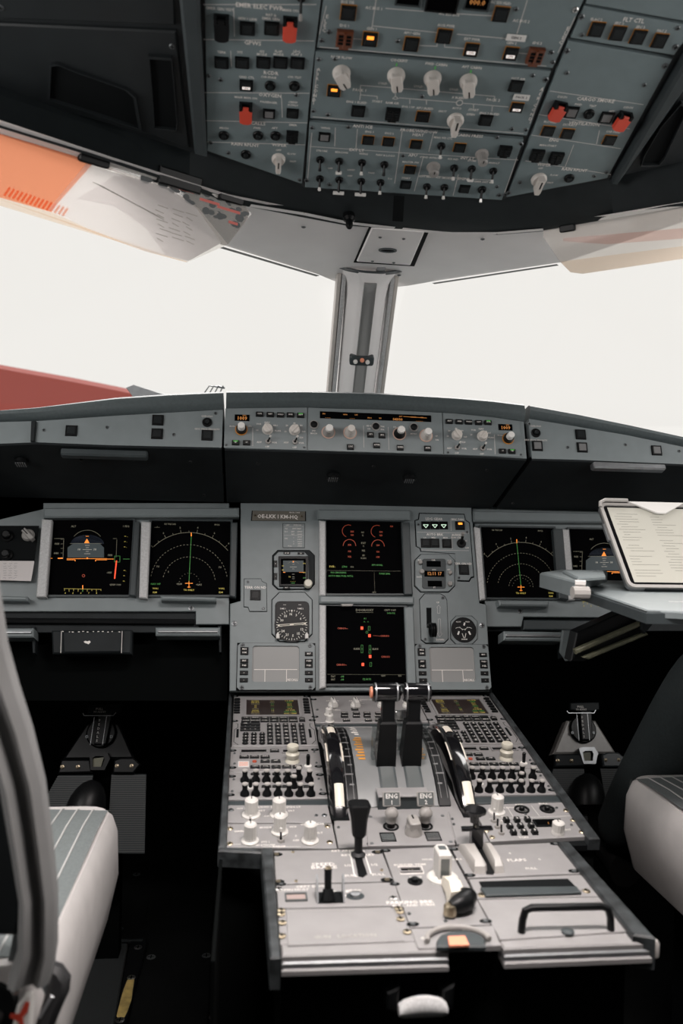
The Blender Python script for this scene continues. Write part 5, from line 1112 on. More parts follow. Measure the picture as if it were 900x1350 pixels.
p = PD.uv(405.8, 1010.5); b = MB(); b.mt(0).lathe(0, 0, [(.006, 0), (.006, .002), (.003, .003)], 14); b.mt(1).tube([(0, 0, 0), (0, .002, .018), (0, .003, .020)], [.0027, .0032, .002], 8); T.part('toggle_switch', b, ['white', 'black'], p.x, p.y, 0)
quarter(T, [(306.5, 989.5), (415, 988.5), (306.2, 1012), (420, 1010.5)]); screws(T, [(309, 993.5), (414, 991.8), (309, 1007), (417, 1006)], .0022)
lines(T, [[(330, 1008), (400, 1008)]], .0006)
MIR.append((T, 'right radio tuning panel with a large cream double knob, under the right keypad'))
# --- audio panel
T = unit_uv('audio_control_unit', 'left audio panel with two rows of small black volume knobs', PD, -.2560, -.1020, -.3855, -.3035)
for x in (322.5, 336.9, 351, 364.6, 378.6): put(T, 'volume_knob', m_acp(), x, 1029.8)
put(T, 'volume_knob', m_acp(), 393.3, 1028, .002); put(T, 'volume_knob', m_acp(), 407.4, 1029.8); put(T, 'volume_knob', m_acp(), 387, 1037.5)
for x in (322.5, 336.9, 351.8, 366.4, 380.6, 395.2, 409.7): put(T, 'volume_knob', m_acp(), x, 1048)
for x in (351, 365, 378, 406): p = PD.uv(x, 1037.3); T.part('push_button', m_key(.0135, .0052, .002, 'cap_dark', 'print', .7), None, p.x, p.y, 0)
for x in (336, 350.5, 364.5, 378.5, 391): p = PD.uv(x, 1020.8); T.part('push_button', m_key(.0125, .005, .002, 'cap_dark', 'print', .7), None, p.x, p.y, 0)
p = PD.uv(329.9, 1039); b = MB(); b.mt(0).lathe(0, 0, [(.005, 0), (.005, .002)], 12); b.mt(1).tube([(0, 0, 0), (0, .001, .014)], .0028, 8); T.part('toggle_switch', b, ['white', 'black'], p.x, p.y, 0)
quarter(T, [(305.5, 1023.5), (421.5, 1021.5), (303.5, 1048), (425.5, 1046.5)]); screws(T, [(308, 1028), (420, 1027), (306, 1043.5), (423, 1041.5)], .0022)
MIR.append((T, 'right audio panel with two rows of small black volume knobs, under the right radio panel'))
b = MB(); b.slab(rect(-.257, -.407, -.101, -.388), -.006, -.001, .001, True); T.part('filler', b, ['dark_grey'])
for T_, lab in MIR:
    M = T_.o.matrix_basis.copy(); M.translation = M.translation + Vector((.3600 + (.0), 0, 0)); copy_tree(T_.o, None, lab, M)
# --- lighting / radar panels at the left
T = unit('radar_control_unit', 'left pedestal panel with two ribbed white knobs below the audio panel', PD, [(300, 1061.5), (431.5, 1061), (437, 1084.5), (299.5, 1084.5)])
for x in (331, 367.5): put(T, 'knob', m_rib(.0098, .026), x, 1075)
lettering(T, [(350, 1064, 'FLOOD LT', .005), (385, 1064, 'INTEG LT', .005), (316, 1066, 'OFF', .0045), (345, 1069, 'BRT', .0045), (352, 1076, 'OFF', .0045), (384, 1069, 'BRT', .0045)])
screws(T, [(304.5, 1068), (427.5, 1075)], .004); screws(T, [(416.5, 1075.3)], .0026)
T = unit('radar_control_unit', 'left pedestal panel with three ribbed white knobs and gold corner screws', PD, [(299.5, 1086), (437.5, 1086), (444.5, 1118.5), (298.5, 1117)])
for x, y in ((329.6, 1109.5), (368.5, 1097.5), (408.5, 1109)): put(T, 'knob', m_rib(.0088, .027), x, y)
put(T, 'toggle_switch', m_toggle(.0042, 'knob_white', .012, .3, ring='knob_grey'), 329.6, 1089); put(T, 'toggle_switch', m_toggle(.0048, 'knob_white', .015, .3, ring='knob_grey'), 370, 1109)
screws(T, [(303, 1092.5), (303, 1112.5), (431.5, 1089.5), (434.5, 1110.5)], .0042, 'brass')
lettering(T, [(315, 1096, 'GAIN', .005), (350, 1091, 'MODE', .005), (386, 1090, 'WX', .005), (412, 1086.8, 'WINDSHEAR', .005), (420, 1098, 'TILT', .005), (350, 1110, 'SYS 1', .0045), (368, 1116, 'RADAR', .0045), (390, 1108, 'OFF', .0045), (390, 1102, '2', .0045), (350, 1114, 'MULTISCAN', .004)])
lines(T, [[(318, 1113), (300, 1113)], [(345, 1116.2), (396, 1116.2)]])
# --- centre switching panel behind the levers
T = unit_uv('switching_control_unit', 'centre pedestal panel with grey rotary knobs and small square keys ahead of the thrust levers', PD, -.1045, .1045, -.118, .0065)
for x, y in ((438.9, 931), (468.5, 931), (504, 931), (537, 931)): put(T, 'knob', m_bar(.0095, 'knob_white', .015), x, y, rot=.1)
for x, y, r in ((433, 942, .0062), (434.5, 951, .0062)): put(T, 'knob', m_rib(r, .013), x, y)
for x, y in ((454, 941), (469.7, 941), (483.7, 941), (454, 945), (469.5, 945), (483.7, 945), (456.5, 950.2), (485.5, 950.2), (467.5, 935.6), (499, 941), (499, 945), (499, 950.2), (513, 941), (513, 945), (528, 941), (528, 945), (528, 950)):
    put(T, 'push_button', m_key(.0125, .0078, .0025, 'cap_dark', 'print', .6, random.choice(('ENG', 'BLD', 'ELEC', 'HYD', 'FUEL', 'APU', 'COND', 'DOOR'))), x, y)
lettering(T, [(487, 922.5, 'SWITCHING', .006), (438, 924, 'ATT HDG', .0048), (468, 924, 'AIR DATA', .0048), (504, 924, 'EIS DMC', .0048), (538, 924, 'ECAM/ND', .0048), (444, 936, 'UPPER', .0042), (476, 927.5, '------', .005)])
quarter(T, [(413, 922), (415, 945)])
for x in (418, 560): screws(T, [(x, 936)], .0026)
b = MB(); b.slab(rect(-.105, -.133, .105, -.121), -.006, -.002, .001, True); T.part('filler', b, ['dark_grey'])
b = MB(); p = PD.uv(509, 935.5, .003); b.box(-.010, .010, -.005, .005, 0, .006, .001); T.part('red_cap', b, ['red_guard'], p.x, p.y, .0)
# ================================================================ thrust lever quadrant
U0 = -.003
QD = Thing(PD, U0, -.28, 'thrust_quadrant', 'curved grey quadrant with two black thrust levers and a black trim wheel on each side', 'throttle quadrant')
b = MB(); b.slab(rect(-.1025, -.5035, .1025, -.1345), -.006, -.001, .001, True); QD.part('base_plate', b, ['paint_ped'])
vc, Rq, hc = -.285, .210, -.165
def arcp(R, a0, a1, n=28): return [(vc + R * math.sin(math.radians(a0 + (a1 - a0) * i / n)), hc + R * math.cos(math.radians(a0 + (a1 - a0) * i / n))) for i in range(n + 1)]
def drum(u0, u1, R, a0=38, a1=-38, hb=-.001):
    pr = arcp(R, a0, a1); pr = [(pr[0][0], hb)] + [(v, max(h, hb)) for v, h in pr] + [(pr[-1][0], hb)]
    b = MB(); b.loft([[(u0, v, h) for v, h in pr], [(u1, v, h) for v, h in pr]]); return b
QD.part('housing', drum(U0 - .060, U0 + .060, Rq), ['quad_grey'])
lv = (-.0142, .0258)
for s in (-1, 1):
    QD.part('scale_strip', drum(U0 + s * .0615, U0 + s * .0790, Rq + .001), ['black'])
    b = MB()
    for k in range(13):
        a = 32 - k * 5; (v, h), (v2, h2) = arcp(Rq + .0014, a, a - .7, 1); ua, ub = (U0 + s * .064, U0 + s * (.077 if k % 2 else .071)); b.add([(ua, v, h), (ub, v, h), (ub, v2, h2), (ua, v2, h2)], [(0, 1, 2, 3)])
    for us in (.0655, .0755):
        pr = arcp(Rq + .0014, 35, -35, 22); b.add([(U0 + s * us, v, h) for v, h in pr] + [(U0 + s * (us + .0007), v, h) for v, h in pr], [(i, i + 1, 24 + i, 23 + i) for i in range(22)])
    QD.part('scale_marks', b, ['cap_grey'])['kind'] = 'stuff'
    b = MB()                                              # orange and white markings on the housing beside the levers
    for k in range(9):
        a = 2 - k * 2.0; (v, h), (v2, h2) = arcp(Rq + .0006, a, a - 1.1, 1)
        ua, ub = U0 + s * .0415, U0 + s * (.052 + .003 * (k % 2)); b.mt(0).add([(ua, v, h), (ub, v, h), (ub, v2, h2), (ua, v2, h2)], [(0, 1, 2, 3)])
    for k in range(7):
        a = 22 - k * 2.6; (v, h), (v2, h2) = arcp(Rq + .0006, a, a - 1.2, 1)
        ua, ub = U0 + s * .043, U0 + s * (.050 + .004 * (k % 2)); b.mt(1).add([(ua, v, h), (ub, v, h), (ub, v2, h2), (ua, v2, h2)], [(0, 1, 2, 3)])
    QD.part('printed_marks', b, ['orange_print', 'print'])['kind'] = 'stuff'
for u in lv:
    b = MB(); pr = arcp(Rq + .0005, -6, -31, 12); b.add([(u - .0135, v, h) for v, h in pr] + [(u + .0135, v, h) for v, h in pr], [(i, i + 1, 14 + i, 13 + i) for i in range(12)]); o = QD.part('lever_slot', b, ['dark_grey'])
    b = MB(); pr = arcp(Rq + .0009, -12, -30.5, 10); b.add([(u - .010, v, h) for v, h in pr] + [(u + .010, v, h) for v, h in pr], [(i, i + 1, 12 + i, 11 + i) for i in range(10)]); QD.part('slot_floor', b, ['glass_grey'])
b = MB(); b.box(-.035, .040, -.420, -.400, -.001, .019, .002); QD.part('rear_step', b, ['dark_grey'])
b = MB(); b.box(-.036, .041, -.422, -.397, .019, .0215, .001); QD.part('step_lip', b, ['paint_ped'])
for s, u in zip((-1, 1), lv):
    # lever: built in quadrant coordinates; the lower shaft widens into the slot
    b = MB(); L = [(-.342, .028, .0150, .026), (-.342, .052, .0150, .026), (-.344, .086, .0135, .026), (-.346, .1035, .0132, .022), (-.345, .106, .0095, .016), (-.343, .140, .0095, .014)]
    b.loft([[(u - w_, v - d / 2, h), (u + w_, v - d / 2, h), (u + w_, v + d / 2, h), (u - w_, v + d / 2, h)] for v, h, w_, d in L])
    sh = QD.part('thrust_lever', b, ['black'])
    ug = u + s * .004
    def hsec(x, r): return [(x, -.341 + r * math.cos(2 * PI * i / 18) * .95, .149 + r * math.sin(2 * PI * i / 18)) for i in range(18)]
    b = MB(); b.loft([hsec(ug - .0215, .012), hsec(ug - .0205, .0135), hsec(ug - .0165, .0145), hsec(ug + .0165, .0145), hsec(ug + .0205, .0135), hsec(ug + .0215, .012)]); QD.part('grip', b, ['black_gloss'], parent=sh)
    for x in (ug - .0165, ug + .0165):
        b = MB(); b.loft([hsec(x - .0012, .0149), hsec(x + .0012, .0149)]); QD.part('ring', b, ['metal_dull'], parent=sh)
    if s < 0: b = MB(); b.loft([hsec(ug - .0245, .0075), hsec(ug - .0235, .0088), hsec(ug - .0210, .009)]); QD.part('disconnect_button', b, ['salmon'], parent=sh, label='orange button at the lever end')
    b = MB(); b.box(u - .018 * (s < 0) - .0 * (s > 0) - .0005, u + .0 * (s < 0) + .018 * (s > 0) + .0005, -.345, -.330, .118, .120); 
    b = MB(); b.box(u + s * .019 - .004, u + s * .019 + .004, -.356, -.342, .045, .095, .001); QD.part('clear_guard', b, ['clear_plastic'], parent=sh)
b = MB(); b.box(.0, .012, -.335, -.331, .050, .115, .001); QD.part('clear_plate', b, ['clear_plastic'])
QD.part('cross_plate', MB().box(-.018, .036, -.325, -.322, .098, .113, .002), ['bar_light']); QD.part('red_cap', MB().box(-.014, -.002, -.328, -.325, .102, .110, .001), ['red_guard'])
for s in (-1, 1):                                         # trim wheels
    uw = .003 + s * .0965; b = MB(); R = .205; hw = -.145; vw = -.300
    prof = [(-.0122, R - .03), (-.0122, R - .008), (-.0092, R - .002), (0, R), (.0092, R - .002), (.0122, R - .008), (.0122, R - .03)]
    n = 72; vs = []; fs = []
    for i in range(n):
        a = 2 * PI * i / n
        for x, r in prof: vs.append((uw + x, vw + r * math.sin(a), hw + r * math.cos(a)))
    m = len(prof)
    for i in range(n):
        for k in range(m - 1): fs.append((i * m + k, i * m + k + 1, ((i + 1) % n) * m + k + 1, ((i + 1) % n) * m + k))
    b.add(vs, fs)
    for sx in (-1, 1): b.add([(uw + sx * .0085, vw, hw)] + [(uw + sx * .0092, vw + (R - .012) * math.sin(2 * PI * i / 36), hw + (R - .012) * math.cos(2 * PI * i / 36)) for i in range(36)], [(0, 1 + i, 1 + (i + 1) % 36) for i in range(36)])
    # the lower half sits inside the pedestal
    wl = QD.part('trim_wheel', b, ['black_gloss'])
    def band(a0, a1, x0, x1, m_='ivory'):
        q = MB(); nn = 10; rr = lambda x: (R + .0006 if abs(x) < .0045 else R - .0012 if abs(x) < .009 else R - .0060)
        A = [math.radians(a0 + (a1 - a0) * i / nn) for i in range(nn + 1)]; xs = [x0 + (x1 - x0) * j / 4 for j in range(5)]
        vs = [(uw + x, vw + rr(x) * math.sin(a), hw + rr(x) * math.cos(a)) for a in A for x in xs]
        q.add(vs, [(i * 5 + j, i * 5 + j + 1, i * 5 + j + 6, i * 5 + j + 5) for i in range(nn) for j in range(4)]); QD.part('white_mark', q, [m_], parent=wl)
    band(11, 3, -.0055, .0065); band(-30, -40, -.0060, .0075)
    band(-4, -17, -.0132, -.0102); band(-4, -17, .0102, .0132); band(14, 7, -.0132, -.0104)
    b = MB(); b.slab(rect(uw - .013, -.448, uw + .013, -.150), -.001, .0006); QD.part('wheel_slot', b, ['groove'])
# left cover beside the wheel front
# --- engine masters
T = unit('engine_control_unit', 'engine start panel with two labelled master levers and a rotary mode selector', PD, [(483, 1073.5), (588, 1071), (600, 1114), (484.5, 1116)], cat='panel')
T.o.children[0].location.z += .0008
for x, y, t in ((515, 1090.5, '1'), (560, 1090, '2')):
    p = PD.uv(x, y); b = MB(); b.lathe(0, 0, [(.0115, 0), (.0115, .0012), (.0085, .002), (.0085, .0)], 20); T.part('collar', b, ['groove'], p.x, p.y, 0)
    b = MB(); b.mt(0).lathe(0, 0, [(.006, 0), (.006, .010)], 14); b.mt(1).lathe(0, 0, [(.0078, .009), (.0078, .016), (.0095, .019), (.0098, .023), (.0075, .027), (.004, .030)], 18); lv_ = T.part('master_lever', b, ['black', 'knob_grey'], p.x, p.y, 0)
    b = MB(); b.T = Matrix.Translation((0, .006, .039)) @ Matrix.Rotation(math.radians(62), 4, 'X')
    b.mt(0).slab(rrect(-.0125, -.0095, .0125, .0105, .002), -.002, .0015, .0006, True); b.mt(1).slab(rect(-.0108, -.008, .0108, .009), .001, .0018); b.mt(2).text('ENG', 0, .0042, .0088, .0021); b.text(t, 0, -.0042, .0078, .0021)
    T.part('label_cap', b, ['knob_grey', 'glass_grey', 'white'], p.x, p.y, 0, parent=lv_)
put(T, 'mode_selector', m_point(.0125, 'knob_grey', .020), 545, 1099, rot=PI + .05)
b = MB(); p = PD.uv(543, 1090); b.box(-.0062, .0062, -.004, .006, .004, .016, .002); T.part('selector_tip', b, ['knob_grey'], p.x, p.y, 0)
for x, y in ((511, 1104.5), (570.5, 1103.5)):
    p = PD.uv(x, y); b = MB(); b.mt(0).ring(rect(-.0105, -.011, .0105, .011), rect(-.0092, -.0097, .0092, .0097), 0, .0016); b.mt(1).flat(rect(-.0092, -.0097, .0092, .0097), .0008); T.part('indicator', b, ['groove', 'glass_grey'], p.x, p.y, 0)
lettering(T, [(535, 1079.3, 'ENG MASTER', .0062), (497, 1080, 'ON', .0048), (500, 1094, 'OFF', .0048), (520, 1098, 'MODE', .005), (525, 1089, 'CRANK', .0045), (575, 1094, 'START', .0045), (511, 1113, '1', .006), (569, 1112, '2', .006)])
quarter(T, [(488, 1077.5), (583, 1076), (490, 1112.5), (594, 1110.5)], .0045)
# --- keypad (transponder) unit at the right
T = unit('transponder_control_unit', 'pedestal panel with nine small keys, dark window and ribbed knobs behind the right audio panel', PD, [(622, 1061), (743, 1057.5), (775, 1102.5), (646, 1109.5)])
gridpx(T, 667.2, 1083, 695, 1082.3, 676.5, 1099.3, 704.5, 1098.5, 3, 3, lambda i, j: m_key(.0078, .0088, .0055, 'black', 'print', .7, '123456789'[j * 3 + i]))
display(T, 708, 1082, 737, 1089.5, '1', 0, 'groove', 'screen')
put(T, 'knob', m_rib(.0092, .027), 654.5, 1071); put(T, 'knob', m_rib(.0088, .017, skirt=1.05), 735, 1098)
for x, y in ((651, 1083), (655.5, 1091), (660.5, 1099)): put(T, 'toggle_switch', m_toggle(.0045, 'knob_white', .016, .2, ring='knob_grey'), x, y)
for x, y in ((687.5, 1067.5), (721, 1067)):
    p = PD.uv(x, y); b = MB(); b.mt(0).lathe(0, 0, [(.0115, 0), (.0115, .0015), (.0088, .0015), (.008, -.0), (.0045, .0), (.0042, .005), (.003, .006)], 20); T.part('jack_socket', b, ['black'], p.x, p.y, 0)
screws(T, [(746, 1068.7), (755, 1081.5), (766.5, 1097), (641, 1095), (648.5, 1104), (628, 1063.5)], .0042, 'brass'); screws(T, [(733.5, 1065.5), (692.5, 1073.5), (753, 1088)], .0024)
lettering(T, [(684, 1061, 'ATC', .0055), (716, 1059.5, 'PULL', .0055), (668, 1065, 'ALT RPTG', .0045), (664, 1077, 'SYS', .0045), (745, 1094, 'IDENT', .005), (690, 1104, 'TCAS', .005)])
lines(T, [[(668, 1063.5), (677, 1078)], [(700, 1062), (711, 1076)], [(645, 1079.5), (752, 1075.5)]])
T = unit('filler_strip', 'narrow plain grey strip between the left side of the start panel and the trim wheel', PD, [(440, 1087), (482, 1085), (484, 1116), (446, 1118)], cat='panel'); screws(T, [(446, 1091), (478, 1097)], .0022)
T = unit('filler_strip', 'narrow plain grey strip between the start panel and the keypad panel', PD, [(591, 1070), (621, 1068), (645, 1110), (602, 1113)], cat='panel'); screws(T, [(596, 1080), (598, 1087)], .0022)
# ================================================================ rear pedestal units
T = unit('speed_brake_unit', 'speed brake panel with a tapered black lever standing in a dark slot', RP, [(361, 1121.5), (502, 1119.5), (518, 1161), (363.5, 1165)], cat='lever')
b = MB(); b.slab(RP.px([(466, 1124), (474, 1123), (484, 1153), (478, 1157), (472, 1155)]), -.001, .0008); T.part('slot', b, ['black'])
lines(T, [[(461, 1122), (467, 1154), (470, 1156)], [(479, 1121), (489, 1152)]], .0018, 'white')
lettering(T, [(426, 1139.5, 'SPEED', .0095), (427, 1143.5, 'BRAKE', .0095), (456, 1127.5, 'RET', .0065), (458, 1141, '1/2', .0065), (463, 1154.5, 'FULL', .0065), (487, 1127, 'RET', .0065), (493, 1140, '1/2', .0065), (499, 1153, 'FULL', .0065), (455, 1121.5, 'RET ARMED', .006)])
b0 = RP.uv(472, 1129); u, v = b0.x, b0.y
b = MB(); b.tube([(u, v, -.002), (u, v + .001, .035)], .0055, 10); sb = T.part('lever_shaft', b, ['black'])
b = MB(); b.tube([(u, v, .003), (u, v, .006)], [.010, .007], 10); T.part('boot', b, ['rubber'])
def tr(w_, d, h, vv): return [(u + w_ * a, vv + d * c, h) for a, c in ((-1, -.6), (-.7, -1), (.7, -1), (1, -.6), (1, .6), (.7, 1), (-.7, 1), (-1, .6))]
b = MB(); b.loft([tr(.006, .006, .026, v), tr(.0088, .009, .030, v), tr(.0105, .010, .050, v + .002), tr(.0138, .012, .064, v + .003), tr(.0145, .0125, .068, v + .003), tr(.013, .011, .0705, v + .003)]); T.part('handle', b, ['black'], parent=sb)
quarter(T, [(364.5, 1126.5), (497.5, 1123.5), (366.5, 1162.5), (510, 1160)], .005, 'brass'); screws(T, [(386, 1123.5), (390, 1162), (503, 1147.5)], .0022, 'brass')
T = unit('door_lock_unit', 'narrow panel with a guarded black toggle and a small rectangular light', RP, [(364, 1167), (519.5, 1163), (529, 1193), (366.5, 1197)])
p = RP.uv(435, 1183.5); b = MB(); b.mt(0).slab(rect(-.016, -.013, .016, .013), 0, .0006); T.part('recess', b, ['groove'], p.x, p.y, 0)
b = MB(); b.mt(0).tube([(0, -.004, 0), (0, 0, .012)], [.009, .006], 10); b.mt(0).tube([(0, 0, .010), (0, .004, .034)], [.0042, .0046], 10); b.mt(1).tube([(0, .004, .033), (0, .0042, .036)], [.0046, .003], 10); T.part('toggle_switch', b, ['black', 'brass'], p.x - .014 + .011, p.y - .002, 0)
for x in (-.0155, .0155):
    b = MB(); b.loft([[(x - .001, -.013, 0), (x + .001, -.013, 0), (x + .001, .012, 0), (x - .001, .012, 0)], [(x - .001, .002, .022), (x + .001, .002, .022), (x + .001, .010, .024), (x - .001, .010, .024)]]); T.part('guard_fin', b, ['metal_dull'], p.x, p.y, 0)
display(T, 378, 1179.5, 402, 1188, None, 0, 'glass_grey', 'salmon_dim' if 'salmon_dim' in MT else (mat('salmon_dim', (.35, .27, .25), .4) and 'salmon_dim'))
p = RP.uv(468, 1181.5); b = MB(); b.mt(0).slab(circ(0, 0, .011, 20, ry=.0085), 0, .0006); b.mt(1).lathe(0, 0, [(.006, 0), (.006, .004), (.003, .005)], 14); T.part('light_sensor', b, ['dark_grey', 'metal_dull'], p.x, p.y, 0)
lettering(T, [(412, 1168.5, 'CKPT DOOR', .006), (446, 1176, 'UNLOCK', .0055), (446, 1181, 'NORM', .0055), (446, 1186, 'LOCK', .0055), (466, 1174, 'VIDEO', .0055), (388, 1173, 'OPEN FAULT', .005)])
screws(T, [(367, 1172.5), (518, 1184.5)], .005, 'metal'); quarter(T, [(370.5, 1165.8), (520, 1165.5)], .004)
T = unit('blank_unit', 'plain blank panel with gold screws along both sides at the rear left of the pedestal', RP, [(377, 1198.5), (515, 1195.5), (533, 1240), (379, 1246)])
for pts in ([(366, 1199), (379, 1198.6), (383, 1243), (369.5, 1244)], [(513, 1196), (530, 1195.5), (547, 1239), (533, 1240)]): T.part('side_strip', MB().slab(RP.px(pts), -.006, -.001, .0005, True), ['paint_ped'])
screws(T, [(370.5, 1200.5), (370.5, 1205), (372, 1216.5), (371, 1234), (525, 1198), (527, 1202), (528, 1211.5), (536.5, 1228.5)], .0048, 'brass')
lines(T, [[(380, 1201), (515, 1198)]], .0005, 'knob_top'); lettering(T, [(455, 1234, 'GUN   LOCATION', .007)], 'knob_top')
# centre column: rudder trim / parking brake
T = unit('parking_brake_unit', 'rear centre panel with a white and black parking brake handle', RP, [(504.5, 1119.5), (590.5, 1116), (646, 1218.5), (540.5, 1222)], cat='lever')
display(T, 529, 1145.5, 553, 1150, '0.0', 0, 'paint_ped', 'screen', 's_dim', .006)
p = RP.uv(547, 1162.5); b = MB(); b.mt(0).lathe(0, 0, [(.0095, 0), (.0095, .0016), (.006, .0016), (.0055, .0)], 18); b.mt(0).lathe(0, 0, [(.0045, 0), (.0045, .005), (.003, .006)], 14); T.part('reset_button', b, ['black'], p.x, p.y, 0)
p = RP.uv(583, 1158); b = MB(); b.lathe(0, 0, [(.0195, 0), (.0195, .002), (.017, .004), (.0165, .004)], 26); dk = T.part('knob_disc', b, ['knob_white'], p.x, p.y, 0)
b = MB(); b.mt(0).slab([(-.008, -.012), (.008, -.012), (.0085, .014), (.005, .018), (-.005, .018), (-.0085, .014)], .003, .036, .002); b.mt(1).flat([(-.005, -.0), (.005, -.0), (.005, .012), (-.005, .012)], .0362)
b.mt(1).add([(-.0055, -.0122, .006), (.0055, -.0122, .006), (.0055, -.0122, .030), (-.0055, -.0122, .030)], [(0, 1, 2, 3)]); T.part('rudder_trim_knob', b, ['knob_white', 'glass_grey'], p.x, p.y, 0)
q = RP.uv(603, 1183); q2 = RP.uv(612, 1203)
b = MB(); b.mt(0).loft([[(p.x - .006, p.y - .018, .002), (p.x + .010, p.y - .018, .002), (p.x + .009, p.y - .018, .012), (p.x - .005, p.y - .018, .012)], [(q.x - .014, q.y + .004, .004), (q.x + .006, q.y + .004, .004), (q.x + .004, q.y + .004, .018), (q.x - .010, q.y + .004, .018)], [(q2.x - .018, q2.y + .008, .004), (q2.x + .004, q2.y + .010, .004), (q2.x + .002, q2.y + .010, .020), (q2.x - .014, q2.y + .008, .020)]]); hb = T.part('brake_handle', b, ['ivory'])
b = MB(); b.tube([(q2.x - .018, q2.y - .006, .010), (q2.x - .010, q2.y - .004, .011), (q2.x + .001, q2.y + .002, .012), (q2.x + .006, q2.y + .010, .012), (q2.x + .002, q2.y + .018, .011)], [.007, .0105, .012, .0115, .009], 14); T.part('grip', b, ['black'], parent=hb)
b = MB(); b.lathe(q2.x - .019, q2.y - .008, [(.0078, .003), (.0075, .012), (.006, .014)], 14); T.part('end_cap', b, ['brass'], parent=hb)
lettering(T, [(540, 1140, 'RUDDER TRIM', .0055), (548, 1156.5, 'RESET', .005), (540, 1189.5, 'PARKING BRK', .0075), (545, 1193.5, 'PULL AND TURN', .0055), (565, 1133, 'NOSE L', .0045), (600, 1133, 'NOSE R', .0045)])
b = MB(); b.ring(RP.px([(524, 1142.5), (556, 1142), (559, 1152), (528, 1153)]), RP.px([(525, 1143.2), (555, 1142.8), (558, 1151.3), (529, 1152.2)]), 0, .0005); T.part('window_outline', b, ['print'])
quarter(T, [(508, 1121.5), (592, 1119), (544, 1218.5), (640, 1214.5)], .0045); screws(T, [(539, 1205), (587, 1214.5)], .0022)
T = unit('handset_recess', 'plate with a half ring around an orange tag at the pedestal rear end', RP, [(541, 1224), (649, 1220), (660, 1246), (551, 1250)])
T.part('ring_base', MB().slab(RP.px([(575, 1241), (580, 1233), (592, 1228.5), (612, 1227.5), (630, 1231), (640, 1239), (640, 1248), (575, 1248)], .004), 0, .005, .002, True), ['dark_grey'])
T.part('orange_tag', MB().slab(RP.px([(590, 1234.5), (613, 1233.5), (618.5, 1245.5), (592, 1246.5)], .007), .005, .0075, .0006, True), ['salmon'], label='orange tag')
b = MB(); c0 = RP.uv(604, 1244); b.tube([(c0.x + .034 * math.cos(a), c0.y + .026 * math.sin(a), .004) for a in [PI * i / 14 for i in range(15)]], .0028, 8); T.part('half_ring', b, ['knob_grey'])
lettering(T, [(561, 1237, 'ON', .006)])
# right column: flaps, printer slot, document door
T = unit('flap_lever_unit', 'flap panel with a black flap lever between two curved white slot guards', RP, [(594, 1116.5), (734, 1110.5), (765, 1151), (616, 1157)], cat='lever')
b = MB(); b.slab(RP.px([(628, 1117), (637, 1117), (652, 1150), (650, 1153.5), (641, 1153)]), -.001, .001); T.part('slot', b, ['black'])
for pts in ([(603, 1119), (624, 1117), (642, 1148), (640, 1152), (625, 1152)], [(634, 1117), (645, 1117), (664, 1146), (664, 1151), (652, 1152)]):
    P_ = [Vector(q) for q in RP.px(pts)]; c = sum(P_, Vector((0, 0))) / len(P_); b = MB()
    b.loft([[(*q, 0) for q in P_], [(*(c + (q - c) * .9), .008) for q in P_], [(*(c + (q - c) * .6), .012) for q in P_]]); T.part('slot_guard', b, ['knob_top'])
lettering(T, [(681, 1134, 'FLAPS', .0085), (672, 1125, '0', .006), (711, 1133, '0', .006), (700, 1145, 'FULL', .006)])
bo = RP.uv(629, 1118); u, v = bo.x, bo.y
b = MB(); b.box(u - .010, u + .006, v - .006, v + .006, -.003, .028, .001); b.tube([(u - .001, v, .02), (u - .004, v + .006, .050)], .0045, 8); fl = T.part('flap_lever', b, ['black_gloss'])
b = MB(); b.slab([(u - .024, v - .006), (u + .02, v - .004), (u + .021, v + .006), (u - .022, v + .006)], .0255, .0285, .001, True); T.part('collar', b, ['black_gloss'], parent=fl)
b = MB(); b.lathe(u - .004, v + .004, [(.006, .034), (.0065, .046), (.0155, .0475), (.016, .051), (.014, .0525)], 20); T.part('handle', b, ['black_gloss'], parent=fl)
quarter(T, [(598, 1119.5), (732, 1112.5), (619, 1154), (756.5, 1148.5)], .0048)
T = unit('printer_unit', 'narrow unit with a long dark paper slot behind the flap lever', RP, [(618, 1159), (765.5, 1153), (792, 1181.5), (629, 1184.5)])
b = MB(); b.slab(RP.px([(631, 1163), (748, 1159), (766, 1177), (640, 1181)]), -.001, .0008); T.part('slot', b, ['groove'])
b = MB(); b.slab(RP.px([(633, 1170.5), (760, 1169), (766, 1177), (640, 1181)], .003), .001, .004, .001); T.part('flap', b, ['dark_grey'])
screws(T, [(635, 1180.5), (772.5, 1175)], .005, 'brass')
T = unit('stowage_unit', 'grey stowage lid with a black loop handle at the rear right of the pedestal', RP, [(629.5, 1186), (792.5, 1182.5), (828, 1227.5), (659, 1238.5)], cat='stowage lid')
h0, h1 = RP.uv(687, 1229), RP.uv(805, 1226); k0, k1 = RP.uv(688, 1203), RP.uv(790, 1200)
b = MB(); hh = .026
pts = [(h0.x, h0.y, 0), (h0.x + .001, h0.y, hh * .55), (h0.x + .004, h0.y + .001, hh * .9), (h0.x + .011, h0.y + .002, hh), (h1.x - .011, h1.y + .002, hh), (h1.x - .004, h1.y + .001, hh * .9), (h1.x - .001, h1.y, hh * .55), (h1.x, h1.y, 0)]
b.tube(pts, .0042, 10); T.part('loop_handle', b, ['black'])
b = MB(); p = RP.uv(748, 1229.5); b.lathe(0, 0, [(.007, 0), (.007, .002), (.004, .003)], 14); T.part('latch', b, ['dark_grey'], p.x, p.y, 0)
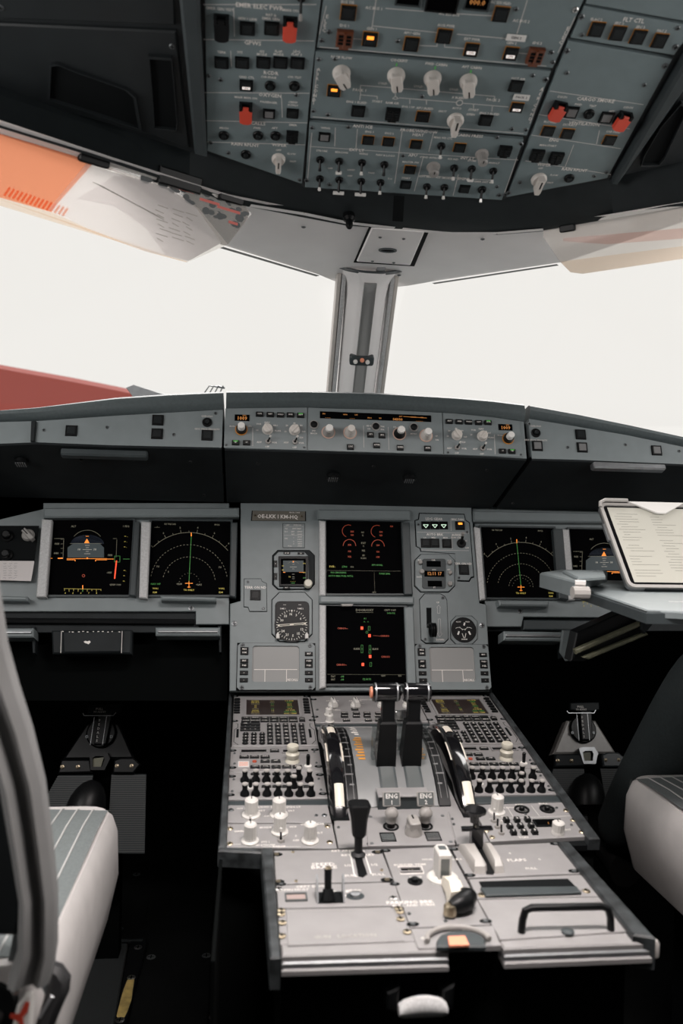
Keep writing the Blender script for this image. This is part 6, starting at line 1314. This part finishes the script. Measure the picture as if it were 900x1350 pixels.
# pedestal rear face pull
T = Thing(Fr((0, yr - .0, .3), (1, 0, 0), (0, 0, 1)), 0, 0, 'ashtray_handle', 'short silver pull handle on the black rear face of the pedestal', 'handle')
f = T.fr; a0, a1 = f.uv(527, 1338, .03), f.uv(591, 1336, .03)
b = MB(); n = 10; S = []
for i in range(n + 1):
    x = a0.x + (a1.x - a0.x) * i / n; e = .008 + .003 * math.sin(PI * i / n) if 0 < i < n else .005; y = a0.y + .003 * math.sin(PI * i / n)
    S.append([(x, y + e * math.sin(2 * PI * k / 10), .022 + .008 * math.cos(2 * PI * k / 10)) for k in range(10)])
b.loft(S); T.part('grip', b, ['bar_light'])
for x in (a0.x - .004, a1.x + .004): b = MB(); b.slab([(x - .008, a0.y - .002), (x + .004, a0.y - .006), (x + .006, a0.y + .022), (x - .008, a0.y + .016)], 0, .018, .002); T.part('bracket', b, ['black'])
# ================================================================ seats
def rbox_secs(x0, x1, y0, y1, z0, z1, r, n=4):           # rounded cushion as a lofted stack of rounded rectangles
    S = []
    for i in range(n + 1):
        a = PI / 2 * i / n; S.append([(x, y, z0 + r - r * math.cos(a)) for x, y in rrect(x0 + r - r * math.sin(a), y0 + r - r * math.sin(a), x1 - r + r * math.sin(a), y1 - r + r * math.sin(a), max(.004, r * math.sin(a) + .002), 4)])
    for i in range(n + 1):
        a = PI / 2 * i / n; S.append([(x, y, z1 - r + r * math.sin(a)) for x, y in rrect(x0 + r - r * math.cos(a), y0 + r - r * math.cos(a), x1 - r + r * math.cos(a), y1 - r + r * math.cos(a), max(.004, r * math.cos(a) + .002), 4)])
    return S
def seat(s, xin, yf, zt, label, yb=-.32):
    """s: side (-1 left, +1 right); xin: inboard edge |x|; yf: front; zt: cushion top"""
    fr = Fr((s * (xin + .25), yf - .3, 0), (1, 0, 0), (0, 1, 0)); T = Thing(fr, 0, 0, 'pilot_seat', label, 'seat')
    X = lambda d: s * (d - .25)                            # d: distance outboard from the inboard edge
    def bx(d0, d1): return tuple(sorted((X(d0), X(d1))))
    x0, x1 = bx(-.004, .50); b = MB()
    S = []
    for z, g in ((zt - .165, .02), (zt - .15, .004), (zt - .09, -.008), (zt - .03, -.006), (zt - .008, .0), (zt, .006)):
        S.append([(x, y, z) for x, y in rrect(x0 + g, yb + g, x1 - g, .30 - g, .035, 4)])
    b.loft(S); cu = T.part('cushion', b, ['fabric'])
    x0, x1 = bx(.004, .492); b = MB(); zz = zt + .004
    ns = 10; S = [[(x0 + (x1 - x0) * i / ns, y, zt - .004 + e + .006 * math.sin(PI * i / ns)) for i in range(ns + 1)] for y, e in ((yb + .02, .004), (.20, .010), (.270, .006), (.293, -.002), (.303, -.030))]
    b.loft(S, closed=False, cap=False); top = T.part('seat_cover', b, ['fabric_dark'])
    b = MB()
    for k in range(1, 23):
        x = x0 + (x1 - x0) * k / 23; e = .006 * math.sin(PI * k / 23)
        pts = [(x, yb + .02, zt + .0005 + e), (x, .20, zt + .0065 + e), (x, .270, zt + .0025 + e), (x, .293, zt - .0055 + e)]
        b.tube(pts, .0012, 5)
    T.part('stripes', b, ['fabric_stripe'], parent=top)['kind'] = 'stuff'
    b = MB(); x0, x1 = bx(.05, .45); b.box(x0, x1, yb + .03, .22, .12, zt - .166, .01); T.part('seat_base', b, ['black'])
    b = MB()
    for d in (.08, .40): x0, x1 = bx(d, d + .03); b.box(x0, x1, -.45, .25, 0.001, .13)
    T.part('seat_rail', b, ['black'])
    # backrest: light padded cover with a black shell behind
    b = MB(); S = []
    for z, yo, dd, g in ((zt - .05, -.33, .10, .02), (zt + .05, -.34, .12, .01), (zt + .22, -.365, .12, .012), (zt + .40, -.40, .11, .02), (zt + .50, -.42, .10, .05), (zt + .56, -.43, .08, .12), (zt + .58, -.435, .05, .15)):
        x0, x1 = bx(.0 + g + (.05 if s > 0 else .11), .46 - g); S.append([(x, y, z) for x, y in rrect(x0, yo - dd, x1, yo, .03, 3)])
    b.loft(S); T.part('backrest', b, ['fabric'])
    b = MB(); S = []
    for z, yo, g in ((zt - .05, -.43, .05), (zt + .25, -.49, .05), (zt + .50, -.53, .08), (zt + .56, -.53, .13)):
        x0, x1 = bx(.03 + g + (.06 if s < 0 else 0), .46 - g); S.append([(x, y, z) for x, y in rrect(x0, yo - .03, x1, yo + .004, .012, 2)])
    b.loft(S); T.part('back_shell', b, ['dark_paint'])
    return T, X
TL, XL = seat(-1, .419, -.39, Z(-.131), 'left pilot seat with dark striped cushion and pale fabric sides', -.13)
TR_, XR = seat(1, .433, -.245, Z(-.146), 'right pilot seat with dark striped cushion, carrying the seated person')
p = Vector((.42, -.55, Z(-.25)))
b = MB(); b.box(-.254, -.250 + .0, -.02, .03, Z(-.27), Z(-.225), .001); TR_.part('side_buckle', b, ['black'])
# pale seat cover side and harness of the left seat, close to the camera
SB = Fr((0, -.865, 0), (1, 0, 0), (0, 0, 1))
edge = [(-8, 690), (0, 765), (12, 850), (27, 905), (45, 962), (62, 1032), (72, 1110), (79, 1180), (79, 1250), (72, 1290)]
back = [(-95, 690), (-85, 765), (-70, 850), (-50, 905), (-25, 962), (-2, 1032), (12, 1110), (24, 1180), (22, 1250), (8, 1290)]
S = []
for a, c in zip(edge, back):
    A, B = SB.uv(*a), SB.uv(*c); w_ = A.x - B.x
    S.append([(A.x - .030, A.y, -.07), (A.x - .004, A.y, -.012), (A.x - w_ * .08, A.y, .008), (A.x - w_ * .25, A.y, .016), (A.x - w_ * .42, A.y, .008), (A.x - w_ * .55, A.y, .010), (A.x - w_ * .72, A.y, .020), (A.x - w_ * .9, A.y, .012), (B.x, A.y, -.01), (B.x, A.y, -.07)])
b = MB(); b.T = TL.o.matrix_basis.inverted() @ SB.M; b.loft(S); TL.part('side_bolster', b, ['fabric_grey']).matrix_basis = Matrix.Identity(4)
b = MB(); b.T = TL.o.matrix_basis.inverted() @ SB.M; b.slab(SB.px([(-200, 900), (-40, 930), (0, 1030), (14, 1110), (27, 1180), (26, 1215), (20, 1240), (-200, 1240)]), -.05, -.006, .004, True); o = TL.part('backrest_shell', b, ['dark_paint']); o.matrix_basis = Matrix.Identity(4)
BF = Fr((0, -.905, 0), (1, 0, 0), (0, .2, 1))
T = Thing(BF, *BF.uv(45, 1310), 'seat_harness', 'black harness buckle with red and white tag by the left seat', 'seat belt')
def bl(pts, z0, z1, m, nm, ch=.003, par=None): b = MB(); b.slab(BF.px(pts), z0, z1, ch, True); return T.part(nm, b, m, parent=par)
b = MB(); S = []
for a, c in (((78, 1180), (28, 1195)), ((78, 1240), (18, 1250)), ((74, 1290), (8, 1290)), ((58, 1345), (10, 1330)), ((45, 1400), (0, 1380))):
    A, B = BF.uv(*a), BF.uv(*c); S.append([tuple(A.lerp(B, t)) + (.012 + .004 * math.sin(t * 9),) for t in (0, .2, .4, .6, .8, 1)])
b.loft(S, closed=False, cap=False); b.loft([[(x, y, z - .002) for x, y, z in q] for q in S], closed=False, cap=False); T.part('strap', b, ['belt'])
bl([(-20, 1282), (12, 1276), (30, 1284), (38, 1300), (36, 1350), (30, 1420), (-20, 1420)], .006, .03, ['black'], 'buckle', .006)
bl([(72, 1264), (84, 1268), (95, 1284), (93, 1304), (88, 1314), (60, 1380), (40, 1400), (50, 1350), (66, 1300)], .004, .022, ['rubber'], 'strap_end', .005)
bl([(74, 1300), (78, 1302), (62, 1330), (56, 1330)], .022, .024, ['metal_dull'], 'strap_slot', .0005)
tg = bl([(54, 1291), (55, 1300), (53, 1340), (44, 1380), (26, 1380), (27, 1340), (34, 1308), (44, 1294)], .028, .034, ['white'], 'tag')
bl([(46, 1302), (51, 1304), (48, 1316), (42, 1322), (44, 1334), (40, 1345), (36, 1342), (38, 1328), (26, 1322), (27, 1317), (38, 1318), (42, 1310)], .034, .035, ['red_guard'], 'red_print', 0, tg)
for x, y, r in ((33, 1288, .005), (8, 1324, .006)):
    b = MB(); p = BF.uv(x, y); b.lathe(0, 0, [(r, 0), (r * .8, .005), (r * .3, .007)], 12); T.part('stud', b, ['metal'], p.x, p.y, .03)
# ================================================================ seated person on the right (body continuous, skinned)
PX, PY = .70, -.78
J = {}
z0 = Z(-.146)
V = [(.690, -.80, z0 + .09), (.690, -.84, z0 + .28), (.690, -.86, z0 + .45), (.690, -.85, z0 + .56),        # pelvis, waist, chest, neck base 0-3
     (.602, -.78, z0 + .085), (.548, -.36, z0 + .215), (.545, -.10, z0 - .06), (.545, .03, z0 - .235),        # left hip, knee, shin, ankle 4-7
     (.790, -.78, z0 + .085), (.800, -.36, z0 + .215), (.795, -.10, z0 - .06), (.795, .03, z0 - .235),        # right leg 8-11
     (.52, -.86, z0 + .50), (.50, -.74, z0 + .30), (.575, -.55, z0 + .26),                                     # left shoulder, elbow, wrist 12-14
     (.86, -.86, z0 + .50), (.88, -.74, z0 + .30), (.82, -.55, z0 + .26),                                      # right arm 15-17
     (.690, -.845, z0 + .63)]
E = [(0, 1), (1, 2), (2, 3), (0, 4), (4, 5), (5, 6), (6, 7), (0, 8), (8, 9), (9, 10), (10, 11), (2, 12), (12, 13), (13, 14), (2, 15), (15, 16), (16, 17), (3, 18)]
Rd = [.125, .13, .14, .07, .095, .086, .062, .056, .095, .086, .062, .056, .062, .05, .036, .062, .05, .036, .052]
def skinned(name, V, E, Rd, m, root=0, sub=2, parent=None, crease=0):
    me = bpy.data.meshes.new(name); me.from_pydata(V, E, []); o = link(name, me, parent)
    me.materials.append(MT[m]); sk = o.modifiers.new('skin', 'SKIN'); sk.use_smooth_shade = True
    for i, v in enumerate(me.skin_vertices[0].data if me.skin_vertices else []): pass
    return o
import bmesh
def skin_mesh(name, V, E, Rd, sub=2, root=0):
    bm = bmesh.new(); lay = bm.verts.layers.skin.verify(); vs = []
    for i, (p, r) in enumerate(zip(V, Rd)):
        v = bm.verts.new(p); v[lay].radius = (r, r) if not isinstance(r, tuple) else r; v[lay].use_root = (i == root); vs.append(v)
    for a, c in E: bm.edges.new((vs[a], vs[c]))
    me = bpy.data.meshes.new(name); bm.to_mesh(me); bm.free()
    t = bpy.data.objects.new('t', me); C.objects.link(t); s1 = t.modifiers.new('s', 'SKIN'); s1.use_smooth_shade = True; s2 = t.modifiers.new('u', 'SUBSURF'); s2.levels = s2.render_levels = sub
    dg = bpy.context.evaluated_depsgraph_get(); r = bpy.data.meshes.new_from_object(t.evaluated_get(dg)); bpy.data.objects.remove(t); r.name = name
    r.polygons.foreach_set('use_smooth', [True] * len(r.polygons)); return r
mat('skin', (.42, .25, .18), .5); mat('shirt', (.55, .56, .57), .8, bump=.1); mat('hair', (.03, .02, .015), .6); mat('shoe', (.01, .01, .01), .25)
body = skin_mesh('person', V, E, Rd); body.materials.clear(); body.materials.append(MT['trouser']); body.materials.append(MT['shirt'])
for pl_ in body.polygons:
    c = pl_.center; pl_.material_index = 1 if c.z > z0 + .19 and c.y < -.66 or c.z > z0 + .36 or (c.z > z0 + .235 and c.y < -.5) else 0
ps = link('person', body); tag(ps, 'person in dark trousers sitting in the right seat, knee at the picture edge', 'person')
def pchild(nm, me, m):
    me.materials.clear(); me.materials.append(MT[m]); return link(nm, me, ps)
hz = z0 + .74
b = MB(); S = []
for dz, rx, ry, oy in ((-.115, .03, .035, .02), (-.10, .045, .055, .012), (-.06, .062, .078, .004), (-.01, .070, .092, 0), (.04, .074, .096, -.004), (.08, .066, .086, -.008), (.105, .044, .058, -.010), (.115, .015, .02, -.010)):
    S.append([(.69 + rx * math.cos(a), -.835 + oy + ry * math.sin(a) + (.012 * math.exp(-((a - PI / 2) / .18) ** 2 - ((dz + .02) / .03) ** 2)), hz + dz) for a in [2 * PI * i / 24 for i in range(24)]])
b.loft(S); pchild('head', b.mesh('head', ['skin']), 'skin')
b = MB()
for sx in (-1, 1): b.lathe(.69 + sx * .026, -.835 + .083, [(.008, 0), (.006, .004)], 10, hz + .0); b.tube([(.69 + sx * .072, -.84, hz - .03), (.69 + sx * .080, -.845, hz), (.69 + sx * .072, -.85, hz + .02)], .008, 8)
b.box(.67, .71, -.745, -.741, hz - .062, hz - .056); o = pchild('face', b.mesh('face', ['skin']), 'skin')
b = MB(); b.loft([[(.69 + rx * math.cos(a), -.845 + ry * math.sin(a), hz + dz + (.02 if math.sin(a) > .3 else 0)) for a in [2 * PI * i / 24 for i in range(24)]] for dz, rx, ry in ((-.03, .072, .092), (.02, .079, .098), (.07, .074, .094), (.105, .052, .066), (.125, .015, .02))]); pchild('hair', b.mesh('hair', ['hair']), 'hair')
for (wx, wy, wz), sx in (((.575, -.55, z0 + .26), 1), ((.82, -.55, z0 + .26), -1)):
    HV = [(wx, wy, wz), (wx + sx * .006, wy + .035, wz + .0), (wx + sx * .008, wy + .07, wz - .004)]; HE = [(0, 1), (1, 2)]; HR = [.024, .030, .030]
    for k, (ox, L) in enumerate(((-.028, .062), (-.010, .074), (.009, .070), (.027, .056))):
        i0 = len(HV); HV += [(wx + ox + sx * .008, wy + .085, wz - .006), (wx + ox + sx * .008, wy + .085 + L * .55, wz - .014), (wx + ox + sx * .008, wy + .085 + L * .95, wz - .034)]; HE += [(2, i0), (i0, i0 + 1), (i0 + 1, i0 + 2)]; HR += [.0095, .0088, .0078]
    i0 = len(HV); HV += [(wx + sx * .036, wy + .045, wz - .008), (wx + sx * .046, wy + .080, wz - .02)]; HE += [(1, i0), (i0, i0 + 1)]; HR += [.011, .009]
    pchild('hand', skin_mesh('hand', HV, HE, HR, 1), 'skin')
for ax in (.545, .795):
    b = MB(); S = []
    for y, w_, h in ((-.02, .034, .07), (.03, .040, .085), (.10, .042, .06), (.17, .045, .045), (.23, .035, .035), (.25, .015, .02)):
        zc = z0 - .300 + (y * .25); S.append([(ax + w_ * math.cos(a), y, zc + h * .5 + h * .5 * math.sin(a)) for a in [2 * PI * i / 14 for i in range(14)]])
    b.loft(S); pchild('shoe', b.mesh('shoe', ['shoe']), 'shoe')
# ================================================================ pull-out table and tablet on the right
TB = Fr((0, 0, Z(.179)), (1, 0, 0), (0, 1, 0))
T = Thing(TB, *TB.uv(860, 785), 'pull_out_table', 'grey pull-out tray table on black telescopic arms at the right', 'table')
def tb(pts, z0, z1, m, nm, ch=.002): b = MB(); b.slab(TB.px(pts), z0, z1, ch, True); return T.part(nm, b, [m])
tb([(768, 776), (800, 765), (935, 768), (1010, 800), (1010, 812), (852, 804)], -.010, .0, 'paint', 'table_top')
b = MB(); P_ = TB.px([(770, 777), (852, 804), (1010, 806)]); b.slab([P_[0], P_[1], P_[2], (P_[2][0], P_[2][1] - .008), (P_[1][0] - .004, P_[1][1] - .008), (P_[0][0] - .006, P_[0][1])], -.018, -.001, .003, True); T.part('front_edge', b, ['dark_grey'])
tb([(711, 771), (757, 784), (774, 776), (800, 767), (738, 766)], -.004, .022, 'paint', 'side_flap', .003)
b = MB(); b.slab(TB.px([(741, 756), (761, 766), (798, 763), (796, 756)], .022), .021, .028, .003, True); T.part('raised_pad', b, ['paint'])
b = MB(); q = TB.uv(764, 778, .01); b.tube([(q.x - .012, q.y, .006), (q.x + .014, q.y, .006)], .010, 10); b.tube([(q.x - .003, q.y + .012, .018), (q.x + .012, q.y + .006, .018)], .007, 8); T.part('hinge', b, ['knob_top'])
b = MB(); p = TB.uv(893, 793, .001); b.path([(p.x - .012, p.y + .004), (p.x, p.y), (p.x + .016, p.y + .003)], .004, .0006); T.part('wear_mark', b, ['white'])
def w3(fr, px_, py_, h): return fr.W(*fr.uv(px_, py_, h), h)
MH = Fr((0, .0, 0), (1, 0, 0), (0, 0, 1))                 # vertical planes for the folding arm
def arm(pts, y, th, m, nm):
    f = Fr((0, y, 0), (1, 0, 0), (0, 0, 1)); b = MB(); b.T = T.o.matrix_basis.inverted() @ f.M; b.slab(f.px(pts), -th, 0, .002, True); T.part(nm, b, [m]).matrix_basis = Matrix.Identity(4)
arm([(760, 834), (828, 803), (858, 804), (856, 828), (770, 872), (752, 872)], -.24, .03, 'black', 'arm')
arm([(758, 857), (844, 820), (845, 826), (760, 863)], -.262, .012, 'olive', 'rail')
arm([(768, 867), (852, 834), (855, 837), (776, 870)], -.262, .012, 'olive', 'rail')
arm([(845, 812), (860, 808), (860, 824), (850, 836), (845, 830)], -.266, .02, 'dark_paint', 'pivot')
arm([(742, 831), (763, 831), (761, 845), (757, 850), (754, 871), (746, 872), (738, 860)], -.06, .006, 'paint', 'bracket')
bt = TB.W(*TB.uv(828, 780)); TF = Fr(bt + Vector((0, 0, .006)), (1, .0, 0), (0, .125, .137))
T = Thing(TF, 0, 0, 'tablet', 'tablet computer showing a pale document, leaning on the tray table at the right', 'tablet')
pts = TF.px([(797, 664), (833, 779)]); H_ = pts[0][1]; x0 = min(0, pts[0][0]) * 0; W_ = .245
b = MB(); b.slab(rrect(0, .0, W_, H_, .012), -.009, .0, .002, True); T.part('case', b, ['metal_dull'])
b = MB(); b.ring(rrect(.0, .0, W_, H_, .012), rrect(.006, .006, W_ - .006, H_ - .006, .008), -.002, .003); T.part('rim', b, ['knob_top'])
b = MB(); b.slab(rrect(.006, .006, W_ - .006, H_ - .006, .008), -.002, .0006); T.part('bezel', b, ['black_gloss'])
b = MB(); b.flat(rect(.014, .012, W_ - .014, H_ - .010), .0009); sc_ = T.part('screen', b, ['tablet_page'])
b = MB(); random.seed(11)
for c0, wmax in ((.022, .05), (.090, .055), (.160, .05)):
    for k in range(24):
        y = H_ - .026 - k * (H_ - .045) / 24
        if random.random() < .8: b.box(c0 + random.choice((0, 0, .006)), c0 + wmax * random.uniform(.3, 1), y, y + .0011, .001, .0012)
T.part('page_text', b, ['page_line'], parent=sc_)['kind'] = 'stuff'
b = MB(); b.slab([(.055, H_ + .002), (.165, H_ + .002), (.120, H_ - .026), (.104, H_ - .026)], .003, .006, .001, True); T.part('clip', b, ['white'])
b = MB(); b.tube([(.0, H_ - .012, .004), (.002, H_ - .002, .006), (.012, H_ + .003, .007), (.055, H_ + .003, .007)], .0034, 8); T.part('clip_arm', b, ['knob_top'])
b = MB(); b.box(-.004, .0, H_ * .55, H_ * .75, -.007, -.001, .001); T.part('side_button', b, ['metal_dull'])
b = MB(); b.slab(rect(.03, -.002, .20, .0), -.02, .0, 0, True); b.box(.05, .19, -.001, .02, -.06, -.009); T.part('stand', b, ['dark_paint'])
# ================================================================ rudder pedals
PF = Fr((0, .16, Z(-.25)), (1, 0, 0), (0, .45, 1))
def pedals(label, group=None):
    T = Thing(PF, *PF.uv(767, 1000), 'rudder_pedals', label, 'pedals', group)
    def s(pts, z0, z1, m, nm, ch=.002, par=None): b = MB(); b.slab(PF.px(pts), z0, z1, ch, True); return T.part(nm, b, [m] if isinstance(m, str) else m, parent=par)
    s([(747, 950), (785, 950), (812, 993), (729, 994)], -.03, .0, 'knob_grey', 'housing', .004)
    s([(729, 995), (762, 995), (768, 1011), (729, 1012)], .0, .012, 'dark_paint', 'clamp', .003); s([(790, 996), (797, 993), (812, 993), (822, 1001), (816, 1012), (792, 1012)], .0, .014, 'dark_grey', 'clamp', .003)
    for pts in ([(729, 1013), (769, 1013), (776, 1110), (700, 1110)], [(790, 1012), (830, 1012), (850, 1110), (806, 1110)]):
        o = s(pts, -.01, .002, 'band_black', 'foot_plate', .001); b = MB(); P_ = [Vector(q) for q in PF.px(pts)]
        for k in range(1, 36):
            t = k / 36; a = P_[0].lerp(P_[3], t); c = P_[1].lerp(P_[2], t); b.line(a, c, .0028, .0034)
        T.part('anti_slip_ribs', b, ['dark_grey2' if 'dark_grey2' in MT else (mat('dark_grey2', (.026, .030, .031), .5) and 'dark_grey2')], parent=o)['kind'] = 'stuff'
    p = PF.uv(767, 962); b = MB(); b.lathe(0, 0, [(.031, 0), (.031, .006), (.028, .009)], 26, .0); T.part('hub', b, ['black'], p.x, p.y, 0)
    s([(760, 936), (776, 936), (777, 977), (763, 977)], .009, .018, 'black', 'stem'); s([(747, 929), (785, 928), (785, 938), (776, 940), (760, 940), (747, 938)], .012, .022, 'dark_paint', 'adjust_handle')
    b = MB(); b.path(PF.px([(747, 937), (749, 940), (783, 940), (785, 936)], .022), .0016, .0225); b.path(PF.px([(760, 942), (763, 976)], .018), .001, .0185); b.path(PF.px([(774, 941), (777, 976)], .018), .001, .0185); T.part('worn_edge', b, ['metal_dull'])
    b = MB()
    for k, ch in enumerate('PEDALS'): q = PF.uv(767 + k * .5, 946 + 5 * k, .018); b.text(ch, q.x, q.y, .007, .0184)
    q = PF.uv(765, 932, .022); b.text('PULL', q.x, q.y, .007, .0224); q = PF.uv(766, 935.5, .022); b.text('TO ADJUST', q.x, q.y, .005, .0224); T.part('lettering', b, ['print_dim'])['kind'] = 'stuff'
    o = T.part('buckle', MB().ring(PF.px([(760, 988), (765, 986), (780, 986), (785, 994), (782, 1008), (766, 1008)]), PF.px([(765, 993), (768, 991), (777, 991), (779, 995), (778, 1004), (767, 1004)]), .002, .014), ['metal_dull'])
    b = MB(); b.flat(PF.px([(765, 993), (779, 991), (778, 1004), (767, 1004)], .008), .008); T.part('buckle_plate', b, ['olive'], parent=o)
    for x, y in ((735, 1003), (753, 1003), (798, 1002), (815, 1002)): p = PF.uv(x, y, .013); T.part('screw', m_screw(.0045, 'brass'), None, p.x, p.y, .013)
    for x, y in ((754, 966), (782, 966)): p = PF.uv(x, y, .009); T.part('screw', m_screw(.0035), None, p.x, p.y, .009)
    b = MB(); S = []
    for t, r in ((0, .006), (.02, .018), (.06, .028), (.12, .036), (.20, .0405), (.26, .041), (.28, .03)):
        c = PF.uv(775, 1019 + t * 165, .02); S.append([(c.x + r * math.cos(a), c.y, .012 + r * .9 * math.sin(a)) for a in [2 * PI * i / 20 for i in range(20)]])
    b.loft(S); T.part('heel_cover', b, ['cap_dark'])
    q = PF.W(*PF.uv(767, 1000)); b = MB(); b.box(q.x - .05, q.x + .05, q.y + .06, q.y + .10, 0, q.z + .02); o = T.part('floor_mount', b, ['felt']); o.matrix_basis = T.o.matrix_basis.inverted(); return T
TP = pedals('rudder pedals right of the pedestal with silver buckle and rounded black cover')
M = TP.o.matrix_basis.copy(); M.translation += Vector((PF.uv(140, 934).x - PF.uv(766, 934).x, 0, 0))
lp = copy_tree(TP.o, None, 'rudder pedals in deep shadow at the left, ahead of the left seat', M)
for ch in lp.children:                                    # shade on the left pedals put into the colour of housing, buckle, clamps
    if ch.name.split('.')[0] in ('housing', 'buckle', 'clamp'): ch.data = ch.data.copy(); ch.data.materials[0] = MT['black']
# ================================================================ floor fittings at the lower left
FL = Fr((0, 0, .012), (1, 0, 0), (0, 1, 0))
def fthing(nm, label, cat, pts, m, z0=-.012, z1=0, ch=.002, pn='plate'):
    P_ = FL.px(pts); c = sum((Vector(p) for p in P_), Vector((0, 0))) / len(P_)
    T = Thing(FL, c.x, c.y, nm, label, cat, h=-.012); b = MB(); b.slab(P_, z0, z1, ch); T.part(pn, b, [m]); return T
T = fthing('foot_rest', 'dark carpeted foot rest with a scuffed yellow edge strip beside the left seat', 'footrest', [(100, 1243), (168, 1243), (150, 1350), (138, 1420), (60, 1420)], 'carpet', pn='carpet_pad')
b = MB(); b.slab(FL.px([(172, 1241), (190, 1238), (194, 1244), (166, 1352), (155, 1420), (138, 1420), (152, 1350)]), -.012, .006, .002); T.part('edge_strip', b, ['black'])
b = MB(); random.seed(8); L1 = []; 
P0 = [(173, 1286), (178, 1292), (176, 1305), (172, 1318), (168, 1332), (163, 1344), (156, 1346), (155, 1338), (160, 1318), (163, 1305), (168, 1292)]
b.flat([tuple(Vector(q) + Vector((random.uniform(-.002, .002), random.uniform(-.003, .003)))) for q in FL.px(P0, .0065)], .0065); T.part('yellow_paint', b, ['yellow_paint'], label='worn yellow paint')
b = MB(); b.tube([(*FL.uv(140, 1243), .004), (*FL.uv(188, 1243), .004)], .005, 8); T.part('front_bar', b, ['dark_paint'])
for x, y in ((182, 1249), (158, 1345), (173, 1289)): p = FL.uv(x, y, .006); T.part('rivet', m_screw(.009, 'metal'), None, p.x, p.y, .006)
T = fthing('kick_strip', 'narrow black metal strip with bright rivets along the foot of the pedestal', 'strip', [(283, 1195), (292, 1195), (291, 1260), (288, 1352), (286, 1420), (272, 1420), (277, 1350)], 'dark_paint', z1=.004)
for x, y in ((284.5, 1285), (281, 1341), (287, 1252)): p = FL.uv(x, y, .004); T.part('rivet', m_screw(.009, 'metal'), None, p.x, p.y, .004)
T = fthing('floor_plate', 'scratched black floor plate between the left seat and the pedestal', 'plate', [(196, 1180), (281, 1180), (272, 1420), (158, 1420)], 'floor_black', z1=-.004)
for x, y in ((199, 1262), (272, 1260), (157, 1225), (180, 1153)): p = FL.uv(x, y, -.004); T.part('rivet', m_screw(.010, 'screw_dark'), None, p.x, p.y, -.004)
